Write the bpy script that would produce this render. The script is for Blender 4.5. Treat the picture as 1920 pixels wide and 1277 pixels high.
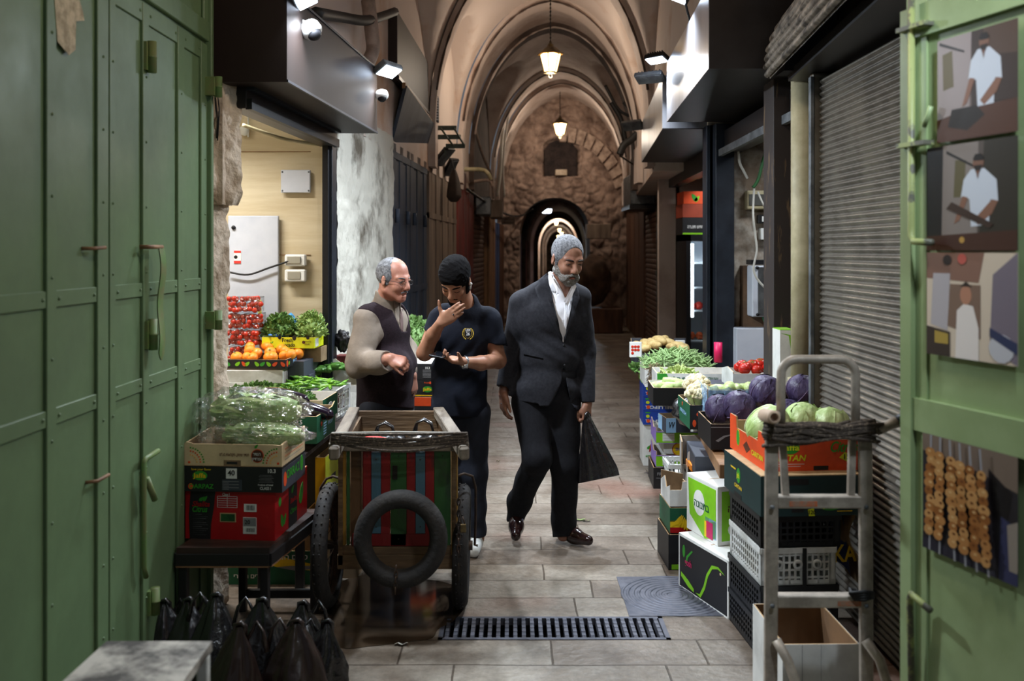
import bpy, math, random
import numpy as np
from mathutils import Vector, Matrix, Euler, noise
random.seed(7)
for o in list(bpy.data.objects): bpy.data.objects.remove(o, do_unlink=True)
SC = bpy.context.scene
COL = SC.collection
F = 1707.0; CH = 1.65; HX = 960.0; HY = 470.0      # focal length in photo pixels, lens height, horizon
def P(px, py, Y): return Vector(((px-HX)/F*Y, Y, CH-(py-HY)/F*Y))
def GX(px, Y): return (px-HX)/F*Y
def GZ(py, Y): return CH-(py-HY)/F*Y
# ---------------------------------------------------------------- camera, world, exposure
cd = bpy.data.cameras.new('camera'); cam = bpy.data.objects.new('camera', cd); COL.objects.link(cam)
cam.location = (0, 0, CH); cam.rotation_euler = (math.pi/2, 0, 0)
cd.sensor_width = 36.0; cd.lens = F/1920*36.0; cd.shift_y = -(638.5-HY)/1920.0; cd.clip_start = .05
cd.dof.use_dof = True; cd.dof.focus_distance = 5.1; cd.dof.aperture_fstop = 2.4
SC.camera = cam
w = bpy.data.worlds.new('world'); SC.world = w; w.use_nodes = True
w.node_tree.nodes['Background'].inputs[0].default_value = (.62, .72, .86, 1)
w.node_tree.nodes['Background'].inputs[1].default_value = .16
SC.view_settings.view_transform = 'Standard'; SC.view_settings.look = 'None'
SC.view_settings.gamma = 1; SC.view_settings.use_curve_mapping = False
SC.view_settings.exposure = 0.0
# ---------------------------------------------------------------- materials
def lin(c):
    c = c/255.0
    return c/12.92 if c <= .04045 else ((c+.055)/1.055)**2.4
def rgb(*c): return (lin(c[0]), lin(c[1]), lin(c[2]), 1)
MATS = {}
def M(name, col=(128,128,128), rough=.6, metal=0, col2=None, scale=5, detail=6, bump=0, bscale=None, spec=.5,
      emit=0, ecol=None, trans=0, alpha=1, coat=0, streak=(1,1,1), lo=.38, hi=.62, sheen=0, sss=0, r2=None, ior=1.45):
    if name in MATS: return MATS[name]
    m = bpy.data.materials.new(name); m.use_nodes = True; nt = m.node_tree; b = nt.nodes['Principled BSDF']
    I = b.inputs; I['Base Color'].default_value = rgb(*col); I['Roughness'].default_value = rough
    I['Metallic'].default_value = metal; I['Specular IOR Level'].default_value = spec; I['IOR'].default_value = ior
    I['Transmission Weight'].default_value = trans; I['Alpha'].default_value = alpha; I['Coat Weight'].default_value = coat
    I['Sheen Weight'].default_value = sheen
    if sss: I['Subsurface Weight'].default_value = sss; I['Subsurface Radius'].default_value = (.02,.008,.004)
    if emit: I['Emission Color'].default_value = rgb(*(ecol or col)); I['Emission Strength'].default_value = emit
    if col2 or bump or r2:
        tc = nt.nodes.new('ShaderNodeTexCoord'); mp = nt.nodes.new('ShaderNodeMapping')
        mp.inputs['Scale'].default_value = streak; nt.links.new(tc.outputs['Object'], mp.inputs[0])
    if col2 or r2:
        n = nt.nodes.new('ShaderNodeTexNoise'); n.inputs['Scale'].default_value = scale; n.inputs['Detail'].default_value = detail
        n.inputs['Roughness'].default_value = .62
        nt.links.new(mp.outputs[0], n.inputs['Vector'])
        mr = nt.nodes.new('ShaderNodeMapRange'); mr.inputs[1].default_value = lo; mr.inputs[2].default_value = hi
        nt.links.new(n.outputs[0], mr.inputs[0])
        if col2:
            mx = nt.nodes.new('ShaderNodeMix'); mx.data_type = 'RGBA'
            mx.inputs[6].default_value = rgb(*col); mx.inputs[7].default_value = rgb(*col2)
            nt.links.new(mr.outputs[0], mx.inputs[0]); nt.links.new(mx.outputs[2], I['Base Color'])
        if r2 is not None:
            mq = nt.nodes.new('ShaderNodeMapRange'); mq.inputs[3].default_value = rough; mq.inputs[4].default_value = r2
            nt.links.new(mr.outputs[0], mq.inputs[0]); nt.links.new(mq.outputs[0], I['Roughness'])
    if bump:
        n2 = nt.nodes.new('ShaderNodeTexNoise'); n2.inputs['Scale'].default_value = bscale or scale*3; n2.inputs['Detail'].default_value = 5
        nt.links.new(mp.outputs[0], n2.inputs['Vector'])
        bp = nt.nodes.new('ShaderNodeBump'); bp.inputs['Strength'].default_value = bump; bp.inputs['Distance'].default_value = .02
        nt.links.new(n2.outputs[0], bp.inputs['Height']); nt.links.new(bp.outputs[0], I['Normal'])
    MATS[name] = m
    return m
def node(m, t, **kw):
    n = m.node_tree.nodes.new(t)
    for k, v in kw.items():
        if isinstance(k, str) and hasattr(n, k): setattr(n, k, v)
    return n
def link(m, a, b): m.node_tree.links.new(a, b)
def bsdf(m): return m.node_tree.nodes['Principled BSDF']
# ---------------------------------------------------------------- mesh builder
class MB:
    def __init__(s): s.v = []; s.f = []; s.mi = []; s.mats = []; s.sm = []
    def m(s, mat):
        if mat not in s.mats: s.mats.append(mat)
        return s.mats.index(mat)
    def add(s, vs, fs, mat, smooth=False):
        k = len(s.v); i = s.m(mat)
        s.v.extend([tuple(v) for v in vs])
        for f in fs: s.f.append(tuple(a+k for a in f)); s.mi.append(i); s.sm.append(smooth)
        return s
    def hexa(s, c, mat):           # 8 corners: bottom 4 ccw then top 4
        return s.add(c, [(3,2,1,0),(4,5,6,7),(0,1,5,4),(1,2,6,5),(2,3,7,6),(3,0,4,7)], mat)
    def box(s, x0, x1, y0, y1, z0, z1, mat, mx=None):
        c = [Vector(p) for p in [(x0,y0,z0),(x1,y0,z0),(x1,y1,z0),(x0,y1,z0),(x0,y0,z1),(x1,y0,z1),(x1,y1,z1),(x0,y1,z1)]]
        if mx is not None: c = [mx @ p for p in c]
        return s.hexa(c, mat)
    def bbox(s, x0, x1, y0, y1, z0, z1, mat, b=.005, mx=None):   # chamfered box
        vs = []; mn = (x0,y0,z0); mxx = (x1,y1,z1)
        for sx in (0,1):
            for sy in (0,1):
                for sz in (0,1):
                    p = [(mn, mxx)[q][i] for i, q in enumerate((sx,sy,sz))]
                    d = [b if q == 0 else -b for q in (sx,sy,sz)]
                    for ax in range(3):
                        q = list(p)
                        for j in range(3):
                            if j != ax: q[j] += d[j]
                        vs.append(q)
        import itertools
        def ix(sx,sy,sz,ax): return (sx*4+sy*2+sz)*3+ax
        fs = []
        # main faces (normal axis ax uses verts with ax index)
        for ax in range(3):
            for sd in (0,1):
                o = [0,1,2]; o.remove(ax)
                ring = []
                for (u,v) in ((0,0),(1,0),(1,1),(0,1)):
                    q = [0,0,0]; q[ax] = sd; q[o[0]] = u; q[o[1]] = v; ring.append(ix(*q, ax))
                fl = (sd == 1) == (ax != 1)
                fs.append(ring if fl else ring[::-1])
        for ax in range(3):        # edges along ax
            o = [0,1,2]; o.remove(ax)
            for u in (0,1):
                for v in (0,1):
                    q0 = [0,0,0]; q0[o[0]] = u; q0[o[1]] = v; q1 = list(q0); q1[ax] = 1
                    fs.append([ix(*q0,o[0]), ix(*q1,o[0]), ix(*q1,o[1]), ix(*q0,o[1])])
        for sx in (0,1):
            for sy in (0,1):
                for sz in (0,1): fs.append([ix(sx,sy,sz,0), ix(sx,sy,sz,1), ix(sx,sy,sz,2)])
        if mx is not None: vs = [mx @ Vector(p) for p in vs]
        return s.add(vs, fs, mat)
    def beam(s, a, b, w, h, mat, up=(0,0,1), bev=0):   # box section from a to b
        a = Vector(a); b = Vector(b); d = (b-a); L = d.length; d.normalize()
        u = Vector(up)
        if abs(d.dot(u)) > .98: u = Vector((0,1,0))
        r = d.cross(u).normalized(); u = r.cross(d)
        mx = Matrix((( r.x, d.x, u.x, a.x),(r.y, d.y, u.y, a.y),(r.z, d.z, u.z, a.z),(0,0,0,1)))
        if bev: return s.bbox(-w/2,w/2,0,L,-h/2,h/2,mat,bev,mx)
        return s.box(-w/2,w/2,0,L,-h/2,h/2,mat,mx)
    def tube(s, pts, r, mat, n=8, cap=True, closed=False):
        pts = [Vector(p) for p in pts]; N = len(pts); rs = r if isinstance(r, (list,tuple)) else [r]*N
        vs = []; fs = []; prev = None
        for i, p in enumerate(pts):
            if closed: t = pts[(i+1)%N]-pts[i-1]
            else: t = pts[min(i+1,N-1)]-pts[max(i-1,0)]
            if t.length < 1e-9: t = Vector((0,0,1))
            t.normalize()
            if prev is None:
                u = t.orthogonal().normalized()
            else:
                u = prev - t*prev.dot(t)
                u = u.normalized() if u.length > 1e-6 else t.orthogonal().normalized()
            prev = u; v = t.cross(u)
            for k in range(n):
                a = 2*math.pi*k/n
                vs.append(p + (u*math.cos(a)+v*math.sin(a))*rs[i])
        for i in range(N if closed else N-1):
            j = (i+1) % N
            for k in range(n):
                fs.append((i*n+k, i*n+(k+1)%n, j*n+(k+1)%n, j*n+k))
        if cap and not closed:
            fs.append(tuple(range(n))[::-1]); fs.append(tuple((N-1)*n+k for k in range(n)))
        return s.add(vs, fs, mat, True)
    def lathe(s, c, prof, mat, n=20, ax=(0,0,1), arc=1.0):  # prof list (r, h) along ax
        c = Vector(c); ax = Vector(ax).normalized(); u = ax.orthogonal().normalized(); v = ax.cross(u)
        vs = []; fs = []; N = len(prof)
        for (r, h) in prof:
            for k in range(n):
                a = 2*math.pi*k/n
                vs.append(c + ax*h + (u*math.cos(a)+v*math.sin(a))*max(r,1e-5))
        for i in range(N-1):
            for k in range(n):
                fs.append((i*n+k, i*n+(k+1)%n, (i+1)*n+(k+1)%n, (i+1)*n+k))
        return s.add(vs, fs, mat, True)
    def poly(s, pts, thick, mat, nrm=None):   # planar outline extruded backwards by thick
        pts = [Vector(p) for p in pts]; n = len(pts)
        if nrm is None:
            nrm = Vector((0,0,0))
            for i in range(n): nrm += pts[i].cross(pts[(i+1)%n])
            nrm.normalize()
        nrm = Vector(nrm)
        vs = pts + [p - nrm*thick for p in pts]
        fs = [tuple(range(n)), tuple(range(n,2*n))[::-1]] + [(i+n, (i+1)%n+n, (i+1)%n, i) for i in range(n)]
        return s.add(vs, fs, mat)
    def grid(s, fn, nu, nv, mat, smooth=True, cu=False):
        vs = [fn(i/(nu-1 if not cu else nu), j/(nv-1)) for j in range(nv) for i in range(nu)]
        fs = []
        for j in range(nv-1):
            for i in range(nu if cu else nu-1):
                i2 = (i+1) % nu
                fs.append((j*nu+i, j*nu+i2, (j+1)*nu+i2, (j+1)*nu+i))
        return s.add(vs, fs, mat, smooth)
    def ico(s, c, r, mat, sub=2, sc=(1,1,1), fn=None, mx=None):
        vs, fs = icodata(sub); out = []
        for p in vs:
            q = Vector(p)
            k = fn(q) if fn else 1
            q = Vector((q.x*sc[0], q.y*sc[1], q.z*sc[2]))*r*k
            if mx is not None: q = mx @ q
            out.append(q+Vector(c))
        return s.add(out, fs, mat, True)
    def meshdata(s, vs, fs, mat, smooth=True): return s.add(vs, fs, mat, smooth)
    def xf(s, mx): s.v = [tuple(mx @ Vector(v)) for v in s.v]; return s
    def merge(s, o, mx=None):
        k = len(s.v); s.v.extend([tuple(mx @ Vector(v)) for v in o.v] if mx is not None else o.v)
        for f, i, q in zip(o.f, o.mi, o.sm): s.f.append(tuple(a+k for a in f)); s.mi.append(s.m(o.mats[i])); s.sm.append(q)
        return s
    def mesh(s, name, off=(0,0,0)):
        me = bpy.data.meshes.new(name); ox, oy, oz = off
        me.from_pydata([(x-ox, y-oy, z-oz) for x, y, z in s.v], [], s.f)
        for m in s.mats: me.materials.append(m)
        me.polygons.foreach_set('material_index', s.mi); me.polygons.foreach_set('use_smooth', s.sm)
        me.update()
        return me
_ico = {}
def icodata(sub):
    if sub in _ico: return _ico[sub]
    t = (1+5**.5)/2
    vs = [Vector(p).normalized() for p in [(-1,t,0),(1,t,0),(-1,-t,0),(1,-t,0),(0,-1,t),(0,1,t),(0,-1,-t),(0,1,-t),(t,0,-1),(t,0,1),(-t,0,-1),(-t,0,1)]]
    fs = [(0,11,5),(0,5,1),(0,1,7),(0,7,10),(0,10,11),(1,5,9),(5,11,4),(11,10,2),(10,7,6),(7,1,8),(3,9,4),(3,4,2),(3,2,6),(3,6,8),(3,8,9),(4,9,5),(2,4,11),(6,2,10),(8,6,7),(9,8,1)]
    for _ in range(sub):
        c = {}; nf = []
        def mid(a, b):
            k = (min(a,b), max(a,b))
            if k not in c: c[k] = len(vs); vs.append(((vs[a]+vs[b])/2).normalized())
            return c[k]
        for a, b, d in fs:
            x, y, z = mid(a,b), mid(b,d), mid(d,a); nf += [(a,x,z),(b,y,x),(d,z,y),(x,y,z)]
        fs = nf
    _ico[sub] = ([tuple(v) for v in vs], fs)
    return _ico[sub]
# ---------------------------------------------------------------- things
def tag(o, label=None, cat=None, group=None, kind=None):
    if label: o['label'] = label
    if cat: o['category'] = cat
    if group: o['group'] = group
    if kind: o['kind'] = kind
    return o
def struct(name, mb, parent=None, label=None):
    o = bpy.data.objects.new(name, mb.mesh(name, parent.location if parent else (0,0,0))); COL.objects.link(o)
    if parent: o.parent = parent
    else:
        o['kind'] = 'structure'
        if label: o['label'] = label
    return o
def thing(name, loc, label, cat, group=None):
    o = bpy.data.objects.new(name, None); COL.objects.link(o); o.empty_display_size = .05
    o.location = loc; tag(o, label, cat, group)
    return o
def wloc(o):
    l = Vector(o.location)
    while o.parent: o = o.parent; l += Vector(o.location)
    return l
def part(name, mb, parent, label=None, kind=None):
    o = bpy.data.objects.new(name, mb.mesh(name, wloc(parent))); COL.objects.link(o); o.parent = parent
    if label: o['label'] = label
    if kind: o['kind'] = kind
    return o
def solo(name, mb, label, cat, group=None, loc=None, kind=None):   # a thing that is one mesh
    if loc is None:
        xs = [v[0] for v in mb.v]; ys = [v[1] for v in mb.v]; zs = [v[2] for v in mb.v]
        loc = ((min(xs)+max(xs))/2, (min(ys)+max(ys))/2, min(zs))
    o = bpy.data.objects.new(name, mb.mesh(name, loc)); COL.objects.link(o); o.location = loc
    return tag(o, label, cat, group, kind)
def dup(o, loc=None, rot=None, scale=None, label=None, parent=None):
    c = o.copy(); COL.objects.link(c)
    if parent: c.parent = parent
    if loc is not None: c.location = loc
    if rot is not None: c.rotation_euler = rot
    if scale is not None: c.scale = (scale,)*3 if isinstance(scale, (int, float)) else scale
    if label: c['label'] = label
    for ch in list(o.children): dup(ch, parent=c)
    return c
# ---------------------------------------------------------------- writing
_tx = {}
def textdata(s, bold=0.0, align='CENTER', shear=0.0):
    k = (s, bold, align, shear)
    if k in _tx: return _tx[k]
    c = bpy.data.curves.new('t', 'FONT'); c.body = s; c.size = 1; c.align_x = align; c.align_y = 'CENTER'; c.offset = bold; c.shear = shear
    c.resolution_u = 3
    o = bpy.data.objects.new('t', c)
    me = bpy.data.meshes.new_from_object(o)
    vs = [tuple(v.co) for v in me.vertices]; fs = [tuple(p.vertices) for p in me.polygons]
    bpy.data.objects.remove(o); bpy.data.curves.remove(c); bpy.data.meshes.remove(me)
    _tx[k] = (vs, fs)
    return _tx[k]
def text_on(mb, s, o, u, v, size, mat, bold=0.02, width=None, lift=.0008, shear=0.0, align='CENTER'):
    """lay flat lettering at o; u = reading direction, v = up of the letters"""
    vs, fs = textdata(s, bold, align, shear)
    if not vs: return
    u = Vector(u).normalized(); v = Vector(v).normalized(); n = u.cross(v)
    sx = size
    if width:
        xs = [p[0] for p in vs]; sx = width/max(max(xs)-min(xs), 1e-6)
    mb.add([Vector(o)+u*p[0]*sx+v*p[1]*size+n*lift for p in vs], fs, mat)
# ================================================================ lights of the alley
def arealamp(name, loc, aim, sx, sy, W, col=(1,1,1), parent=None, spread=math.pi):
    d = bpy.data.lights.new(name, 'AREA'); d.shape = 'RECTANGLE'; d.size = sx; d.size_y = sy; d.energy = W; d.color = col; d.spread = min(spread, 2.3)
    o = bpy.data.objects.new(name, d); COL.objects.link(o)
    q = (Vector(aim)-Vector(loc)).to_track_quat('-Z', 'Y'); o.rotation_euler = q.to_euler()
    o.location = Vector(loc) - (wloc(parent) if parent else Vector((0,0,0)))
    if parent: o.parent = parent
    return o
def pointlamp(name, loc, W, col, r=.05, parent=None):
    d = bpy.data.lights.new(name, 'POINT'); d.energy = W; d.color = col; d.shadow_soft_size = r
    o = bpy.data.objects.new(name, d); COL.objects.link(o); o.location = Vector(loc) - (wloc(parent) if parent else Vector((0,0,0)))
    if parent: o.parent = parent
    return o
m_led = M('led_panel', (225,238,255), emit=26, ecol=(215,232,255))
m_lampglass = M('lantern_glass', (255,226,170), .3, emit=14, ecol=(255,206,135))
m_brass = M('aged_brass', (120,104,72), .45, .7, col2=(70,60,44), scale=20)
m_black = M('black_metal', (26,26,29), .45, .3)
m_steelgrey = M('grey_housing', (120,124,128), .5, .3, col2=(84,88,92), scale=12)
# ================================================================ surfaces
m_plaster = M('vault_plaster', (204,188,178), .85, col2=(168,120,78), scale=.75, detail=9, bump=.3, bscale=5, lo=.52, hi=.72)
m_plaster2 = M('pale_plaster', (206,192,184), .85, col2=(166,146,134), scale=1.4, detail=8, bump=.3, bscale=6)
m_ribdark = M('smoky_rib_stone', (92,76,68), .9, col2=(58,46,40), scale=3, bump=.7, bscale=9)
m_stonepier = M('jamb_stone', (224,208,188), .9, col2=(172,152,130), scale=7, detail=10, bump=.8, bscale=34)
m_rubble = M('rubble_stone', (172,148,134), .92, col2=(112,92,82), scale=3.2, detail=9, bump=.9, bscale=16)
m_whitewash = M('whitewashed_stone', (198,194,182), .9, col2=(96,88,76), scale=2.0, detail=11, bump=.8, bscale=14, lo=.52, hi=.66, streak=(1,1,.9))
m_oldwall = M('dark_old_wall', (98,84,72), .9, col2=(60,50,43), scale=2.6, bump=.6, bscale=8)
m_green = M('green_gate_paint', (104,128,92), .36, col2=(88,108,76), scale=2.1, detail=9, bump=.12, bscale=5, r2=.52, lo=.35, hi=.7)
m_greenlt = M('light_green_paint', (158,178,130), .4, col2=(140,160,112), scale=3, bump=.08, bscale=6)
m_yelgreen = M('worn_yellow_green_rod', (158,168,108), .45, col2=(96,96,84), scale=14, lo=.5, hi=.56)
m_signbrown = M('brown_sign_sheet', (38,29,26), .5, .0, spec=.15, col2=(44,36,34), scale=2.2, streak=(1,1,.2), bump=.05, bscale=3)
m_signdark = M('charcoal_sign_sheet', (48,45,46), .38, .3, col2=(36,33,33), scale=3)
m_darksteel = M('blue_black_steel', (44,50,60), .45, .35, col2=(34,38,46), scale=5)
m_bluedoor = M('blue_grey_door_paint', (66,74,88), .6, 0, spec=.25, col2=(48,54,64), scale=3, streak=(1,1,.3))
m_shutter = M('roller_shutter_metal', (140,134,124), .30, .5, col2=(104,98,90), scale=5, r2=.5, bump=.1, bscale=18)
m_hood = M('dusty_shutter_hood', (146,136,124), .6, .3, col2=(70,64,58), scale=12, bump=.4, bscale=30)
m_beige = M('beige_pipe_paint', (196,186,152), .55, col2=(160,150,116), scale=4, bump=.15, bscale=9)
m_ply = M('plywood_lining', (208,196,168), .5, col2=(190,174,142), scale=3.5, detail=7, streak=(.35,1,3.2))
m_white = M('white_enamel', (196,200,210), .4, col2=(178,184,196), scale=2)
m_plastic = M('white_plastic', (224,226,224), .4)
m_brownwood = M('brown_door_wood', (104,70,50), .65, col2=(70,46,34), scale=4, streak=(2,2,.3), bump=.3, bscale=14)
m_redwood = M('red_door_paint', (122,44,38), .6, col2=(84,32,28), scale=4, streak=(2,2,.3), bump=.2)
m_tanwood = M('tan_door_wood', (150,112,76), .6, col2=(110,78,52), scale=4, streak=(2,2,.3), bump=.2)
m_greyboard = M('grey_door_boards', (128,112,98), .7, col2=(92,78,66), scale=4, streak=(2,2,.3), bump=.2)
m_greendk = M('grey_green_door', (72,84,76), .55, col2=(52,60,54), scale=4, streak=(1,1,.3))
m_bluefar = M('blue_shop_front', (58,84,132), .5, col2=(40,58,96), scale=3)
m_concrete = M('patched_cement', (176,170,160), .9, col2=(124,108,92), scale=3, detail=10, bump=.7, bscale=9, lo=.42, hi=.58)
m_pipe = M('painted_pipe', (150,130,118), .7, col2=(112,96,86), scale=6)
m_cable = M('black_cable', (22,22,22), .6)
m_cablew = M('white_cable', (186,184,176), .6)
# ---- flagstone floor
m_floor = M('flagstones', (160,150,136), .5)
def _floor(m):
    nt = m.node_tree; N = nt.nodes; L = nt.links; b = bsdf(m)
    tc = N.new('ShaderNodeTexCoord'); mp = N.new('ShaderNodeMapping'); mp.inputs['Location'].default_value = (.21,.07,0)
    L.new(tc.outputs['Object'], mp.inputs[0])
    nz = N.new('ShaderNodeTexNoise'); nz.inputs['Scale'].default_value = 1.3; nz.inputs['Detail'].default_value = 3
    L.new(mp.outputs[0], nz.inputs['Vector'])
    sc = N.new('ShaderNodeVectorMath'); sc.operation = 'SCALE'; sc.inputs['Scale'].default_value = .035; L.new(nz.outputs['Color'], sc.inputs[0])
    ad = N.new('ShaderNodeVectorMath'); ad.operation = 'ADD'; L.new(mp.outputs[0], ad.inputs[0]); L.new(sc.outputs[0], ad.inputs[1])
    br = N.new('ShaderNodeTexBrick'); L.new(ad.outputs[0], br.inputs['Vector'])
    br.offset = .37; br.squash = 1.35; br.squash_frequency = 3
    I = br.inputs; I['Scale'].default_value = 1; I['Brick Width'].default_value = .62; I['Row Height'].default_value = .232
    I['Mortar Size'].default_value = .0045; I['Mortar Smooth'].default_value = .6; I['Bias'].default_value = -.1
    I['Color1'].default_value = rgb(154,146,134); I['Color2'].default_value = rgb(122,108,96); I['Mortar'].default_value = rgb(92,80,68)
    n2 = N.new('ShaderNodeTexNoise'); n2.inputs['Scale'].default_value = 2.2; n2.inputs['Detail'].default_value = 10; n2.inputs['Roughness'].default_value = .7
    L.new(mp.outputs[0], n2.inputs['Vector'])
    mr = N.new('ShaderNodeMapRange'); mr.inputs[1].default_value = .36; mr.inputs[2].default_value = .66; L.new(n2.outputs[0], mr.inputs[0])
    mx = N.new('ShaderNodeMix'); mx.data_type = 'RGBA'; mx.blend_type = 'MULTIPLY'; mx.inputs[0].default_value = 1
    cr = N.new('ShaderNodeValToRGB'); cr.color_ramp.elements[0].color = (.40,.34,.29,1); cr.color_ramp.elements[1].color = (1,1,1,1)
    L.new(mr.outputs[0], cr.inputs[0]); L.new(br.outputs['Color'], mx.inputs[6]); L.new(cr.outputs[0], mx.inputs[7])
    n3 = N.new('ShaderNodeTexNoise'); n3.inputs['Scale'].default_value = .9; n3.inputs['Detail'].default_value = 2; L.new(tc.outputs['Object'], n3.inputs['Vector'])
    m3 = N.new('ShaderNodeMapRange'); m3.inputs[1].default_value = .57; m3.inputs[2].default_value = .66; m3.inputs[4].default_value = .55; L.new(n3.outputs[0], m3.inputs[0])
    my = N.new('ShaderNodeMix'); my.data_type = 'RGBA'; my.inputs[7].default_value = rgb(134,92,78); L.new(m3.outputs[0], my.inputs[0]); L.new(mx.outputs[2], my.inputs[6])
    ng = N.new('ShaderNodeTexNoise'); ng.inputs['Scale'].default_value = 38; ng.inputs['Detail'].default_value = 8; ng.inputs['Roughness'].default_value = .75; L.new(mp.outputs[0], ng.inputs['Vector'])
    mg = N.new('ShaderNodeMapRange'); mg.inputs[1].default_value = .3; mg.inputs[2].default_value = .7; mg.inputs[3].default_value = .62; mg.inputs[4].default_value = 1.12; L.new(ng.outputs[0], mg.inputs[0])
    mv = N.new('ShaderNodeVectorMath'); mv.operation = 'SCALE'; L.new(my.outputs[2], mv.inputs[0]); L.new(mg.outputs[0], mv.inputs['Scale']); L.new(mv.outputs[0], b.inputs['Base Color'])
    m4 = N.new('ShaderNodeMapRange'); m4.inputs[3].default_value = .52; m4.inputs[4].default_value = .30; L.new(mr.outputs[0], m4.inputs[0]); L.new(m4.outputs[0], b.inputs['Roughness'])
    # height: joints, worn surface, fine tooling
    n5 = N.new('ShaderNodeTexNoise'); n5.inputs['Scale'].default_value = 22; n5.inputs['Detail'].default_value = 6; L.new(mp.outputs[0], n5.inputs['Vector'])
    a1 = N.new('ShaderNodeMath'); a1.operation = 'MULTIPLY_ADD'; a1.inputs[1].default_value = -1.0; L.new(br.outputs['Fac'], a1.inputs[0])
    a2 = N.new('ShaderNodeMath'); a2.operation = 'MULTIPLY'; a2.inputs[1].default_value = .45; L.new(n5.outputs[0], a2.inputs[0]); L.new(a2.outputs[0], a1.inputs[2])
    a3 = N.new('ShaderNodeMath'); a3.operation = 'MULTIPLY_ADD'; a3.inputs[1].default_value = 1.3; L.new(n2.outputs[0], a3.inputs[0]); L.new(a1.outputs[0], a3.inputs[2])
    bp = N.new('ShaderNodeBump'); bp.inputs['Strength'].default_value = .75; bp.inputs['Distance'].default_value = .012
    L.new(a3.outputs[0], bp.inputs['Height']); L.new(bp.outputs[0], b.inputs['Normal'])
_floor(m_floor)
# ================================================================ plan of the alley
def XL(Y): return -1.56+.069*Y if Y > 4.3 else -1.30
def XR(Y): return 1.32+.057*Y
def XVL(Y): return XL(Y) if Y > 4.3 else -1.46
def XVR(Y): return max(.62+.092*Y, 1.30)
ZS = 3.0; ZA = 4.95
fl = MB()
GRX0, GRX1, GRY0, GRY1 = -.315, .675, 3.86, 4.10   # opening of the drain channel
for (x0,x1,y0,y1) in ((-5,6,-3,GRY0),(-5,6,GRY1,80),(-5,GRX0,GRY0,GRY1),(GRX1,6,GRY0,GRY1)):
    fl.add([(x0,y0,0),(x1,y0,0),(x1,y1,0),(x0,y1,0)], [(0,1,2,3)], m_floor)
m_dark = M('dark_channel', (30,26,23), .8)
fl.add([(GRX0,GRY0,0),(GRX1,GRY0,0),(GRX1,GRY1,0),(GRX0,GRY1,0),(GRX0,GRY0,-.25),(GRX1,GRY0,-.25),(GRX1,GRY1,-.25),(GRX0,GRY1,-.25)],
       [(4,5,6,7),(0,1,5,4),(1,2,6,5),(2,3,7,6),(3,0,4,7)], m_dark)
struct('floor', fl)
# ---- vault
va = MB()
def arch_z(u, b): return b*max(0, 1-u*u)**.5*(1+.05*(1-abs(u)))
bays = [(-1.0,4.0),(4.0,9.7),(9.7,12.0),(12.4,13.4),(13.7,16.7),(17.0,17.9),(18.2,20.05)]
for bi, (y0, y1) in enumerate(bays):
    b = (ZA-ZS)/1.05; mat = m_plaster if bi < 3 else m_plaster2
    hb = min(b*.97, (y1-y0)*.62)
    def zz(u, Y):
        v = 2*(Y-y0)/(y1-y0)-1
        return ZS+max(arch_z(u, b)+.06, hb*max(0, 1-v*v)**.5)
    def fn(s, t):
        Y = y0+(y1-y0)*t; u = -math.cos(math.pi*s); a, c = XVL(Y), XVR(Y)
        return ((a+c)/2+u*(c-a)/2, Y, zz(u, Y))
    va.grid(fn, 49, 25, mat)
    for sd in (-1, 1):
        def wl(s, t):
            Y = y0+(y1-y0)*s; X = XVL(Y) if sd < 0 else XVR(Y); zt = zz(1, Y)
            z0 = 3.05 if sd > 0 and bi < 2 else 2.5; return (X, Y, z0+(zt-z0)*t)
        va.grid(wl, 25, 8, m_rubble if bi < 1 else mat if sd > 0 else (m_plaster if bi < 4 else m_ribdark))
ribs = [(9.85,.32,m_plaster2),(12.2,.4,m_plaster),(13.55,.32,m_ribdark),(16.85,.32,m_plaster),(18.05,.3,m_plaster2)]
for (yc, wd, mat) in ribs:
    b = (ZA-ZS)/1.05; a, c = XVL(yc), XVR(yc); n = 48; vs = []; xm = (a+c)/2; hw = (c-a)/2
    for i in range(n+1):
        u = -math.cos(math.pi*i/n)
        jx = .012*noise.noise((i*.5, yc, 0))
        for (dx, dz) in ((.0,.08),(-.065,-.02)):
            for yy in (yc-wd/2, yc+wd/2):
                vs.append((xm+u*(hw+dx+jx), yy+jx, ZS+arch_z(u, b)+dz*math.sqrt(max(0,1-u*u))))
    fs = []
    for i in range(n):
        k = i*4; j = k+4
        fs += [(k+2,j+2,j+3,k+3),(k+0,j+0,j+2,k+2),(k+1,k+3,j+3,j+1)]
    va.add(vs, fs, mat, False)
    edge = m_ribdark if mat is not m_ribdark else m_plaster2
    for yy in (yc-wd/2-.012,):     # rough, unplastered edge of the arch
        pts = [(xm-math.cos(math.pi*i/n)*(hw-.06), yy, ZS+arch_z(-math.cos(math.pi*i/n), b)-.015*math.sin(math.pi*i/n)) for i in range(3, n-2)]
        va.tube(pts, [.012+.014*noise.noise((i*.9, yc, 1)) for i in range(len(pts))], edge, 6)
    for X, sg in ((a, 1), (c, -1)):
        va.box(min(X, X+sg*.065)-.02, max(X, X+sg*.065)+.0, yc-wd/2, yc+wd/2, 2.55, ZS+.02, mat)
struct('ceiling', va)
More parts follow.
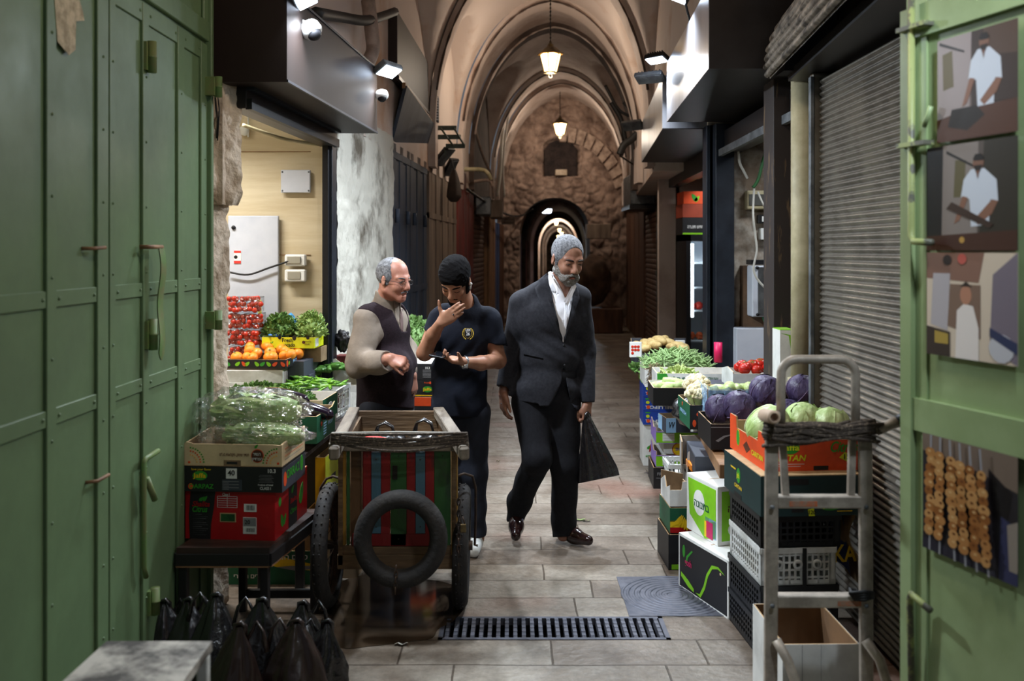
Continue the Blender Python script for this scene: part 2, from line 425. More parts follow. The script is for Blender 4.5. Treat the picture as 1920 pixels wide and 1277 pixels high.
# ---- rough masonry helper
def masonry(mb, O, U, V, lu, lv, nu, nv, mat, amp=.03, cell=(.5,.3), seed=0, rnd=.018):
    O = Vector(O); U = Vector(U).normalized(); V = Vector(V).normalized(); N = U.cross(V)
    def fn(s, t):
        x = s*lu; z = t*lv; row = int(z/cell[1]+.15*noise.noise((x, z, seed))); off = (row*.37+seed*.31) % 1*cell[0]
        cx = (x+off)/cell[0]; fx = cx-math.floor(cx); fz = z/cell[1]-math.floor(z/cell[1])
        e = min(fx, 1-fx)*cell[0]; g = min(fz, 1-fz)*cell[1]; e = min(e, g)
        h = amp*(min(1, e/.035)**.6) + amp*.5*noise.noise((math.floor(cx)*3.1, row*7.7, seed)) + rnd*noise.noise((x*9, z*9, seed)) + rnd*.6*noise.noise((x*25, z*25, seed))
        return O+U*x+V*z+N*h
    mb.grid(fn, nu, nv, mat)
# left side: jamb between the green gate and the greengrocer's opening
wlft = MB()
wlft.box(-1.75, -1.385, -3, 4.02, 0, 3.3, m_oldwall)
masonry(wlft, (-1.40,4.05,0), (.060,.20,0), (0,0,1), .215, 1.86, 24, 120, m_stonepier, .016, (.5,.36), 2, .016)
masonry(wlft, (-1.40,4.05,1.86), (.125,.20,0), (0,0,1), .235, 1.5, 26, 100, m_stonepier, .020, (.5,.36), 4, .018)
wlft.box(-1.72, -1.36, 4.12, 4.26, 0, 1.87, m_stonepier); wlft.box(-1.72, -1.31, 4.12, 4.26, 1.86, 3.3, m_stonepier)
masonry(wlft, (-1.32,4.2,2.55), (.02,1,0), (0,0,1), 4.4, .75, 110, 24, m_rubble, .05, (.55,.3), 5)
# whitewashed pier beyond the opening
masonry(wlft, (XL(5.93),5.93,0), (.069,1,0), (0,0,1), 1.85, 2.62, 90, 110, m_whitewash, .012, (.6,.5), 9, .010)
wlft.box(-1.9, XL(5.93)+.0, 5.93, 6.0, 0, 2.65, m_whitewash)
for (y0, y1, z0) in ((7.75,20.2,2.5),):
    wlft.hexa([(XL(y0)-.5,y0,z0),(XL(y0)-.02,y0,z0),(XL(y1)-.02,y1,z0),(XL(y1)-.5,y1,z0),(XL(y0)-.5,y0,3.1),(XL(y0)-.02,y0,3.1),(XL(y1)-.02,y1,3.1),(XL(y1)-.5,y1,3.1)], m_oldwall)
    wlft.hexa([(XL(y0)-.6,y0,0),(XL(y0)-.22,y0,0),(XL(y1)-.22,y1,0),(XL(y1)-.6,y1,0),(XL(y0)-.6,y0,3),(XL(y0)-.22,y0,3),(XL(y1)-.22,y1,3),(XL(y1)-.6,y1,3)], m_oldwall)
struct('wall_left', wlft)
# greengrocer's room on the left
sh = MB()
sh.box(-3.4, XL(5.85)-.02, 5.82, 5.92, 0, 2.9, m_ply)
sh.box(-3.5, -3.4, 3.9, 5.92, 0, 2.9, m_ply)
sh.box(-3.4, -1.45, 4.24, 4.30, 0, 2.9, m_ply)
sh.box(-3.4, -1.3, 4.24, 5.92, 2.75, 2.85, m_plastic)
for z in (1.62, 2.28): sh.box(-3.38, XL(5.85)-.13, 5.815, 5.821, z, z+.005, m_tanwood)
struct('wall_shop', sh)
# right side
wr = MB()
wr.box(1.62, 1.8, -3, 4.55, 0, 3.4, m_oldwall)
masonry(wr, (1.52,6.95,0), (1,0,0), (0,0,1), 1.7, 2.9, 70, 110, m_concrete, .02, (.7,.55), 4, .03)
wr.box(1.5, 3.3, 6.97, 7.1, 0, 2.9, m_concrete)
wr.box(3.2, 3.3, 4.5, 10.9, 0, 2.9, m_oldwall)
wr.box(1.8, 3.3, 4.45, 4.56, 0, 2.9, m_oldwall)
wr.box(1.62, 3.3, 4.5, 10.9, 2.8, 2.9, m_oldwall)
wr.box(1.75, 3.3, 10.85, 10.95, 0, 2.9, m_plaster2)
wr.hexa([(XR(10.95)+.2,10.95,0),(XR(10.95)+.6,10.95,0),(XR(20.3)+.6,20.3,0),(XR(20.3)+.2,20.3,0),(XR(10.95)+.2,10.95,3),(XR(10.95)+.6,10.95,3),(XR(20.3)+.6,20.3,3),(XR(20.3)+.2,20.3,3)], m_oldwall)
wr.hexa([(1.28,-1,3.04),(2.2,-1,3.04),(2.3,9.75,3.04),(1.5,9.75,3.04),(1.28,-1,3.12),(2.2,-1,3.12),(2.3,9.75,3.12),(1.5,9.75,3.12)], m_oldwall)
wr.hexa([(XR(4.6)+.02,4.6,2.56),(XR(4.6)+.12,4.6,2.56),(XR(9.75)+.12,9.75,2.56),(XR(9.75)+.02,9.75,2.56),(XR(4.6)+.02,4.6,3.05),(XR(4.6)+.12,4.6,3.05),(XR(9.75)+.12,9.75,3.05),(XR(9.75)+.02,9.75,3.05)], m_oldwall)
for k in range(10):    # wall head stepping out to the vault
    y0 = 9.7+k*1.04; y1 = y0+1.04
    wr.hexa([(XVR(y0)+.0,y0,2.5),(XR(y0)+.3,y0,2.5),(XR(y1)+.3,y1,2.5),(XVR(y1)+.0,y1,2.5),(XVR(y0)+.0,y0,2.95),(XR(y0)+.3,y0,2.95),(XR(y1)+.3,y1,2.95),(XVR(y1)+.0,y1,2.95)], m_plaster if y0 > 9 else m_oldwall)
struct('wall_right', wr)
# ---- end wall with the low arch, and the alley beyond it
we = MB()
def endfn(s, t):
    b = (ZA-ZS)/1.05; a, c = XVL(20)-.15, XVR(20)+.15
    # inner curve (opening), outer curve (under the vault)
    def curve(q, x0, x1, zj, zt, pw=.5):
        if q < .25: return x0, zj*q/.25
        if q > .75: return x1, zj*(1-q)/.25
        th = math.pi*(q-.25)/.5; u = -math.cos(th)
        return (x0+x1)/2+u*(x1-x0)/2, zj+(zt-zj)*max(0,1-u*u)**pw
    xi, zi = curve(s, GX(974,20), GX(1106,20), 1.85, GZ(371,20), .36); xo, zo = curve(s, a, c, ZS, ZA+.1)
    x = xi+(xo-xi)*t; z = zi+(zo-zi)*t; y = 20.0
    f1 = noise.voronoi((x*4.2, z*5.2, 2.2), distance_metric='DISTANCE', exponent=2)[0]
    gap = f1[1]-f1[0]
    y -= .06*min(1, max(0, gap)*3.6) + .035*noise.noise((x*2.2, z*2.2, 3)) + .02*noise.noise((x*9, z*9, 1))
    nx, nz = (x-GX(1052,20))/.40, z-GZ(330,20)
    if abs(nx) < 1 and 0 < nz < .62+.24*math.sqrt(max(0,1-nx*nx)): y += .35
    if t < .02: y += .0
    return (x, y, z)
we.grid(endfn, 220, 90, m_rubble)
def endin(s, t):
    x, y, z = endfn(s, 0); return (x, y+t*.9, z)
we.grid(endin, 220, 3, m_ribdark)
for q in range(9):      # lighter voussoirs of the relieving arch
    th = math.radians(18+q*8.5); cx, cz = 1.1, 2.55; r0, r1 = 1.22, 1.48
    th2 = th+math.radians(6.6)
    pts = [(cx+r0*math.cos(th), 19.85, cz+r0*math.sin(th)*1.22), (cx+r0*math.cos(th2), 19.85, cz+r0*math.sin(th2)*1.22), (cx+r1*math.cos(th2), 19.85, cz+r1*math.sin(th2)*1.22), (cx+r1*math.cos(th), 19.85, cz+r1*math.sin(th)*1.22)]
    we.poly([p_+Vector((0,.055,0)) for p_ in map(Vector, pts[::-1])], .2, M('pale_voussoir',(188,166,150),.9,col2=(140,120,108),scale=8,bump=.5))
np_ = [(-.36,.02),(.36,.02),(.36,.60),(.25,.74),(.1,.80),(-.1,.80),(-.25,.74),(-.36,.60)]
we.poly([Vector((GX(1052,20)+a, 20.16, GZ(330,20)+b)) for a, b in np_], .05, M('niche_painted_shade',(62,52,50),.95,col2=(40,34,34),scale=9,bump=.6), (0,-1,0))  # dark panel: the shade of the niche put into its colour
we.box(.95,1.2,19.86,20.15,3.3,3.42,m_stonepier)
struct('wall_back', we)
tn = MB()
def TC(Y): return 1.03+(Y-20.5)*.0515
for k in range(14):
    y0 = 20.9+k*3.6; y1 = y0+3.6; hw = 1.08
    def tf(s, t):
        Y = y0+(y1-y0)*t; c = TC(Y)
        if s < .2: return (c-hw, Y, 1.9*s/.2)
        if s > .8: return (c+hw, Y, 1.9*(1-s)/.2)
        th = math.pi*(s-.2)/.6
        return (c-math.cos(th)*hw, Y, 1.9+1.35*math.sin(th))
    tn.grid(tf, 40, 2, m_plaster2 if k % 2 else m_ribdark)
    pts = [Vector(tf(i/39, 0)) for i in range(40)]
    tn.tube([(p.x+(TC(y0)-p.x)*.09, p.y, p.z-(.1 if p.z > 1.9 else 0)) for p in pts], .13, m_plaster2 if k % 3 == 0 else m_oldwall, 6)
tn.box(TC(71)-1.4, TC(71)+1.4, 71, 71.2, 0, 3.6, m_oldwall)
struct('wall_tunnel', tn)
# ================================================================ green steel gate on the left
GX0 = -1.36
g = MB()
leaves = [(1.2,2.08,2.95),(2.10,3.045,2.95),(3.055,4.045,2.56)]
rodm = M('green_hardware', (96,128,72), .45, col2=(110,116,74), scale=20)
def hbar(y0, y1, z0, z1, off=.008):
    g.bbox(GX0, GX0+off, y0, y1, z0, z1, m_green, .002)
    for y in (y0+.02, y1-.02): g.ico((GX0+off, y, (z0+z1)/2), .006, m_green, 1)
def vbar(y, w, z0, z1, off=.011):
    g.bbox(GX0, GX0+off, y, y+w, z0, z1, m_green, .002)
    z = z0+.1
    while z < z1-.05:
        g.ico((GX0+off, y+w*.5, z), .005, m_green, 1); z += .24
g.box(GX0-.03, GX0, 1.2, 4.045, .02, 3.3, m_green)
vs_ = [1.66, 2.04, 2.10, 2.642, 2.965, 3.055, 3.33, 3.68, 3.955]
vw_ = [.05, .04, .05, .055, .08, .045, .055, .07, .09]
for y, wd in zip(vs_, vw_): vbar(y, wd, .03, 3.0 if y < 3.05 else 2.56)
ed = [(a+wd, b) for (a, wd), b in zip(zip(vs_[:-1], vw_[:-1]), vs_[1:])]
for (y0, y1) in ed:
    if y1-y0 < .05: continue
    for (z0, z1) in ((1.482,1.532),(1.135,1.184),(.06,.11),(2.49,2.56)):
        if z0 > 2 and y0 < 3.05: continue
        hbar(y0, y1, z0, z1)
g.bbox(GX0, GX0+.02, 3.055, 4.045, 2.575, 2.66, m_green, .003)
g.bbox(GX0, GX0+.014, 3.98, 4.045, 2.66, 3.2, m_green, .003)
g.bbox(GX0-.03, GX0+.03, 4.03, 4.06, .0, 3.25, m_green, .003)
m_paper = M('torn_paper_residue', (196,184,160), .8, col2=(150,140,118), scale=30)
pp = [(2.66,3.0),(2.80,3.0),(2.815,2.62),(2.86,2.56),(2.87,2.535),(2.815,2.52),(2.81,2.43),(2.77,2.405),(2.70,2.43),(2.675,2.6)]
g.poly([(GX0+.0125, y-.0, z-.16) for y, z in pp][::-1], .001, m_paper, (1,0,0))
door = struct('door_1', g, label='dark green riveted steel gate beside the stone jamb')
def hinge(y, z, h=.11, x=GX0+.03):
    q = MB(); q.box(GX0, x-.008, y-.03, y+.0, z-h*.45, z+h*.45, rodm)
    q.lathe((x, y, z-h/2), [(0,0),(.017,0),(.017,h*.47),(.019,h*.48),(.019,h*.52),(.017,h*.53),(.017,h),(0,h)], rodm, 12)
    part('hinge', q, door)
for px, py, h in ((285,107,.115),(287,627,.115),(291,1127,.1)):
    Y = 1.33*F/(HX-px); hinge(Y, GZ(py, Y), h)
hinge(4.03, GZ(163,4.03), .09, GX0+.06); hinge(4.03, GZ(600,4.03), .085, GX0+.06)
q = MB(); Y = 1.33*F/(HX-250)
q.tube([(GX0+.01,3.30,GZ(463,3.3)),(GX0+.045,3.31,GZ(463,3.3)),(GX0+.045,3.42,GZ(463,3.42))], .008, m_tanwood, 8)
Yb = 3.35
q.grid(lambda s, t: (GX0+.05+.006*math.sin(t*9), Yb+.03+s*.052+.006*math.sin(t*5), GZ(465,Yb)-t*(.39+(.03*math.sin(s*3.14)))), 5, 20, rodm)
q.grid(lambda s, t: (GX0+.046+.006*math.sin(t*9), Yb+.03+s*.052+.006*math.sin(t*5), GZ(465,Yb)-t*(.39+(.03*math.sin(s*3.14)))), 5, 20, rodm)
part('locking_strap', q, door, 'hanging flat green locking strap')
q = MB(); zt = GZ(858,3.32)
q.tube([(GX0+.03,3.31,GZ(1082,3.31)),(GX0+.03,3.29,GZ(1060,3.31)),(GX0+.03,3.29,zt-.01),(GX0+.032,3.30,zt),(GX0+.035,3.41,zt+.005)], .010, rodm, 8)
q.tube([(GX0+.035,3.30,zt-.07),(GX0+.05,3.34,zt-.16)], .012, rodm, 8)
part('bolt_lever', q, door)
for (px, py) in ((176,466),(183,902)):
    Y = 1.33*F/(HX-px); q = MB(); q.tube([(GX0,Y-.02,GZ(py,Y)),(GX0+.03,Y,GZ(py,Y)),(GX0+.035,Y+.07,GZ(py-2,Y))], .006, m_tanwood, 6)
    part('latch_hook', q, door)
q = MB(); c0 = P(403,172,4.1)
q.tube([c0, c0+Vector((.005,0,-.06)), c0+Vector((.012,0,-.12)), c0+Vector((.008,0,-.21))], .004, m_cable, 6); q.tube([c0+Vector((.01,0,0)), c0+Vector((.02,0,-.08)), c0+Vector((.012,0,-.22))], .003, m_cable, 6)
solo('loose_wire', q, 'short black wire stub hanging on the stone jamb', 'wire')
# ================================================================ roller shutter on the right
q = MB(); n = int(2.5/.0305)
prof = []
for k in range(n):
    for j in range(8): 
        t = j/8; prof.append((k*.0305+t*.0305, .014*abs(math.sin(math.pi*t))**1.5))
q.grid(lambda s, t: (1.515-prof[min(int(t*(len(prof)-1)+.5), len(prof)-1)][1], 1.2+s*3.26, prof[min(int(t*(len(prof)-1)+.5), len(prof)-1)][0]+.02), 6, len(prof), m_shutter)
sh_o = struct('door_2', q, label='corrugated roller shutter beside the beige pipe')
q = MB(); q.bbox(1.47, 1.60, 4.45, 4.50, 0, 2.52, m_shutter, .004); q.bbox(1.455,1.475,4.44,4.47,0,2.5,m_steelgrey,.003)
part('guide_rail', q, sh_o)
q = MB()
hoodp = [(1.60,2.98),(1.50,2.95),(1.42,2.88),(1.36,2.79),(1.325,2.69),(1.315,2.61),(1.325,2.545)]
def hp(t):
    k = t*(len(hoodp)-1); i = min(int(k), len(hoodp)-2); f = k-i
    return hoodp[i][0]*(1-f)+hoodp[i+1][0]*f, hoodp[i][1]*(1-f)+hoodp[i+1][1]*f
def hf(s, t):
    x, z = hp(t); Y = 4.72-s*3.4; a = t*20*math.pi; r = .016*abs(math.sin(a/2*1.0))
    e = .012*noise.noise((t*14, 0, 0))*(1 if s == 0 else 0)
    return (x-r*.9+.10*(Y-4.72), Y+e, z-r*.4)
q.grid(hf, 8, 160, m_hood)
def hb_(s, t):
    x, z = hp(t); Y = 4.72-s*3.4
    return (x+.012+.10*(Y-4.72), Y, z-.004)
q.grid(hb_, 4, 30, m_hood)
part('shutter_hood', q, sh_o, 'dusty curved corrugated hood')
q = MB(); q.hexa([(1.42,4.68,2.52),(1.62,4.68,2.52),(1.62,1.3,2.52),(1.09,1.3,2.52),(1.42,4.68,2.57),(1.62,4.68,2.57),(1.62,1.3,2.57),(1.09,1.3,2.57)], m_signdark)
q.hexa([(1.36,4.7,2.55),(1.62,4.7,2.55),(1.62,4.55,2.55),(1.36,4.55,2.55),(1.40,4.7,2.8),(1.62,4.7,2.9),(1.62,4.55,2.9),(1.40,4.55,2.8)], m_signdark)
part('hood_underside', q, sh_o)
q = MB(); q.tube([(1.533,4.78,0),(1.533,4.78,.95)], .078, m_beige, 20); q.tube([(1.533,4.78,.9),(1.533,4.78,2.75)], .067, m_beige, 20); q.tube([(1.533,4.78,.92),(1.533,4.78,.98)], .083, m_beige, 20)
solo('drain_pipe', q, 'thick beige painted pipe standing beside the roller shutter', 'pipe')
m_post = M('charred_post', (52,44,42), .6, col2=(112,90,66), scale=7, streak=(3,3,.5), lo=.57, hi=.66)
q = MB(); q.bbox(GX(1450,5.1), GX(1488,5.1), 5.1, 5.3, 0, 2.9, m_post, .004)
solo('post', q, 'dark paint-scuffed post between the beige pipe and the electric boxes', 'post')
q = MB()
q.bbox(GX(1342,6.8), GX(1377,6.8), 6.8, 7.0, 0, 2.6, m_darksteel, .004)
q.bbox(GX(1325,6.9), GX(1341,6.9), 6.9, 7.05, 0, 2.6, m_darksteel, .004)
q.bbox(GX(1333,6.86), GX(1346,6.86), 6.9, 7.0, 0, 2.6, m_black, .002)
q.beam((1.62,4.9,2.47),(1.66,6.9,2.47), .14, .16, m_signdark, bev=.004); q.beam((1.52,4.9,2.38),(1.56,6.9,2.38), .03, .05, m_steelgrey)
struct('trim_1', q, label='blue-black steel frame of the vegetable stall opening')
q = MB()
q.bbox(GX(1253,10.9), GX(1268,10.9), 10.9, 11.05, 0, 2.6, m_darksteel, .004)
q.beam((1.80,7.1,2.5),(1.93,10.9,2.5), .12, .2, m_signdark)
q.bbox(GX(1268,10.8), GX(1276,10.8), 10.85, 10.9, 0, 2.5, m_tanwood, .003)
struct('trim_2', q, label='dark frame of the shop with the fridge')
q = MB()   # left opening frame and lintel
q.bbox(GX(604,5.72), GX(616,5.72), 5.72, 5.86, 0, 2.45, m_black, .004)
q.bbox(GX(616,5.75), GX(623,5.75), 5.75, 5.9, 0, 2.45, m_darksteel, .003)
q.beam((-1.28,4.22,2.375),(-1.17,5.78,2.375), .10, .13, m_signdark, bev=.004)
q.beam((-1.22,4.22,2.33),(-1.11,5.78,2.33), .03, .05, m_black)
q.beam((-1.22,4.22,2.41),(-1.11,5.78,2.41), .05, .03, m_darksteel)
struct('trim_3', q, label='dark shutter track over the greengrocer opening')
# ================================================================ sign boxes and canopies
def signbox(name, label, c, mat, mats=None):
    q = MB(); q.hexa([Vector(p) for p in c], mat)
    return solo(name, q, label, 'sign box')
x1, x2 = GX(538,4.1), GX(707,5.9)
q = MB(); q.hexa([(-1.42,4.1,2.41),(x1,4.1,2.41),(x2,5.9,2.41),(-1.2,5.9,2.41),(-1.42,4.1,2.83),(x1,4.1,2.83),(x2,5.9,2.83),(-1.2,5.9,2.83)], m_signbrown)
q.beam((x1,4.1,2.415),(x2,5.9,2.415), .012,.012, m_darksteel); q.beam((x1,4.1,2.825),(x2,5.9,2.825), .012,.012, m_darksteel)
solo('shop_sign_box', q, 'long brown metal sign box over the greengrocer opening, carrying two floodlights', 'sign box')
q = MB(); a = [(GX(745,7.6),7.6),(GX(803,9.6),9.6)]
q.hexa([(-1.3,7.6,3.1),(a[0][0],7.6,3.1),(a[1][0],9.6,3.1),(-1.1,9.6,3.1),(-1.3,7.6,3.65),(a[0][0],7.6,3.65),(a[1][0],9.6,3.63),(-1.1,9.6,3.63)], m_signbrown)
q.beam((a[0][0],7.6,3.1),(a[1][0],9.6,3.1),.03,.03,m_signdark)
solo('shop_sign_box', q, 'dark brown sign panel high above the slanted grey board', 'sign box')
q = MB()
b0 = [P(757,160,7.8), P(813,236,9.9), P(793,305,9.9), P(731,262,7.8)]
q.poly(b0, .03, m_bluedoor); q.beam(b0[0], b0[1], .03, .05, m_tanwood); q.beam(b0[2], b0[3], .025, .03, m_bluedoor)
solo('canopy_board', q, 'grey steel board slanting out above the blue-grey doors', 'canopy')
x1, x2 = GX(1330,4.8), GX(1251,6.8)
m_signsteel = M('brushed_sign_steel', (150,150,156), .35, .6, col2=(120,120,126), scale=3, streak=(1,1,.2))
q = MB(); q.hexa([(x1,4.8,2.61),(1.75,4.8,2.61),(1.75,6.8,2.61),(x2,6.8,2.61),(x1,4.8,3.05),(1.75,4.8,3.05),(1.75,6.8,3.05),(x2,6.8,3.05)], m_signdark)
q.hexa([(x1-.004,4.8,2.61),(x1,4.8,2.61),(x2,6.8,2.61),(x2-.004,6.8,2.61),(x1-.004,4.8,3.05),(x1,4.8,3.05),(x2,6.8,3.05),(x2-.004,6.8,3.05)], m_signsteel)
solo('shop_sign_box', q, 'charcoal sign box with a steel face glowing under a floodlight, above the cabbages', 'sign box')
x1, x2 = GX(1242,7.0), GX(1203,9.64)
q = MB(); q.hexa([(x1,7.0,2.59),(1.9,7.0,2.59),(2.0,9.64,2.59),(x2,9.64,2.59),(x1,7.0,3.0),(1.9,7.0,3.0),(2.0,9.64,3.0),(x2,9.64,3.0)], m_signsteel)
q.hexa([(x1,7.0,2.585),(1.9,7.0,2.585),(2.0,9.64,2.585),(x2,9.64,2.585),(x1,7.0,2.592),(1.9,7.0,2.592),(2.0,9.64,2.592),(x2,9.64,2.592)], m_signdark)
solo('shop_sign_box', q, 'steel sign box over the shop with the fridge, behind the glowing one', 'sign box')
# ================================================================ floodlights
def flood(name, label, c, aim, up, w, h, W, on=True, body=m_steelgrey, bracket=None, col=(.80,.90,1.0)):
    c = Vector(c); n = (Vector(aim)-c).normalized(); r = n.cross(Vector(up)).normalized(); u = r.cross(n)
    mx = Matrix(((r.x,u.x,n.x,c.x),(r.y,u.y,n.y,c.y),(r.z,u.z,n.z,c.z),(0,0,0,1)))
    t = thing(name, c, label, 'floodlight')
    q = MB(); q.bbox(-w/2-.012, w/2+.012, -h/2-.012, h/2+.012, -.04, -.002, body, .006, mx)
    for i in range(7): q.box(-w/2+i*w/7+.01, -w/2+i*w/7+.016, -h/2, h/2, -.055, -.04, body, mx)
    part('housing', q, t)
    q = MB(); q.box(-w/2, w/2, -h/2, h/2, -.002, .003, m_led if on else m_steelgrey, mx)
    part('lamp_glass', q, t, 'bright white lit glass' if on else 'unlit grey glass')
    if bracket is not None:
        q = MB(); q.tube([c-n*.05, (c-n*.05+Vector(bracket))/2+Vector((0,0,.02)), bracket], .008, m_black, 6); part('bracket', q, t)
    if on: arealamp('lamp_light', c+n*.012, aim, w, h, W, col, t)
    return t
flood('floodlight', 'glaring white floodlight at the near top corner of the brown sign box', (-.945,4.18,2.80), (.2,4.3,.6), (0,0,1), .20, .09, 40, bracket=(-1.02,4.2,2.80))
flood('floodlight', 'glaring white floodlight at the far end of the brown sign box, above a camera', (-.79,5.86,2.80), (.5,5.2,.5), (0,0,1), .17, .09, 46, bracket=(-.885,5.86,2.79))
flood('floodlight', 'glaring white floodlight before the glowing steel face of the charcoal sign box', (.985,5.45,3.17), (.2,5.6,1.4), (0,0,1), .2, .11, 50, body=m_black, bracket=(1.10,5.6,3.04))
flood('floodlight', 'lit floodlight on an arm at the far end of the glowing sign box', (1.07,6.75,3.06), (.3,6.0,.3), (0,0,1), .15, .075, 44, body=m_black, bracket=(1.2,6.78,3.04))
t = flood('floodlight', 'unlit grey floodlight hanging just under the lit arm floodlight', (1.05,6.95,2.955), (.6,6.2,1.2), (0,0,1), .20, .09, 0, False)
flood('floodlight', 'unlit floodlight on the steel sign box over the fridge shop', (1.26,9.55,2.95), (.6,8.8,1.8), (0,0,1), .22, .1, 0, False, bracket=(1.38,9.5,2.93))
flood('floodlight', 'black unlit floodlight tilted on the wall above the hanging bag', P(833,297,10.3), (.6,9,0.2), (0,0,1), .13, .26, 0, False, body=m_black)
flood('floodlight', 'black unlit floodlight touching the top of the hanging bag', P(846,316,10.9), (.6,9,0.2), (0,0,1), .10, .24, 0, False, body=m_black)
flood('floodlight', 'added unseen white floodlight over the near end of the roller shutter', (1.05,1.7,2.62), (-.9,3.2,.9), (0,0,1), .2, .1, 24)  # extra floodlight added out of view to brighten the foreground
# camera domes
def dome(label, c, ax, r):
    t = thing('security_camera', c, label, 'camera')
    q = MB(); q.lathe(c, [(0,-.5*r),(r*.9,-.5*r),(r,-.2*r),(r,.35*r),(r*.85,.6*r),(r*.6,.7*r),(0,.72*r)], m_plastic, 20, ax); part('housing', q, t)
    q = MB(); q.lathe(Vector(c)+Vector(ax).normalized()*r*.5, [(r*.72,0),(r*.66,.35*r),(r*.4,.62*r),(0,.7*r)], m_black, 18, ax); part('lens', q, t, 'dark round lens')
    return t
t = dome('white dome camera under the near floodlight on the brown sign box', P(583,55,4.35), (.55,-.25,-.75), .050)
q = MB(); q.tube([P(572,44,4.35), P(560,38,4.33), P(556,34,4.32)], .014, m_plastic, 8); part('arm', q, t)
dome('white camera under the far floodlight of the brown sign box', P(716,178,5.85), (.1,-.35,-.9), .040)
# ================================================================ hanging lanterns
def lantern(px, pyt, pyb, Y, label, top=4.9, W=30, det=True):
    zt, zb = GZ(pyt, Y), GZ(pyb, Y); H = zt-zb; X = GX(px, Y); base = Vector((X, Y, zb)); t = thing('hanging_lantern', base, label, 'lantern', 'lanterns hanging down the middle of the alley')
    zg0, zg1 = zb+.16*H, zb+.64*H; r0, r1 = .165*H, .29*H
    if det:
        q = MB(); q.lathe((X,Y,zg1), [(r1*1.25,0),(r1*1.3,.02*H),(r1*1.05,.07*H),(r1*.55,.19*H),(r1*.3,.24*H),(r1*.3,.28*H),(.02,.30*H),(.015,.36*H),(0,.36*H)], m_brass, 6, (0,0,1)); part('cap', q, t)
        q = MB()
        for k in range(6):
            a = 2*math.pi*(k)/6+.26
            q.tube([(X+math.cos(a)*r0*1.03, Y+math.sin(a)*r0*1.03, zg0), (X+math.cos(a)*r1*1.03, Y+math.sin(a)*r1*1.03, zg1)], .007, m_brass, 5)
        q.lathe((X,Y,zg0), [(0,-.03*H),(r0*1.2,-.02*H),(r0*1.2,.01*H),(0,.01*H)], m_brass, 6)
        q.tube([(X-.05*H,Y,zg0-.02*H),(X-.05*H,Y,zb+.04*H),(X,Y,zb),(X+.05*H,Y,zb+.04*H),(X+.05*H,Y,zg0-.02*H)], .006, m_brass, 6); part('frame', q, t)
    q = MB(); q.lathe((X,Y,zg0), [(r0*.97,0),(r1*.97,zg1-zg0)], m_lampglass, 6); part('glass', q, t, 'glowing warm glass panes')
    q = MB(); q.tube([(X,Y,zt-.05*H),(X,Y,top)], .006 if det else .004, m_black, 6)
    z = zt
    while det and z < top: q.ico((X,Y,z), .012, m_black, 1, (1,1,1.5)); z += .045
    part('chain', q, t)
    pointlamp('lamp_light', (X, Y, zg0-.10*H), W*1.15, (1,.87,.72), .10, t)
lantern(1032, 78, 147, 11, 'lit brass lantern hanging by a chain above the three men, the one that looks largest', 4.9, 62)
lantern(1100, -620, -420, 3.0, 'added unseen lit lantern overhead near the hand truck', 4.9, 42)  # lantern added above the view to light the near end
lantern(1050, 217, 260, 18.3, 'lit lantern hanging in front of the rubble wall above the low arch', 4.85, 60)
lantern(1050, 371, 388, 36, 'lit lantern hanging just inside the crown of the low arch', 3.25, 90, False)
lantern(1043, 410, 424, 42, 'small lit lantern second in line beyond the low arch', 3.25, 90, False)
lantern(1049, 425, 436, 50, 'tiny lit lantern highest of the trio above the grey-haired head', 3.25, 90, False)
lantern(1053, 432, 443, 55, 'tiny lit lantern deep in the alley, on the alley-wall side of its trio', 3.25, 90, False)
lantern(1047, 438, 448, 61, 'tiny lit lantern deep in the alley, lowest of its trio', 3.25, 90, False)
flood('floodlight', 'white floodlight glaring beyond the low arch', P(1024,396,30), (1.3,28.6,.6), (0,0,1), .34, .22, 110)
# greengrocer ceiling tube
t = thing('ceiling_lamp', (-2.1,5.0,2.70), 'fluorescent ceiling lamp inside the greengrocer room', 'lamp')
q = MB(); q.bbox(-2.7,-1.5,4.95,5.05,2.69,2.75,m_plastic,.005); part('housing', q, t)
q = MB(); q.tube([(-2.68,5.0,2.67),(-1.52,5.0,2.67)], .014, M('tube_glow', (255,250,236), emit=18), 8); part('tube', q, t)
arealamp('lamp_light', (-2.1,5.0,2.65), (-2.1,5.05,0), 1.1, .1, 36, (1,.96,.9), t)
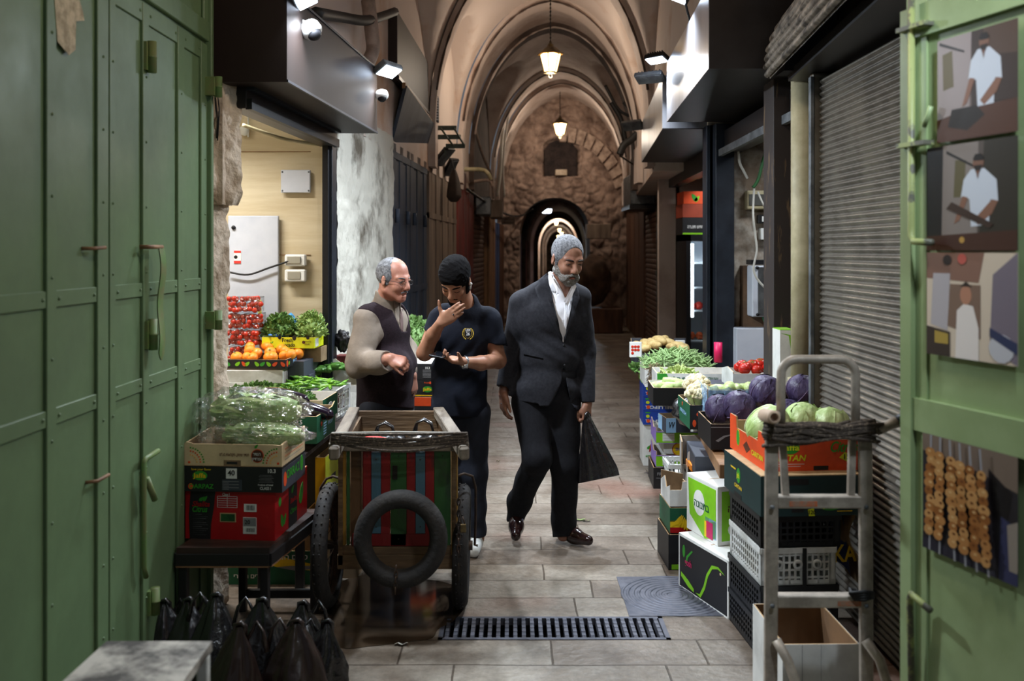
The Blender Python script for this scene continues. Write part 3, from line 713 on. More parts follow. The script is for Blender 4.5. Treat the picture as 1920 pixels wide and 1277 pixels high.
# ================================================================ doors and shutters down the alley
dn = [4]
def plankdoor(side, y0, y1, z0, z1, mat, label, n=6, inset=.02, rails=(), hw=None):
    q = MB(); f = XL if side < 0 else XR
    for k in range(n):
        a = y0+(y1-y0)*k/n; b = y0+(y1-y0)*(k+1)/n-.015; i = inset+.008*(k % 2)
        xa, xb = f(a)+side*i, f(b)+side*i
        q.hexa([(xa,a,z0),(xb,b,z0),(xb+side*.04,b,z0),(xa+side*.04,a,z0),(xa,a,z1),(xb,b,z1),(xb+side*.04,b,z1),(xa+side*.04,a,z1)], mat)
    q.hexa([(f(y0)+side*(inset+.03),y0,z0),(f(y1)+side*(inset+.03),y1,z0),(f(y1)+side*(inset+.2),y1,z0),(f(y0)+side*(inset+.2),y0,z0),
            (f(y0)+side*(inset+.03),y0,z1),(f(y1)+side*(inset+.03),y1,z1),(f(y1)+side*(inset+.2),y1,z1),(f(y0)+side*(inset+.2),y0,z1)], mat)
    for zr in rails:
        q.hexa([(f(y0)-side*.005,y0,zr),(f(y1)-side*.005,y1,zr),(f(y1)+side*.03,y1,zr),(f(y0)+side*.03,y0,zr),
                (f(y0)-side*.005,y0,zr+.06),(f(y1)-side*.005,y1,zr+.06),(f(y1)+side*.03,y1,zr+.06),(f(y0)+side*.03,y0,zr+.06)], mat)
    o = struct('door_%d' % dn[0], q, label=label); dn[0] += 1
    if hw is not None:
        q = MB()
        for (yy, zz_) in hw: q.tube([(f(yy)-side*.03,yy,zz_-.06),(f(yy)-side*.03,yy,zz_+.06)], .02, mat, 8)
        part('hinge', q, o)
    return o
def rollshut(side, y0, y1, z0, z1, mat, label, pitch=.08):
    q = MB(); f = XL if side < 0 else XR; n = int((z1-z0)/pitch)
    prof = []
    for k in range(n):
        for (t, d) in ((0,.0),(.12,.014),(.5,.02),(.88,.014)): prof.append((z0+(k+t)*pitch, d))
    q.grid(lambda s, t: (f(y0+s*(y1-y0))+side*.06-side*prof[int(t*(len(prof)-1)+.5)][1], y0+s*(y1-y0), prof[int(t*(len(prof)-1)+.5)][0]), 3, len(prof), mat, False)
    o = struct('door_%d' % dn[0], q, label=label); dn[0] += 1; return o
plankdoor(-1, 7.80, 8.62, 0, 2.58, m_bluedoor, 'blue-grey ribbed steel door nearest the whitewashed pier', 5, .0, (1.25,.1,2.45), [(7.85,1.95),(8.35,1.95)])
plankdoor(-1, 8.64, 9.60, 0, 2.58, m_bluedoor, 'second blue-grey ribbed steel door under the slanted board', 5, .0, (1.25,.1,2.45), [(8.7,1.95),(9.3,1.95)])
plankdoor(-1, 9.75, 12.0, 0, 2.75, m_greyboard, 'weathered grey plank doors behind the young man', 9, .0, (2.0,))
plankdoor(-1, 12.1, 14.1, 0, 2.75, m_redwood, 'dull red plank doors under the conduit pipes', 6, .0, (1.2,))
rollshut(-1, 14.2, 16.1, 0, 2.35, m_brownwood, 'brown slatted shutter under the wall cabinet')
plankdoor(-1, 16.15, 17.3, 0, 2.25, m_tanwood, 'narrow tan plank door beside the blue strip', 3, -.05)
plankdoor(-1, 17.35, 18.6, 0, 2.2, m_bluefar, 'faded blue door near the low arch', 3, -.02)
plankdoor(-1, 18.7, 19.8, 0, 2.2, m_brownwood, 'dark brown door at the foot of the rubble wall', 3, -.02)
plankdoor(1, 11.05, 13.1, 0, 2.55, m_greendk, 'grey-green steel doors beyond the fridge shop', 6, .0, (1.3,.1), [(11.3,1.0),(12.4,1.0)])
rollshut(1, 13.2, 15.2, 0, 2.3, m_brownwood, 'brown slatted shutter under the wall box')
plankdoor(1, 15.3, 17.4, 0, 2.6, m_brownwood, 'tall brown wooden doors past the slatted shutter', 4)
plankdoor(1, 17.5, 19.8, 0, 2.6, m_brownwood, 'brown wooden doors touching the rubble wall', 4, .03)
# beyond the arch
for (s_, y0, y1, mat, lab) in ((-1,22,25,m_bluefar,'blue shop front beyond the low arch'),(-1,26,28,m_redwood,'red shop front beyond the low arch'),(-1,29,33,M('olive_canvas',(86,98,58),.8),'olive green hanging beyond the low arch'),(-1,34,40,m_greyboard,'pale board front deep in the alley'),(1,22,26,m_brownwood,'brown shop front beyond the low arch'),(1,27,34,m_redwood,'dark red shop front deep beyond the low arch')):
    q = MB(); c0, c1 = TC(y0)+s_*1.0, TC(y1)+s_*1.0
    for k in range(4):
        a0 = y0+(y1-y0)*k/4; a1 = y0+(y1-y0)*(k+1)/4-.06; xa, xb = TC(a0)+s_*1.0, TC(a1)+s_*1.0
        q.hexa([(xa-.03,a0,0),(xa+.03,a0,0),(xb+.03,a1,0),(xb-.03,a1,0),(xa-.03,a0,2.1),(xa+.03,a0,2.1),(xb+.03,a1,2.1),(xb-.03,a1,2.1)], mat)
    struct('door_%d' % dn[0], q, label=lab); dn[0] += 1
# ================================================================ fittings on the walls
q = MB(); Xa = GX(1182,14); Xb = GX(1228,14)
q.bbox(Xa, Xb, 14.0, 14.9, GZ(383,14), GZ(326,14), m_steelgrey, .01)
q.bbox(GX(1205,14), GX(1220,14), 13.985, 14.0, GZ(368,14), GZ(353,14), m_steelgrey, .003)
q.box(Xa-.02, Xb+.02, 13.95, 15, GZ(392,14), GZ(384,14), m_signdark)
solo('wall_box', q, 'grey metal box with round vents mounted above the brown slatted shutter', 'wall box')
q = MB(); q.bbox(GX(892,14.5), GX(920,14.5), 14.5, 15.3, GZ(402,14.5), GZ(369,14.5), m_steelgrey, .01)
q.bbox(GX(918,15.0), GX(942,15.0), 14.9, 15.9, GZ(408,15), GZ(375,15), m_greyboard, .01)
solo('wall_cabinet', q, 'pale wall cabinet at the foot of the white conduits', 'cabinet')
q = MB(); q.bbox(GX(940,18), GX(966,18), 17.98, 18.0, GZ(421,18), GZ(406,18), m_greyboard, .003)
sd_t = M('faded_ink', (60,46,40), .8)
text_on(q, 'Coffee House', ((GX(953,18)), 17.979, GZ(411,18)), (1,0,0), (0,0,1), .05, sd_t, width=.22)
text_on(q, 'Restaurant', ((GX(953,18)), 17.979, GZ(417,18)), (1,0,0), (0,0,1), .05, sd_t, width=.2)
solo('hanging_sign', q, 'small pale two-line sign hanging beside the low arch', 'sign')
q = MB()
for (x0,y0_,x1_) in ((812,240,856),(816,257,864),(836,274,872)):
    q.beam(P(x0,y0_,10.2), P(x1_,y0_,10.2), .02, .05, m_greendk)
q.beam(P(813,242,10.2), P(813,282,10.2), .02, .04, m_greendk, up=(0,1,0)); q.beam(P(835,276,10.2), P(835,292,10.2), .02, .04, m_greendk, up=(0,1,0)); q.beam(P(816,257,10.2), P(816,275,10.2), .02, .03, m_greendk, up=(0,1,0))
q.tube([P(826,240,10.15), P(850,274,10.15)], .012, m_greendk, 5); q.tube([P(851,240,10.15), P(871,274,10.15)], .012, m_greendk, 5)
solo('iron_bracket', q, 'grey-green iron rack bracket with twisted bars on the plaster wall', 'bracket')
q = MB(); q.bbox(GX(806,9.8), GX(822,9.8), 9.78, 9.9, GZ(228,9.8), GZ(181,9.8), m_bluedoor, .004)
for k in range(9): q.box(GX(807,9.8), GX(822,9.8), 9.772, 9.78, GZ(226-k*5.1,9.8), GZ(223-k*5.1,9.8), m_white)
solo('vent_panel', q, 'blue-grey slotted panel on the wall over the iron bracket', 'vent')
# hanging bag
def bagfn(c, wd, dp, h, sd=0):
    def fn(s, t):
        a = 2*math.pi*s; k = (.25+.75*math.sin(min(1, t*1.15)*math.pi/2)**.8) if t < .87 else (1-(t-.87)/.13*.55)
        f = 1+.08*math.sin(a*5+sd+t*3)*(1-t*.4)
        return (c[0]+math.cos(a)*wd/2*k*f, c[1]+math.sin(a)*dp/2*k*f, c[2]-t*h)
    return fn
q = MB(); q.grid(bagfn(P(851,318,10.7), .17, .14, .38), 24, 14, M('dull_sack', (66,54,46), .8, col2=(50,42,36), scale=10), cu=True)
q.tube([P(851,320,10.7), P(848,300,10.75)], .006, m_cable, 5)
solo('hanging_bag', q, 'dark cloth bag hanging on the plank doors', 'bag')
# conduits and cables
def cable(pts, r, mat, label, name='cable', cat='cable'):
    q = MB(); P_ = [Vector(p) for p in pts]; out = []
    for i in range(len(P_)-1):
        p0, p1, p2, p3 = P_[max(i-1,0)], P_[i], P_[i+1], P_[min(i+2,len(P_)-1)]
        for k in range(6):
            t = k/6; out.append(.5*((2*p1)+(p2-p0)*t+(2*p0-5*p1+4*p2-p3)*t*t+(3*p1-p0-3*p2+p3)*t**3))
    out.append(P_[-1]); q.tube(out, r, mat, 8); return solo(name, q, label, cat)
cable([P(884,180,13.5),P(888,230,13.5),P(905,290,14.2),P(921,330,14.6),P(925,372,14.8)], .022, m_pipe, 'painted conduit slanting down the end of the plaster wall', 'conduit', 'pipe')
cable([P(948,210,17.6),P(941,262,17.6),P(938,320,17.6),P(932,368,17.6)], .03, m_cablew, 'pale cable bundle following the arch foot down to the cabinet')
cable([P(955,205,17.5),P(947,262,17.5),P(943,320,17.5),P(946,370,17.5)], .02, m_cablew, 'pale cable beside the bundle at the arch foot')
cable([P(852,318,12.4),P(900,318,13.0),P(914,324,13.0),P(920,336,13.1)], .03, m_beige, 'cream pipe bent along the wall above the red doors', 'conduit', 'pipe')
cable([P(878,342,13.4),P(915,338,13.6),P(924,350,13.6)], .025, m_pipe, 'second painted pipe under the cream one', 'conduit', 'pipe')
cable([P(876,355,13),P(900,372,14),P(945,400,17),P(975,405,19.6),P(1000,392,19.7)], .02, m_cable, 'black cable sagging from the wall cabinet to the low arch')
cable([P(1146,192,13.4),P(1165,225,13.4),P(1172,260,13.4),P(1180,272,13.4)], .035, m_cable, 'thick black cable looping down the ribs beside the steel sign box')
cable([P(1135,160,13.4),P(1156,200,13.4),P(1172,214,13.4),P(1186,216,13.4),P(1180,204,13.4),P(1168,192,13.4)], .022, m_cable, 'black cable curled on the vault rib')
cable([P(1195,250,12.2),P(1184,262,12.2),P(1170,272,12.2),P(1162,290,12.2)], .05, m_cable, 'dusty cable tangle hanging before the rubble wall')
cable([P(1162,292,12.2),P(1190,310,12.6),P(1225,332,13.2)], .012, m_cable, 'thin black wire running down to the grey wall box')
cable([P(690,0,6.4),P(697,60,6.4),P(699,95,6.4),P(686,125,6.2)], .05, m_pipe, 'fat plastered pipe bending down the rubble wall above the brown sign box', 'conduit', 'pipe')
cable([P(592,24,5.2),P(640,32,5.8),P(690,38,6.3),P(740,22,7.2)], .035, m_cable, 'dark cable bundle running along the wall above the brown sign box')
cable([P(455,234,5.2),P(500,250,5.3),P(545,263,5.5),P(606,272,5.8)], .011, m_beige, 'beige cable sagging across the plywood wall')
cable([P(428,510,5.74),P(465,515,5.74),P(505,502,5.74),P(541,490,5.74)], .006, m_cable, 'thin black wire running to the wall socket box')
for (x, y, W_, lab) in ((2.3,5.9,16,'small added lamp, unseen, under the ceiling of the tomato stall'),(2.4,9.7,14,'small added lamp, unseen, under the ceiling of the fridge shop')):  # unseen lamps added to brighten the two shop interiors
    t = thing('ceiling_lamp', (x,y,2.76), lab, 'lamp'); q = MB(); q.bbox(x-.3,x+.3,y-.04,y+.04,2.75,2.80,m_plastic,.005); part('housing', q, t)
    arealamp('lamp_light', (x,y,2.74), (x-.3,y+.2,0), .5, .08, W_, (.92,.96,1), t)
# boxes in the greengrocer room
Yw = 5.80
q = MB(); q.bbox(GX(430,Yw), GX(524,Yw), Yw-.03, Yw, .2, GZ(405,Yw), m_white, .004); t = solo('fuse_cabinet_door', q, 'tall white panel door with a warning sticker on the plywood wall', 'panel')
q = MB(); q.box(GX(439,Yw-.03), GX(452,Yw-.03), Yw-.033, Yw-.03, GZ(494,Yw), GZ(470,Yw), M('sticker_white',(232,226,220),.5))
red = M('label_red', (206,52,44), .5)
q.box(GX(439,Yw-.03), GX(452,Yw-.03), Yw-.0345, Yw-.033, GZ(474,Yw), GZ(470,Yw), red); q.box(GX(439,Yw-.03), GX(452,Yw-.03), Yw-.0345, Yw-.033, GZ(494,Yw), GZ(489,Yw), red)
q.ico((GX(445,Yw), Yw-.033, GZ(482,Yw)), .012, m_black, 1, (1,.1,1)); part('warning_sticker', q, t, 'small red and white sticker')
q = MB(); q.ico((GX(441,Yw), Yw-.035, GZ(427,Yw)), .014, m_black, 1); part('lock', q, t, 'small black lock')
q = MB(); q.bbox(GX(528,Yw), GX(583,Yw), Yw-.022, Yw, GZ(362,Yw), GZ(319,Yw), m_white, .004)
for a in (531,580):
    for b in (323,358): q.ico((GX(a,Yw), Yw-.022, GZ(b,Yw)), .006, m_steelgrey, 1)
solo('junction_plate', q, 'blank white cover plate with corner screws on the plywood wall', 'plate')
for (y0,y1,lab,tilt) in ((477,499,'white wall socket box with its flap up, above the other one',.03),(505,528,'white wall socket box under the one with its flap up',0)):
    t = thing('socket_box', (GX(555,Yw), Yw, GZ(y1,Yw)), lab, 'socket')
    q = MB(); q.bbox(GX(537,Yw), GX(576,Yw), Yw-.05, Yw, GZ(y1,Yw), GZ(y0,Yw), m_plastic, .008); part('housing', q, t)
    q = MB(); q.bbox(GX(543,Yw), GX(567,Yw), Yw-.056-tilt*.3, Yw-.05, GZ(y1-5,Yw), GZ(y0+4,Yw), M('smoked_window',(150,146,132),.2), .002); part('flap', q, t, 'greyish clear flap')
q = MB(); q.lathe((GX(459,Yw),Yw,GZ(246,Yw)), [(0,-.03),(.03,-.03),(.03,.0)], m_plastic, 16, (0,1,0)); q.tube([(GX(467,Yw),Yw-.02,GZ(212,Yw)),(GX(467,Yw),Yw-.02,GZ(258,Yw))], .006, m_plastic, 6)
solo('ceiling_socket', q, 'round white socket high on the plywood wall', 'socket')
# electric fittings on the right cross wall
Yr = 6.90
t = thing('breaker_box', (GX(1420,Yr),Yr,GZ(392,Yr)), 'cream framed breaker box high on the cement wall', 'breaker box')
q = MB(); q.bbox(GX(1398,Yr), GX(1442,Yr), Yr-.05, Yr+.05, GZ(393,Yr), GZ(358,Yr), m_beige, .006); part('housing', q, t)
q = MB(); q.bbox(GX(1401,Yr), GX(1440,Yr), Yr-.058, Yr-.05, GZ(386,Yr), GZ(365,Yr), M('smoked_lid',(88,88,84),.15), .002); part('lid', q, t, 'smoked clear lid')
t = thing('switch_plate', (GX(1437,Yr),Yr,GZ(419,Yr)), 'black switch plate with a row of white switches', 'switch')
q = MB(); q.bbox(GX(1420,Yr), GX(1456,Yr), Yr-.03, Yr+.05, GZ(419,Yr), GZ(403,Yr), m_black, .004); part('frame', q, t)
for k in range(5):
    q = MB(); q.bbox(GX(1426.5+k*5.4,Yr), GX(1431+k*5.4,Yr), Yr-.036, Yr-.03, GZ(416,Yr), GZ(406,Yr), m_plastic, .001); part('switch', q, t, 'white rocker switch')
t = thing('wall_socket', (GX(1441,Yr),Yr,GZ(450,Yr)), 'white wall socket with a round dial under the switch plate', 'socket')
q = MB(); q.bbox(GX(1425,Yr), GX(1460,Yr), Yr-.03, Yr+.05, GZ(450,Yr), GZ(428,Yr), m_plastic, .006); part('plate', q, t)
q = MB(); q.lathe((GX(1443,Yr),Yr-.03,GZ(440,Yr)), [(0,-.012),(.024,-.012),(.03,0)], m_plastic, 16, (0,1,0)); part('dial', q, t)
t = thing('meter_box', (GX(1430,6.7),6.7,GZ(594,6.7)), 'large clear fronted electric meter box on a wooden board', 'meter box')
q = MB(); q.bbox(GX(1392,6.85), GX(1470,6.85), 6.83, 6.95, GZ(615,6.85), GZ(498,6.85), M('meter_board',(112,86,64),.8,col2=(84,64,50),scale=6), .004); part('backboard', q, t, 'brown wooden board')
q = MB(); q.bbox(GX(1409,6.7), GX(1470,6.7), 6.68, 6.83, GZ(594,6.7), GZ(498,6.7), m_white, .008); part('housing', q, t)
q = MB(); q.box(GX(1420,6.7), GX(1470,6.7), 6.674, 6.68, GZ(591,6.7), GZ(501,6.7), M('meter_window',(84,86,86),.12,col2=(60,60,62),scale=9)); part('window', q, t, 'dark see-through window')
q = MB(); q.bbox(GX(1432,6.7), GX(1452,6.7), 6.66, 6.674, GZ(520,6.7), GZ(504,6.7), m_steelgrey, .002); q.bbox(GX(1434,6.7), GX(1450,6.7), 6.655, 6.66, GZ(508,6.7), GZ(504,6.7), M('label_yellow',(222,200,40),.5), .001); part('breaker', q, t); q = MB(); q.bbox(GX(1441,6.7), GX(1455,6.7), 6.65, 6.674, GZ(590,6.7), GZ(556,6.7), m_plastic, .003); part('breaker', q, t, 'white breaker')
for (a, b) in ((1420,502),(1421,590)):
    q = MB(); q.lathe((GX(a,6.67),6.68,GZ(b,6.67)), [(0,-.012),(.012,-.012),(.012,0)], m_black, 10, (0,1,0)); part('screw', q, t)
q = MB(); q.bbox(GX(1402,6.8), GX(1442,6.8), 6.72, 6.85, GZ(496,6.8), GZ(487,6.8), m_black, .004); solo('cable_duct', q, 'short black bar on top of the meter box', 'duct')
cable([P(1414,352,6.8),P(1412,400,6.6),P(1416,440,6.6),P(1419,470,6.6),P(1413,505,6.6),P(1425,530,6.6),P(1450,552,6.6)], .008, m_cablew, 'white cable hanging over the meter box')
cable([P(1421,360,6.75),P(1432,385,6.7),P(1446,405,6.7),P(1456,425,6.7)], .008, m_cablew, 'white cable running across the switch plate')
cable([P(1383,250,6.8),P(1386,300,6.8),P(1394,320,6.8),P(1402,335,6.8)], .010, m_cablew, 'dusty white cable end beside the dark frame')
cable([P(1448,262,6.7),P(1434,290,6.7),P(1422,335,6.7),P(1412,352,6.7)], .012, M('green_hose',(44,92,50),.5), 'dark green hose bending down to the breaker box', 'hose', 'hose')
cable([P(1431,594,6.75),P(1436,606,6.7),P(1450,611,6.7)], .010, M('green_wire',(46,140,96),.5), 'green wire loop under the meter box')
q = MB(); q.bbox(GX(1378,6.75), GX(1437,6.75), 6.70, 6.9, GZ(705,6.75), GZ(615,6.75), m_white, .004); q.bbox(GX(1438,6.75), GX(1460,6.75), 6.72, 6.9, GZ(700,6.75), GZ(640,6.75), m_white, .004)
solo('white_cabinet', q, 'white painted board cabinet behind the red tomatoes', 'cabinet')
# fridge and what stands on it
t = thing('drinks_fridge', (GX(1350,10.3),10.3,0), 'glass fronted fridge seen in a narrow shop opening', 'fridge')
x0, x1 = GX(1287,10.2), GX(1287,10.2)+.66
m_frw = M('fridge_white', (214,222,232), .35)
q = MB(); z0, z1 = .08, GZ(440,10.2)
q.box(x0, x0+.05, 10.2, 10.8, z0, z1, m_black); q.box(x1-.05, x1, 10.2, 10.8, z0, z1, m_black); q.box(x0, x1, 10.2, 10.8, z1-.07, z1, m_black); q.box(x0, x1, 10.2, 10.8, .0, .12, m_black); q.box(x0+.05, x1-.05, 10.74, 10.8, .1, z1-.06, m_frw)
part('body', q, t)
for z in (.28,.62,.96,1.22,1.5):
    q = MB(); q.box(x0+.055, x1-.055, 10.26, 10.73, z, z+.02, m_frw); part('shelf', q, t)
q = MB(); q.box(x0+.05, x1-.05, 10.19, 10.196, .13, z1-.07, M('fridge_glass',(240,248,250),.03,trans=1,ior=1.1)); part('glass_door', q, t, 'clear glass door')
q = MB(); q.box(x0+.06, x0+.09, 10.24, 10.26, .9, z1-.1, M('fridge_tube',(240,248,255),emit=5)); part('light_strip', q, t, 'lit white strip')
arealamp('lamp_light', (x0+.3,10.24,z1-.1), (x0+.3,10.5,.3), .5, .06, 7, (.9,.96,1), t)
rnd = random.Random(3)
for (z, col, n_, nm, lab) in ((.98,(188,50,38),7,'tomato_punnet','punnet of small tomatoes on the fridge shelf'),(.30,(50,70,170),6,'snack_packet','blue packet on the low fridge shelf'),(.64,(210,90,40),5,'snack_packet','orange packet on the fridge shelf')):
    src = None
    for k in range(n_):
        c = Vector((x0+.09+k*.08, 10.33+.05*rnd.random(), z))
        if src is None:
            q = MB(); q.ico((0,0,.045), .045, M('packet_%d' % col[0], col, .4), 2, (.9,1,1), fn=lambda p: 1+.12*math.sin(p.x*9+p.z*7)); src = solo(nm, q, lab, 'packet', lab+'s', (0,0,0)); src.location = c
        else: dup(src, c, (0,0,rnd.random()*3))
# stuff heaped near the far dark opening
q = MB(); q.ico((GX(1112,18.6),18.4,1.05), .34, M('brown_sack',(84,62,46),.9,col2=(58,42,32),scale=4), 3, (1,.8,1.5), fn=lambda p: 1+.12*noise.noise(p*2.2))
solo('sack', q, 'big dim brown sack standing far down the alley', 'sack')
q = MB(); q.bbox(GX(1098,18.8), GX(1160,18.8), 18.1, 18.7, 0, .5, m_brownwood, .02)
solo('crate_bench', q, 'low dark wooden bench under the dim brown sack', 'bench')
q = MB(); q.bbox(GX(1098,19.4), GX(1142,19.4), 19.0, 19.5, GZ(448,19.4), GZ(421,19.4), m_greyboard, .01)
solo('wall_cabinet', q, 'dim boxed cabinet beside the crown of the low arch', 'cabinet')
# ================================================================ cartons, crates
m_card = M('cardboard', (186,154,112), .8, col2=(164,132,94), scale=9)
m_cardin = M('cardboard_inside', (150,124,92), .85, col2=(120,98,72), scale=6)
m_cardgrey = M('grey_cardboard', (150,142,134), .85, col2=(124,116,110), scale=6)
def cp(name, c, c2=None, r=.5): return M(name, c, r, col2=c2 or tuple(int(v*.86) for v in c), scale=5, lo=.45, hi=.7)
c_black = cp('print_black', (30,30,32)); c_red = cp('print_red', (172,12,20)); c_tan = cp('print_kraft', (214,190,150)); c_white = cp('print_white', (226,226,222))
c_green = cp('print_dark_green', (22,88,58)); c_dkgreen = cp('print_bottle_green', (24,48,48)); c_lime = cp('print_lime', (128,196,30)); c_yellow = cp('print_yellow', (214,222,30))
c_orange = cp('print_orange', (222,78,32)); c_blue = cp('print_blue', (34,66,158)); c_purple = cp('print_lilac', (132,106,182)); c_grey = cp('print_grey', (132,132,134))
c_gold = cp('print_gold', (236,196,24)); c_leaf = cp('print_leaf', (52,150,44)); c_ink = cp('print_ink', (26,24,24)); c_pink = cp('print_magenta', (190,30,90)); c_brown = cp('print_brown', (88,46,28))
c_steel = cp('print_slate', (58,62,72)); c_sky = cp('print_sky', (150,190,224))
def carton(name, label, x, y, z, w, d, h, rot=0, skin=None, front=None, side_l=None, side_r=None, inner=None, decals=(), tops=None, group=None, closed=None, cat='carton', lean=0, bottom=True):
    """x,y,z: the corner where front and left face meet, at the bottom"""
    skin = skin or m_card; inner = inner or m_cardin; T = .005
    mx = Matrix.Translation((x,y,z)) @ Matrix.Rotation(rot, 4, 'Z') @ Matrix.Rotation(lean, 4, 'X')
    q = MB(); tops = tops or {}
    faces = {'f': ((0,0,0),(1,0,0),w,(0,-1,0)), 'b': ((w,d,0),(-1,0,0),w,(0,1,0)), 'l': ((0,d,0),(0,-1,0),d,(-1,0,0)), 'r': ((w,0,0),(0,1,0),d,(1,0,0))}
    sk = {'f': front or skin, 'b': skin, 'l': side_l or skin, 'r': side_r or skin}
    R = mx.to_3x3()
    for k, (o, u, L, n) in faces.items():
        o = Vector(o); u = Vector(u); n = Vector(n); top = tops.get(k, [(0,1),(1,1)])
        prof = [(0,0),(1,0)] + [(a, b) for a, b in sorted(top, reverse=True)]
        def pt(a, b, off): return mx @ (o+u*a*L+Vector((0,0,b*h))+n*off)
        q.poly([pt(a,b,0) for a,b in prof], T, m_card, R @ n)
        q.poly([pt(a,b,.0012) for a,b in prof], .0012, sk[k], R @ n)
        q.poly([pt(a,b,-T-.001) for a,b in prof][::-1], .001, inner, -(R @ n))
    if bottom: q.box(T,w-T,T,d-T,.002,.008,m_cardin,mx)
    if closed:   # flat lid
        q.box(0,w,0,d,h-.001,h+.004,closed,mx)
        q.box(w*.2,w*.8,d/2-.004,d/2+.004,h+.004,h+.005,m_card,mx)
    for dd in decals:
        k = dd[0]; o, u, L, n = faces[k] if k != 't' else ((0,0,h+.004),(1,0,0),w,(0,0,1))
        o = Vector(o); u = Vector(u); n = Vector(n); H = h if k != 't' else d; vv = Vector((0,0,1)) if k != 't' else Vector((0,1,0))
        def pt(a, b, off=.0022): return mx @ (o+u*a*L+vv*b*H+n*off)
        kd = dd[1]; lay = .0022
        if kd == 'r':
            a0,b0,a1,b1,m_ = dd[2:7]; lf = dd[7] if len(dd) > 7 else 0
            q.poly([pt(a0,b0,lay+lf),pt(a1,b0,lay+lf),pt(a1,b1,lay+lf),pt(a0,b1,lay+lf)], .0009, m_, R @ n)
        elif kd == 'e':
            a,b,ra,rb,m_ = dd[2:7]; lf = dd[7] if len(dd) > 7 else 0
            q.poly([pt(a+ra/L*math.cos(t*math.pi/10), b+rb/H*math.sin(t*math.pi/10), lay+lf) for t in range(20)], .0009, m_, R @ n)
        elif kd == 'p':
            pts, m_ = dd[2:4]; lf = dd[4] if len(dd) > 4 else 0
            q.poly([pt(a,b,lay+lf) for a,b in pts], .0009, m_, R @ n)
        elif kd == 't':
            s_, a, b, size, m_ = dd[2:7]; wd = dd[7] if len(dd) > 7 else None; fl = dd[8] if len(dd) > 8 else 1; shr = dd[9] if len(dd) > 9 else 0
            text_on(q, s_, pt(a,b,lay), R @ u*fl, (R @ vv)*fl, size, m_, .02, wd*L if wd else None, .0016, shr)
    return solo(name, q, label, cat, group, (x,y,z))
def leafd(face, cx, cy, L, H, ang, ln, wd, mat, w, h, lf=.0006):
    pts = []
    for t in range(12):
        a = 2*math.pi*t/12; px_ = math.cos(a)*ln/2; py_ = math.sin(a)*wd/2*(1-.35*math.cos(a))
        X = px_*math.cos(ang)-py_*math.sin(ang); Y_ = px_*math.sin(ang)+py_*math.cos(ang); pts.append((cx+X/w, cy+Y_/h))
    return (face, 'p', pts, mat, lf)
def crate(name, label, x, y, z, w, d, h, rot, mat, nb=9, nr=3, group=None, solid=.25, extra=None):
    mx = Matrix.Translation((x,y,z)) @ Matrix.Rotation(rot, 4, 'Z'); q = MB(); T = .007
    q.box(0,w,0,d,0,.006,mat,mx)
    for (a0,b0,a1,b1) in ((0,0,w,0),(w,0,w,d),(w,d,0,d),(0,d,0,0)):
        A = Vector((a0,b0,0)); B = Vector((a1,b1,0)); L = (B-A).length; u = (B-A).normalized(); nn = Vector((u.y,-u.x,0))
        def bar(s0, s1, z0, z1, t0=0, t1=T):
            c = [A+u*s0-nn*t0, A+u*s1-nn*t0, A+u*s1-nn*t1, A+u*s0-nn*t1]
            q.hexa([mx @ (p+Vector((0,0,z0))) for p in c]+[mx @ (p+Vector((0,0,z1))) for p in c], mat)
        bar(0,L,h-.022,h,-.005,T+.002); bar(0,L,0,.02); bar(0,.03,0,h); bar(L-.03,L,0,h)
        n = max(3, int(nb*L/w)); 
        for i in range(1, n): bar(L*i/n-.004, L*i/n+.004, 0, h)
        for j in range(1, nr+1): bar(0, L, h*j/(nr+1)-.004, h*j/(nr+1)+.004, .001)
        if solid: bar(L*.5-L*solid/2, L*.5+L*solid/2, h*.35, h*.62, .001)
    if extra: extra(q, mx)
    return solo(name, q, label, 'crate', group, (x,y,z))
m_blackpl = M('black_crate_plastic', (26,27,30), .42, bump=.05); m_whitepl = M('white_crate_plastic', (212,214,212), .45, col2=(182,182,176), scale=9); m_greypl = M('slate_crate_plastic', (64,68,78), .5)
# ================================================================ produce (built at the origin, then copied)
m_orange = M('orange_peel', (238,128,22), .38, col2=(246,150,40), scale=9, bump=.25, bscale=260, coat=.2)
m_tomato = M('tomato_skin', (186,26,18), .18, col2=(206,52,30), scale=20, coat=.5)
m_cherry = M('cherry_tomato_skin', (168,30,18), .22, col2=(196,62,32), scale=40, coat=.4)
m_calyx = M('green_calyx', (70,120,40), .6)
m_bean = M('green_bean', (116,148,86), .5, col2=(156,178,122), scale=12)
m_cuke = M('dark_green_skin', (58,104,40), .35, col2=(92,140,60), scale=18, streak=(1,1,.2))
m_pepper = M('pepper_green', (110,160,44), .22, col2=(60,116,34), scale=14, coat=.3)
m_squash = M('pale_squash', (176,190,128), .42, col2=(148,168,100), scale=22, bump=.1)
m_egg = M('eggplant_skin', (20,10,26), .12, coat=.8)
m_potato = M('potato_skin', (214,186,126), .6, col2=(186,154,96), scale=20, bump=.2)
m_cabg = M('green_cabbage', (160,190,108), .42, col2=(214,224,168), scale=7, bump=.5, bscale=26, streak=(1,1,.4))
m_cabp = M('purple_cabbage', (56,44,74), .42, col2=(98,88,122), scale=9, bump=.6, bscale=26, streak=(1,1,.5), spec=.4)
m_caul = M('cauliflower_curd', (228,216,178), .75, col2=(208,192,148), scale=30, bump=.5, bscale=120)
m_lettuce = M('lettuce_leaf', (118,150,74), .5, col2=(164,188,112), scale=12, bump=.3, bscale=50)
m_herb = M('herb_leaf', (72,112,50), .55, col2=(118,152,80), scale=26)
m_lettpale = M('lettuce_rib', (196,206,142), .5, col2=(160,184,104), scale=14)
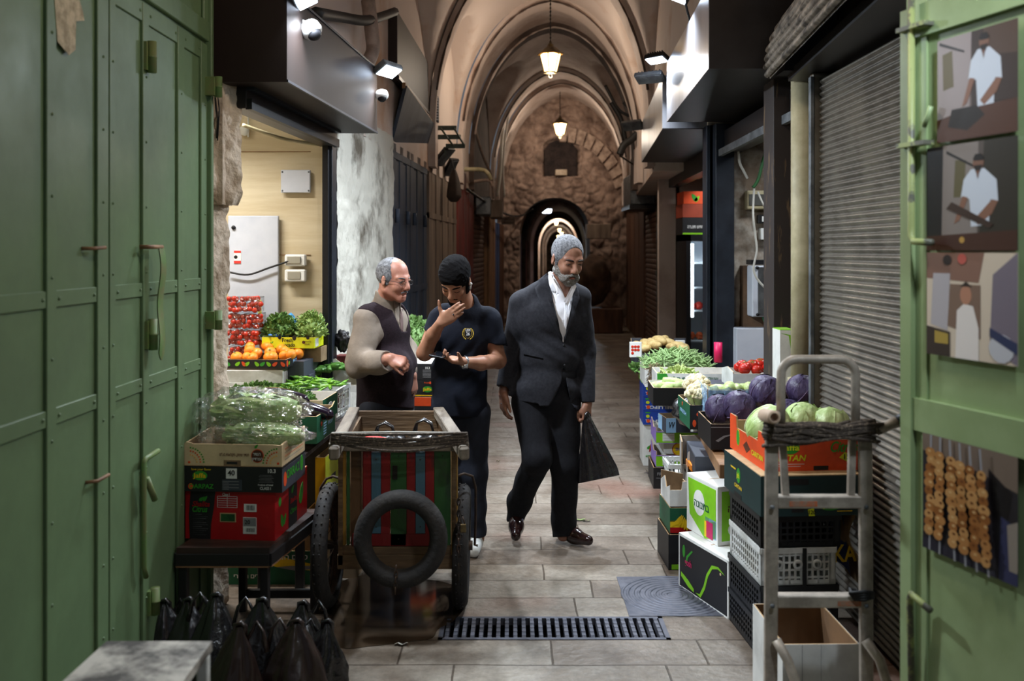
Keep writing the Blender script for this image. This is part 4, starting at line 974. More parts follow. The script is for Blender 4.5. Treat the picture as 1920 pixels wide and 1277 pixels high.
def src_round(name, r, mat, label, cat, group, sc=(1,1,.92), calyx=None, dim=.12, sub=3):
    q = MB(); q.ico((0,0,r*sc[2]), r, mat, sub, sc, fn=lambda p: 1-dim*max(0, abs(p.z)-.86)*5*(1 if p.z > 0 else .5)+.012*math.sin(5*math.atan2(p.y,p.x))*(1-abs(p.z)))
    o = solo(name, q, label, cat, group, (0,0,0))
    if calyx:
        q = MB()
        for k in range(5):
            a = k*1.2566; z = r*sc[2]*1.9
            q.add([(0,0,z),(math.cos(a-.25)*r*.25,math.sin(a-.25)*r*.25,z+.002),(math.cos(a)*r*.62,math.sin(a)*r*.62,z-.0005+r*.04),(math.cos(a+.25)*r*.25,math.sin(a+.25)*r*.25,z+.002)], [(0,1,2,3),(3,2,1,0)], calyx)
        q.tube([(0,0,z-.004),(0,.001,z+r*.15)], r*.05, calyx, 5)
        part('calyx', q, o)
    return o
def src_long(name, L, r, mat, label, cat, group, bend=.15, prof=None, cap=None, n=12, m=14):
    q = MB(); pts = []; rs = []
    for i in range(m+1):
        t = i/m; pts.append(((t-.5)*L, bend*L*(1-(2*t-1)**2)*.5, r)); k = (prof(t) if prof else math.sin(math.pi*min(max(t,.04),.96))**.35); rs.append(max(r*k, .0012))
    q.tube(pts, rs, mat, n); o = solo(name, q, label, cat, group, (0,0,0))
    if cap:
        q = MB(); q.tube([Vector(pts[0])+Vector((.012,0,0)), Vector(pts[0]), Vector(pts[0])-Vector((.02,.0,-.004))], [r*.55, r*.3, r*.2], cap, 8); part('stem', q, o)
    return o
def nth(px, py, Y, rows, text, side):
    lv = lambda y: 0 if y > 659 and y < 670 or y > 686 else 1 if y > 649 and y < 660 or y > 678 else 2
    row = sorted(r[0] for r in rows if lv(r[1]) == lv(py)); k = row.index(px)
    return '%s, %s layer, %s from %s' % (text, ('bottom','middle','upper')[lv(py)], ('first','second','third','fourth','fifth','sixth','seventh','eighth','ninth')[min(k,8)], side)
class Pile:
    def __init__(s, src): s.src = src; s.first = True
    def put(s, loc, rot=(0,0,0), sc=1, label=None):
        if s.first:
            s.first = False; o = s.src; o.location = loc; o.rotation_euler = rot; o.scale = (sc,)*3 if isinstance(sc,(int,float)) else sc
            if label: o['label'] = label
            return o
        o = dup(s.src, loc, rot, sc); 
        if label: o['label'] = label
        return o
def boxpt(x, y, rot, u, v):    # local (u,v) metres in a carton's frame -> world x,y
    return x+u*math.cos(rot)-v*math.sin(rot), y+u*math.sin(rot)+v*math.cos(rot)
R_ = random.Random(11)
def heap(pile, x, y, rot, w, d, zf, n, rnd=None, tilt=.3, sc=(.88,1.1), inset=.04, zj=.01):
    """scatter n pieces over the top of a heap whose height is zf(u,v) with u,v in 0..1"""
    rnd = rnd or R_
    pts = []
    for k in range(n*6):
        if len(pts) >= n: break
        u, v = rnd.random(), rnd.random(); best = 1 if not pts else min((u-a)**2*w*w+(v-b)**2*d*d for a, b in pts)
        if best < (w*d/n)*.42 and k < n*5: continue
        pts.append((u, v))
    for u, v in pts:
        X, Y = boxpt(x, y, rot, inset+u*(w-2*inset), inset+v*(d-2*inset))
        pile.put((X, Y, zf(u, v)+rnd.uniform(-zj, zj)), (rnd.uniform(-tilt,tilt), rnd.uniform(-tilt,tilt), rnd.uniform(0,6.28)), rnd.uniform(*sc))
def leafy(q, c, R, n, mat, size=.035, seed=0, flat=.8, dirup=.4, curl=.4):
    rnd = random.Random(seed); c = Vector(c)
    for k in range(n):
        a = rnd.uniform(0, 6.28); e = rnd.uniform(-.1, 1.5); d = Vector((math.cos(a)*math.cos(e), math.sin(a)*math.cos(e), math.sin(e)))
        p = c+Vector((d.x*R[0], d.y*R[1], d.z*R[2]))*rnd.uniform(.55, 1.0)
        u = (d*.6+Vector((rnd.uniform(-1,1),rnd.uniform(-1,1),rnd.uniform(-.2,1)*dirup*2))*.7).normalized(); v = u.cross(Vector((rnd.uniform(-1,1),rnd.uniform(-1,1),rnd.uniform(-1,1)))).normalized(); nn = u.cross(v)
        s = size*rnd.uniform(.6, 1.25)
        vs = []
        for i in range(4):
            t = i/3; wd = (.12,.5,.55,.08)[i]*s*flat
            for j in (-1,0,1): vs.append(p+u*t*s*1.5+v*j*wd+nn*(abs(j)*.25*s-curl*t*t*s+.1*s*math.sin(j*2+i*2)))
        q.add(vs, [(i*3+j, i*3+j+1, i*3+j+4, i*3+j+3) for i in range(3) for j in range(2)], mat, True)
def bunch(name, label, c, R, n, mat, size=.035, seed=1, cat='greens', group=None):
    c = Vector(c); q = MB(); q.ico(c+Vector((0,0,R[2]*.25)), .8, mat, 2, (R[0],R[1],R[2]*.7), fn=lambda p: 1+.1*math.sin(p.x*9+p.y*7)); leafy(q, c, R, n, mat, size, seed); return solo(name, q, label, cat, group)
# ================================================================ small white topped bench, black bags, table with cartons
m_slab = M('scuffed_white_board', (196,190,180), .55, col2=(70,64,60), scale=6, detail=12, lo=.42, hi=.58, bump=.1)
t = thing('bench', (-.92,2.2,0), 'low bench with a scuffed dirty white top beside the green gate', 'bench')
q = MB(); q.hexa([(-1.08,1.75,.60),(-.775,1.75,.60),(-.787,2.39,.60),(-1.064,2.39,.60),(-1.08,1.75,.625),(-.775,1.75,.625),(-.787,2.39,.625),(-1.064,2.39,.625)], m_slab); part('top', q, t)
for (a, b) in ((-.80,2.36),(-1.04,2.36),(-.80,1.80),(-1.04,1.80)):
    q = MB(); q.bbox(a-.014,a+.014,b-.014,b+.014,0,.60,m_whitepl,.003); part('leg', q, t)
m_bag = M('black_bag_plastic', (24,22,23), .24, bump=.6, bscale=16, spec=.9)
m_bagbr = M('brown_tinted_black_plastic', (40,27,23), .32, bump=.35, bscale=14, spec=.7)
def plasticbag(label, px, py, Y, wd, seed, mat=None, z0=0, name='plastic_bag', loops=True, h=None, lean=(0,0)):
    mat = mat or m_bag; top = P(px, py, Y); H = h or top.z-z0; rnd = random.Random(seed); q = MB(); ph = [rnd.uniform(0,6) for _ in range(6)]
    def fn(s, t):
        a = 2*math.pi*s; k = 1.0 if t < .08 else 1
        r = wd/2*( (.72+.28*min(1, t/.12)) if t < .12 else (1-.0*(t)) )*(1-t**1.55*.90)
        fold = 1+.15*math.sin(a*5+ph[0]+t*2.2)*t**.5+.13*abs(math.sin(a*6+ph[1]-t*3))*t**.4+.08*math.sin(a*2+ph[2]+t*3)+.07*noise.noise((math.cos(a)*3, math.sin(a)*3, t*7+seed))
        return (top.x+math.cos(a)*r*fold-lean[0]*(1-t)*H, top.y+math.sin(a)*r*.8*fold-lean[1]*(1-t)*H, z0+.004+t*(H-.015))
    q.grid(fn, 56, 30, mat, cu=True)
    c = Vector(fn(0,0)); q.add([fn(i/56,0) for i in range(56)], [tuple(range(56))[::-1]], mat)
    q.tube([top-Vector((.012,0,.05)), top+Vector((-.012,-.004,-.004)), top+Vector((.01,-.006,.004)), top+Vector((.022,0,-.012)), top+Vector((.018,.004,-.05))], [.012,.009,.008,.009,.012], mat, 6)
    if loops:
        s_ = rnd.choice((-1,1)); q.tube([top+Vector((s_*.01,.01,-.09)), top+Vector((s_*.045,.015,-.03)), top+Vector((s_*.06,.01,.0)), top+Vector((s_*.085,.0,-.03)), top+Vector((s_*.10,-.005,-.10))], [.009,.006,.005,.006,.009], mat, 6)
    return solo(name, q, label, 'bag', 'tied black bags on the ground', (top.x, top.y, z0))
plasticbag('black plastic bag leaning on the green gate, first of the row', 307,1125,3.52,.26,1)
plasticbag('black plastic bag with a tall loop, second from the green gate', 352,1122,3.42,.24,2, lean=(-.08,.1))
plasticbag('black plastic bag in front of the dark table leg nearest the gate', 404,1113,3.38,.27,3)
plasticbag('brownish black plastic bag between two taller black ones', 448,1168,3.20,.24,4,m_bagbr,lean=(.1,0))
plasticbag('tall black plastic bag before the middle of the dark table', 490,1122,3.34,.26,5)
plasticbag('black plastic bag standing before the table leg by the cart', 567,1128,3.46,.25,6)
plasticbag('black plastic bag with brown sheen, in front of the one by the cart', 555,1162,3.26,.27,7,m_bagbr)
plasticbag('low spread black plastic bag next to the cart wheel', 612,1163,3.42,.20,8,lean=(.12,0))
m_tabwood = M('dark_table_wood', (64,48,42), .35, col2=(40,32,30), scale=6, streak=(.4,2,1), r2=.6)
m_tabedge = M('table_black_edge', (32,30,30), .45)
t = thing('table', (-1.13,3.9,0), 'dark low table against the green gate, carrying three stacked cartons', 'table')
TA = [(-1.345,3.65),(-.973,3.65),(-.885,4.2),(-1.265,4.2)]
q = MB(); q.hexa([(x,y,.435) for x,y in TA]+[(x,y,.459) for x,y in TA], m_tabwood); part('top', q, t)
q = MB()
for i in range(4):
    a, b = Vector((*TA[i],.41)), Vector((*TA[(i+1)%4],.41)); q.beam(a, b, .02, .05, m_tabedge)
q.beam((-1.345,3.645,.385),(-.973,3.645,.385),.012,.006,m_tanwood); q.beam((-.968,3.65,.385),(-.88,4.2,.385),.012,.006,m_tanwood); part('frame', q, t)
for (a, b) in ((-1.322,3.67),(-.995,3.67),(-.905,4.17),(-1.232,4.17)):
    q = MB(); q.bbox(a-.017,a+.017,b-.017,b+.017,0,.40,m_tabedge,.003); part('leg', q, t)
q = MB(); q.bbox(-1.23,-.9,4.16,4.18,.06,.10,m_tabedge,.003); part('brace', q, t)
carton('carton', 'green and yellow carton with Hebrew words lying under the dark table', GX(424,4.5),4.5,0,.425,.3,.165,0,c_green,decals=[
    ('f','p',[(0,.62),(.2,.72),(.42,.66),(.62,.5),(1,.42),(1,.62),(.8,.72),(.5,.95),(.2,1),(0,.9)],c_gold),('f','p',[(.58,.52),(.8,.42),(1,.46),(1,.56),(.75,.56)],c_grey,.0008),
    ('f','t','בהזה םעט',.74,.82,.035,c_white,.42),('f','t','ירטומ םירומש',.3,.25,.03,c_white,.42)], tops={'f':[(0,1),(1,1)]})
# three cartons
zt = .459
dec = [('f','r',.20,0,.40,1,c_black),('f','r',.06,0,.24,1,c_black),('f','t','Shalita',.155,.72,.030,c_red,.2,1,.3),('f','t','Citrus',.15,.60,.034,c_leaf,.17,1,.3)]
dec = [('f','p',[(.05,0),(.285,0),(.29,.3),(.32,.62),(.34,1),(.06,1),(.04,.5)],c_black),('f','t','Shalita',.175,.72,.030,c_red,.20,1,.3),('f','t','Citrus',.16,.61,.034,c_leaf,.17,1,.3)]
for k in range(11): dec.append(('f','r',.085,.50-k*.042,.085+(.15 if k%3 else .1)+.02*(k%2),.512-k*.042,c_grey))
dec += [leafd('f',.19,.83,1,1,.5,.03,.013,c_leaf,.38,.20),leafd('f',.225,.835,1,1,.9,.026,.012,c_leaf,.38,.20)]
dec += [('f','t','Class I',.46,.93,.016,c_white,.08)]+[('f','r',.36,.66+k*.045,.585,.667+k*.045,c_white) for k in range(6)]+[('f','r',.36,.66,.364,.885,c_white),('f','r',.581,.66,.585,.885,c_white),('f','r',.47,.66,.474,.885,c_white)]
dec += [('f','r',.39,.36,.57,.55,m_card),('f','r',.402,.38,.558,.53,M('cucumber_in_hole',(38,88,44),.5,col2=(20,58,30),scale=30),.0006)]
dec += [('f','r',.66,.585,.80,.745,c_white),('f','r',.65,.13,.80,.47,c_white),('f','r',.655,.29,.795,.46,c_grey,.0006),('f','t','20',.70,.37,.024,c_ink)]
dec += [('f','r',.685+k*.012,.615,.685+k*.012+(.007 if k%3 else .004),.72,c_ink,.0006) for k in range(8)]+[('f','r',.685+k*.012,.17,.685+k*.012+(.007 if k%2 else .004),.25,c_ink,.0006) for k in range(8)]
dec += [('r','r',.40,0,.66,1,c_black),leafd('r',.80,.55,1,1,1.1,.10,.05,c_leaf,.47,.2),leafd('r',.20,.30,1,1,2.0,.06,.035,c_leaf,.47,.2),leafd('r',.28,.28,1,1,.9,.05,.025,c_leaf,.47,.2),('r','e',.14,.72,.016,.02,c_leaf),('r','t','Citrus',.53,.32,.03,c_leaf,.2,1,.3),('r','t','Shalita',.53,.55,.03,c_red,.2,1,.3),leafd('r',.52,.78,1,1,.7,.04,.02,c_leaf,.47,.2)]
carton('carton', 'big red citrus carton at the bottom of the stack on the dark table', GX(348,3.77),3.77,zt,.379,.42,.20,-.09,c_red,decals=dec,tops={'r':[(0,1),(.1,1.02),(.6,.98),(1,1.05)],'f':[(0,1),(1,1)]})
dec = [('f','e',.175,.62,.031,.019,c_leaf),('f','t','Jaffa',.175,.62,.026,c_gold,.13),('f','t','OARPAZ',.19,.20,.026,c_leaf,.25),('f','e',.083,.20,.011,.012,c_orange,.001),('f','t','love your flavor',.19,.87,.012,c_gold,.2),
   ('f','r',.44,.52,.55,.92,c_white),('f','t','40',.495,.74,.030,c_ink),('f','r',.40,.06,.60,.48,c_steel)]+[('f','r',.405,.10+k*.06,.47+.1*(k%2),.12+k*.06,c_grey,.0006) for k in range(6)]
dec += [('f','t','10.3',.90,.84,.022,c_white),('f','t','CLASS I',.84,.16,.016,c_white,.11),('f','t','Produce of Israel',.84,.30,.01,c_white,.15)]+[('f','r',.77+.01*(k%2),.39+k*.055,.92-.01*(k%3),.40+k*.055,c_grey) for k in range(6)]
dec += [('r','r',.0,0,1,.9,c_steel),('r','t','ORRAZ',.45,.55,.05,c_leaf,.55),('r','e',.12,.45,.02,.03,c_orange,.0006),('r','e',.84,.6,.02,.034,c_leaf,.0006)]
carton('carton', 'black citrus carton in the middle of the stack, with a white tag reading 40', GX(343,3.75),3.75,.660,.415,.315,.105,-.07,c_black,decals=dec)
dec = []
for sx, cx in ((1,.055),(-1,.965)):
    for r_, m_, n_ in ((.062,c_leaf,9),(.048,c_orange,7),(.033,c_gold,5)):
        for k in range(n_):
            a = math.pi/2*(k+.3)/n_*1.02; dec.append(('f','e',cx+sx*(math.cos(a)*r_)/.41,.12+math.sin(a)*r_/.088,.0033,.0033,m_ if m_ is not c_gold else M('print_amber',(226,170,90),.5)))
    dec.append(('f','e',cx,.14,.005,.005,c_orange))
dec += [('f','t','מ"עב תואלקח ,קוויש רדנה',.52,.52,.017,c_brown,.30),('f','e',.755,.48,.027,.028,c_orange),('f','e',.755,.48,.024,.025,c_brown,.0006),('f','t','רדנה',.75,.56,.017,c_white,.08),('f','t','ןוידרפה',.755,.34,.017,c_white,.11),
   leafd('f',.745,.93,1,1,.8,.02,.010,c_leaf,.415,.088),('f','r',.41,.0,.585,.26,m_cardin),('f','r',.44,.08,.55,.19,c_black,.0006)]
for k in range(4): dec.append(('r','r',.12,.2+k*.17,.9,.22+k*.17,c_orange if k%2 else c_grey))
carton('carton', 'pale kraft carton on top of the stack, holding cellophane-wrapped lettuce', GX(345,3.755),3.755,.766,.411,.315,.088,-.07,c_tan,decals=dec,tops={'f':[(0,1),(.02,1.08),(.08,1.04),(.09,1),(.88,1),(.9,1.0),(1,.97)],'r':[(0,1),(1,1.22)],'l':[(0,1.2),(1,1)]})
def src_lettuce(name, label, c, L, r, seed, group=None):
    c = Vector(c); q = MB(); rnd = random.Random(seed)
    q.grid(lambda s, t: (c.x-L/2+t*L, c.y+math.cos(2*math.pi*s)*r*.85*(math.sin(math.pi*min(.97,t*.86+.06))**.55), c.z+math.sin(2*math.pi*s)*r*.8*(math.sin(math.pi*min(.97,t*.86+.06))**.55)), 24, 16, m_lettuce, cu=True)
    for k in range(34):     # long wrapping leaves, root at +x
        a = rnd.uniform(0, 6.28); l0 = rnd.uniform(.0,.35); wd = rnd.uniform(.5,.9)
        def lf(s, t):
            x = c.x+L/2-(t*(1-l0))*L; rr = r*(.35+.72*math.sin(math.pi*min(.95,t*.8+.08))**.6)*(1+.10*math.sin(t*16+k)*t)+(.010+.020*abs(s-.5)*2)*t*(1+.8*math.sin(s*13+t*21+k))*.7
            aa = a+(s-.5)*wd*(1-.4*t)*1.6+.1*math.sin(t*5+k)
            return (x, c.y+math.cos(aa)*rr*.85, c.z+math.sin(aa)*rr*.8+ (0))
        q.grid(lf, 7, 12, m_lettuce if k % 3 else m_lettpale)
    o = solo(name, q, label, 'lettuce', group); 
    q = MB(); q.tube([c+Vector((L/2-.03,0,0)), c+Vector((L/2+.012,0,0))], [r*.38, r*.3], m_lettpale, 12); part('root', q, o, 'pale cut root end')
    return o
src_lettuce('romaine_lettuce', 'big romaine lettuce in cellophane, upper one on the kraft carton', P(478,770,3.92), .37, .073, 1)
src_lettuce('romaine_lettuce', 'romaine lettuce in cellophane lying lower in the kraft carton', P(492,818,3.84), .33, .055, 2)
m_cello = bpy.data.materials.new('cellophane'); m_cello.use_nodes = True
def _cello(m, tint=(1,1,1,1), fac=.30, rough=.05):
    nt = m.node_tree; N = nt.nodes; L = nt.links; N.remove(N['Principled BSDF']); out = N['Material Output']
    a = N.new('ShaderNodeBsdfTransparent'); a.inputs[0].default_value = tint; g_ = N.new('ShaderNodeBsdfGlossy'); g_.inputs['Roughness'].default_value = rough
    mx = N.new('ShaderNodeMixShader'); mx.inputs[0].default_value = fac; L.new(a.outputs[0], mx.inputs[1]); L.new(g_.outputs[0], mx.inputs[2]); L.new(mx.outputs[0], out.inputs[0])
    tc = N.new('ShaderNodeTexCoord'); n = N.new('ShaderNodeTexNoise'); n.inputs['Scale'].default_value = 22; n.inputs['Detail'].default_value = 3; n.inputs['Distortion'].default_value = 1.2
    bp = N.new('ShaderNodeBump'); bp.inputs['Strength'].default_value = 1; bp.inputs['Distance'].default_value = .08; L.new(tc.outputs['Object'], n.inputs['Vector']); L.new(n.outputs[0], bp.inputs['Height']); L.new(bp.outputs[0], g_.inputs['Normal'])
_cello(m_cello)
m_bluefilm = bpy.data.materials.new('blue_film'); m_bluefilm.use_nodes = True; _cello(m_bluefilm, (.42,.66,.95,1), .3, .15)
m_clearbox = bpy.data.materials.new('clear_punnet'); m_clearbox.use_nodes = True; _cello(m_clearbox, (.86,.86,.86,1), .12, .1)
def film(name, label, c, R, seed, mat=None, n=44, amp=.20):
    c = Vector(c); q = MB()
    q.ico(c, 1, mat or m_cello, 4, R, fn=lambda p: 1+amp*noise.noise(p*3.1+Vector((seed,0,0)))+amp*.55*noise.noise(p*8+Vector((0,seed,0)))+amp*.35*abs(noise.noise(p*15)))
    for v in range(0): pass
    return solo(name, q, label, 'wrapping')
film('cellophane_bag', 'clear crinkled cellophane around the upper lettuce', P(466,768,3.92), (.245,.115,.092), 3)
film('cellophane_bag', 'clear crinkled cellophane around the lower lettuce', P(478,815,3.84), (.225,.10,.066), 8)
# ================================================================ greengrocer stand behind the table
t = thing('stall_table', (-1.2,4.8,0), 'dark trestle carrying the cucumber and herb cartons', 'table')
q = MB(); q.hexa([(-1.24,4.33,.655),(-.99,4.33,.655),(-.93,5.62,.655),(-1.23,5.62,.655),(-1.24,4.33,.675),(-.99,4.33,.675),(-.93,5.62,.675),(-1.23,5.62,.675)], m_tabwood); part('top', q, t)
for (a, b) in ((-1.2,4.38),(-1.02,4.38),(-.97,5.5),(-1.2,5.5)):
    q = MB(); q.bbox(a-.02,a+.02,b-.02,b+.02,0,.655,m_tabedge,.003); part('leg', q, t)
carton('carton', 'dark green carton marked 12.5 holding eggplants', GX(594,4.4)-.33,4.42,.716,.33,.34,.132,-.065,c_green,decals=[('f','t','12.5',.72,.78,.028,c_white),('r','t','FRESH',.7,.5,.03,c_sky,.25),('r','e',.25,.62,.012,.012,c_orange)]+[('r','r',.35,.15+k*.1,.5,.19+k*.1,c_sky) for k in range(5)],tops={'f':[(0,1),(1,1)],'r':[(0,1),(.85,1),(1,1.15)]})
q = MB()
def eggprof(t): return .18 if t < .03 else (.45+.55*math.sin(math.pi*min(1,(t*.85+.12)))**.8)*(1 if t < .93 else .75*(1-t)/.07+.1)
sp = src_long('eggplant', .24, .042, m_egg, 'glossy dark eggplant on top of the green carton, the one higher up', 'eggplant', 'eggplants in the green carton', .12, eggprof, M('eggplant_cap',(72,88,40),.6), 18, 22)
pl = Pile(sp); pl.put(P(533,750,4.56)-Vector((0,0,.03)), (0,.22,.25), 1.0)
pl.put(P(583,772,4.50)-Vector((0,0,.035)), (0,.22,-.1), .92, 'glossy eggplant at the rim of the green carton, beside the 12.5 mark')
pl.put(P(573,781,4.47)-Vector((0,0,.03)), (0,.05,.5), .6, 'small eggplant half hidden at the corner of the green carton')
carton('carton', 'green sided carton with white inside, full of leafy herbs', GX(606,4.82)-.42,4.84,.74,.42,.30,.118,-.065,c_green,inner=c_white,decals=[('r','e',.5,.5,.05,.03,c_white),('r','p',[(.35,.1),(.5,.5),(.65,.1)],c_black)],front=c_tan)
bunch('herb_bunch', 'leafy herb bunch lying over the eggplants in a green sided carton', P(548,752,4.92), (.11,.08,.055), 420, m_herb, .020, 4)
crate('crate', 'white slatted crate of chilli peppers behind the herb carton', GX(631,5.2)-.42,5.2,.676,.42,.34,.176,-.07,m_whitepl,8,3,solid=.2)
crate('crate', 'white low crate with green leaves beside the chilli crate', -1.74,5.12,.76,.30,.16,.125,-.05,m_whitepl,8,2,solid=0)
bunch('herb_bunch', 'dark green leaves lying in the low white crate', P(487,732,5.18), (.12,.06,.035), 220, m_herb, .018, 5)
bunch('herb_bunch', 'dark green leaves beside the chilli peppers, before the white carton flaps', P(530,724,5.5), (.09,.05,.04), 160, m_herb, .018, 15)
sp = src_long('chilli_pepper', .12, .013, m_pepper, 'green chilli pepper in the white slatted crate', 'pepper', 'chilli peppers in the white crate', .3, lambda t: (.5+.5*min(1,t*6))*(1-t*.85), m_cuke, 8, 9)
heap(Pile(sp), GX(631,5.2)-.41,5.24,-.07,.40,.30,lambda u,v:.84+.035*math.sin(math.pi*u)*math.sin(math.pi*v),56,tilt=.35)
carton('carton', 'white open carton with bent flaps, holding long light green peppers', GX(560,5.62),5.62,.78,.37,.17,.12,-.07,c_white,inner=c_white,tops={'f':[(0,.7),(.3,.5),(1,.35)],'b':[(0,1.4),(.3,1.1),(.5,1.55),(1,1.0)],'l':[(0,1.2),(1,.8)]},decals=[('b','r',.4,.5,.6,.9,c_red)])
carton('carton', 'white open carton with torn flaps beside the greengrocer counter', GX(515,5.66),5.66,.80,.17,.14,.115,-.07,c_white,inner=c_white,tops={'b':[(0,1.2),(.5,1.5),(1,1.1)],'f':[(0,.9),(.5,1.05),(1,.7)]})
sp = src_long('long_pepper', .17, .019, m_cuke, 'long green pepper in the white open carton', 'pepper', 'long peppers in the white carton', .25, lambda t: (.55+.45*min(1,t*5))*(1-t*.6), m_calyx, 9, 10)
heap(Pile(sp), GX(560,5.62),5.62,-.07,.38,.17,lambda u,v:.875+.03*math.sin(math.pi*u),20,tilt=.2)
# counter, oranges, avocado carton, tomatoes
q = MB(); q.bbox(-2.3,-1.335,5.30,5.80,0,.965,m_cardgrey,.005); q.bbox(-2.3,-1.33,5.285,5.30,.88,.955,m_whitepl,.002); q.bbox(-2.3,-1.33,5.285,5.30,.76,.86,m_cardgrey,.002)
solo('counter', q, 'grey board counter inside the greengrocer opening, under the oranges', 'counter')
q = MB(); q.hexa([(-1.335,5.42,.9),(-1.24,5.42,.9),(-1.20,5.8,.9),(-1.335,5.8,.9),(-1.335,5.42,.99),(-1.24,5.42,.99),(-1.20,5.8,.99),(-1.335,5.8,.99)], m_greypl); q.bbox(-1.33,-1.22,5.5,5.8,.0,.9,m_greypl,.004)
solo('counter', q, 'slate grey side shelf of the greengrocer counter', 'counter')
dec = []
for k, (u, m_) in enumerate(((.03,c_leaf),(.20,c_lime),(.30,c_orange),(.36,c_lime),(.52,c_lime),(.62,c_leaf),(.72,c_lime),(.83,c_orange),(.96,c_orange))):
    dec.append(leafd('f',u,.5,1,1,.8 if k%2 else 2.2,.036,.02,m_,.33,.055))
dec += [('r','e',.1,.5,.016,.02,c_orange),leafd('r',.2,.5,1,1,.8,.03,.018,c_lime,.38,.055),('r','t','FRUT',.5,.5,.03,c_sky,.2),('r','t','ITO',.7,.5,.03,c_orange,.12),leafd('r',.9,.5,1,1,.8,.04,.02,c_lime,.38,.055)]
carton('carton', 'black printed carton heaped with oranges on the counter', GX(424,5.3),5.3,.967,GX(537,5.3)-GX(424,5.3),.34,.05,-.07,c_black,decals=dec)
org = src_round('orange', .0335, m_orange, 'ripe orange in the heap on the black printed carton', 'orange', 'oranges on the counter')
q = MB(); q.lathe((0,0,.0620), [(.006,0),(.004,.0015),(0,.0015)], m_calyx, 8); part('navel', q, org)
pl = Pile(org); rr = random.Random(5)
ORG = ((447,667,5.36),(458,665,5.37),(479,665,5.36),(500,668,5.36),(519,664,5.37),(536,663,5.40),(552,661,5.42),(469,655,5.44),(489,657,5.45),(508,655,5.45),(528,654,5.46),(543,656,5.48),(476,645,5.52),(497,648,5.52),(506,643,5.56),(524,651,5.53),(537,650,5.57),(560,659,5.50),(466,661,5.5),(492,646,5.6),(511,649,5.60),(556,652,5.58))
for (px, py, Y) in ORG:
    pl.put(P(px,py,Y)-Vector((0,0,.036)), (rr.uniform(-.9,.9),rr.uniform(-.9,.9),rr.uniform(0,6)), rr.uniform(.94,1.05), nth(px, py, Y, ORG, 'ripe orange in the heap', 'the stone jamb'))
carton('carton', 'brown carton under the yellow avocado carton', GX(552,5.62),5.6,.967,.17,.17,.09,-.07,m_cardin)
dec = [('f','t','Fresh',.49,.72,.032,c_ink,.2),('f','t','avocado',.50,.30,.032,c_ink,.27),('f','e',.80,.55,.010,.010,c_brown),('f','t','avocado',.88,.64,.013,c_brown,.14),('f','t','planet',.87,.40,.013,c_brown,.1),('f','p',[(.04,.44),(.2,.44),(.22,.62),(.21,.62),(.18,.48),(.04,.48)],c_leaf),('f','e',.34,.98,.010,.012,c_ink),('f','e',.62,.95,.012,.016,c_ink),('f','e',.88,.98,.010,.012,c_ink),('r','r',.1,.1,.4,.85,c_white)]
carton('carton', 'yellow carton printed Fresh avocado, overflowing with greens', GX(488,5.5),5.54,1.058,GX(588,5.5)-GX(488,5.5),.22,.066,-.07,c_yellow,decals=dec)
bunch('greens_bunch', 'leafy green bunch at the punnet end of the yellow avocado carton', P(527,628,5.62), (.115,.09,.115), 700, m_herb, .022, 6)
bunch('greens_bunch', 'bright curly greens at the door frame end of the yellow avocado carton', P(583,626,5.62), (.095,.09,.13), 700, m_lettuce, .018, 7)
q = MB(); q.lathe(P(545,612,5.68), [(.055,0),(.045,.03),(.02,.07),(.004,.085)], M('blue_bag_film',(66,146,206),.4,bump=.3), 12); solo('blue_bag', q, 'light blue plastic bag peak poking out of the greens', 'bag')
q = MB(); q.ico(P(517,629,5.56), .05, M('deep_blue_film',(32,110,214),.35), 2, (1,.4,.25), fn=lambda p: 1+.15*math.sin(p.x*7)); solo('blue_bag', q, 'deep blue plastic film draped over the yellow carton rim', 'bag')
ch = src_round('cherry_tomato', .0148, m_cherry, 'cherry tomato packed in a clear punnet', 'tomato', 'cherry tomatoes in the punnets', (1,1,1.1), None, .1, 2)
pl = Pile(ch); zb = .975
for row in range(4):
    z0 = zb+row*.1
    for colm in range(2):
        x0 = GX(429+colm*31, 5.55)+.0; x0 -= .01*(row%2); wd = .095
        if row == 0 and colm == 1: continue
        lab = 'clear punnet of cherry tomatoes, %s in the %s pile' % (('bottom one','second from the bottom','third from the bottom','topmost')[row], 'jamb-side' if colm == 0 else 'door-panel-side')
        q = MB(); q.box(x0,x0+wd,5.54,5.66,z0,z0+.093,m_clearbox); 
        q.tube([(x0,5.54,z0+.088),(x0+wd,5.54,z0+.088),(x0+wd,5.66,z0+.088),(x0,5.66,z0+.088)], .0025, m_clearbox, 4, closed=True)
        solo('punnet', q, lab, 'punnet')
        for iz in range(3):
            for ix in range(4):
                for iy in range(2):
                    pl.put((x0+.013+ix*.0232+rr.uniform(-.003,.003)+.006*(iz%2), 5.557+iy*.026, z0+.004+iz*.028+rr.uniform(-.002,.003)+(row==3)*iz*.004), (rr.uniform(-1,1),rr.uniform(-1,1),0), rr.uniform(.95,1.12), 'cherry tomato packed in the punnet that is %s on the %s' % (('bottom','second from the bottom','third from the bottom','topmost')[row], 'jamb side' if colm == 0 else 'panel side'))
q = MB(); q.bbox(GX(483,5.7), GX(489,5.7), 5.7, 5.72, GZ(590,5.7), GZ(563,5.7), M('price_yellow',(238,214,20),.5), .001); solo('price_card', q, 'yellow card stuck behind the topmost tomato punnet', 'card')
carton('carton', 'slate grey low crate with green leaves at the stone jamb', GX(418,4.75),4.75,.80,.115,.22,.075,-.05,m_greypl,inner=m_greypl)
bunch('herb_bunch', 'green leaves in the slate grey crate by the stone jamb', (GX(435,4.85),4.86,.87), (.06,.08,.02), 60, m_herb, .03, 9)
carton('carton', 'cream carton standing under the slate grey crate', GX(427,4.7),4.72,.676,.24,.20,.10,-.05,c_white)
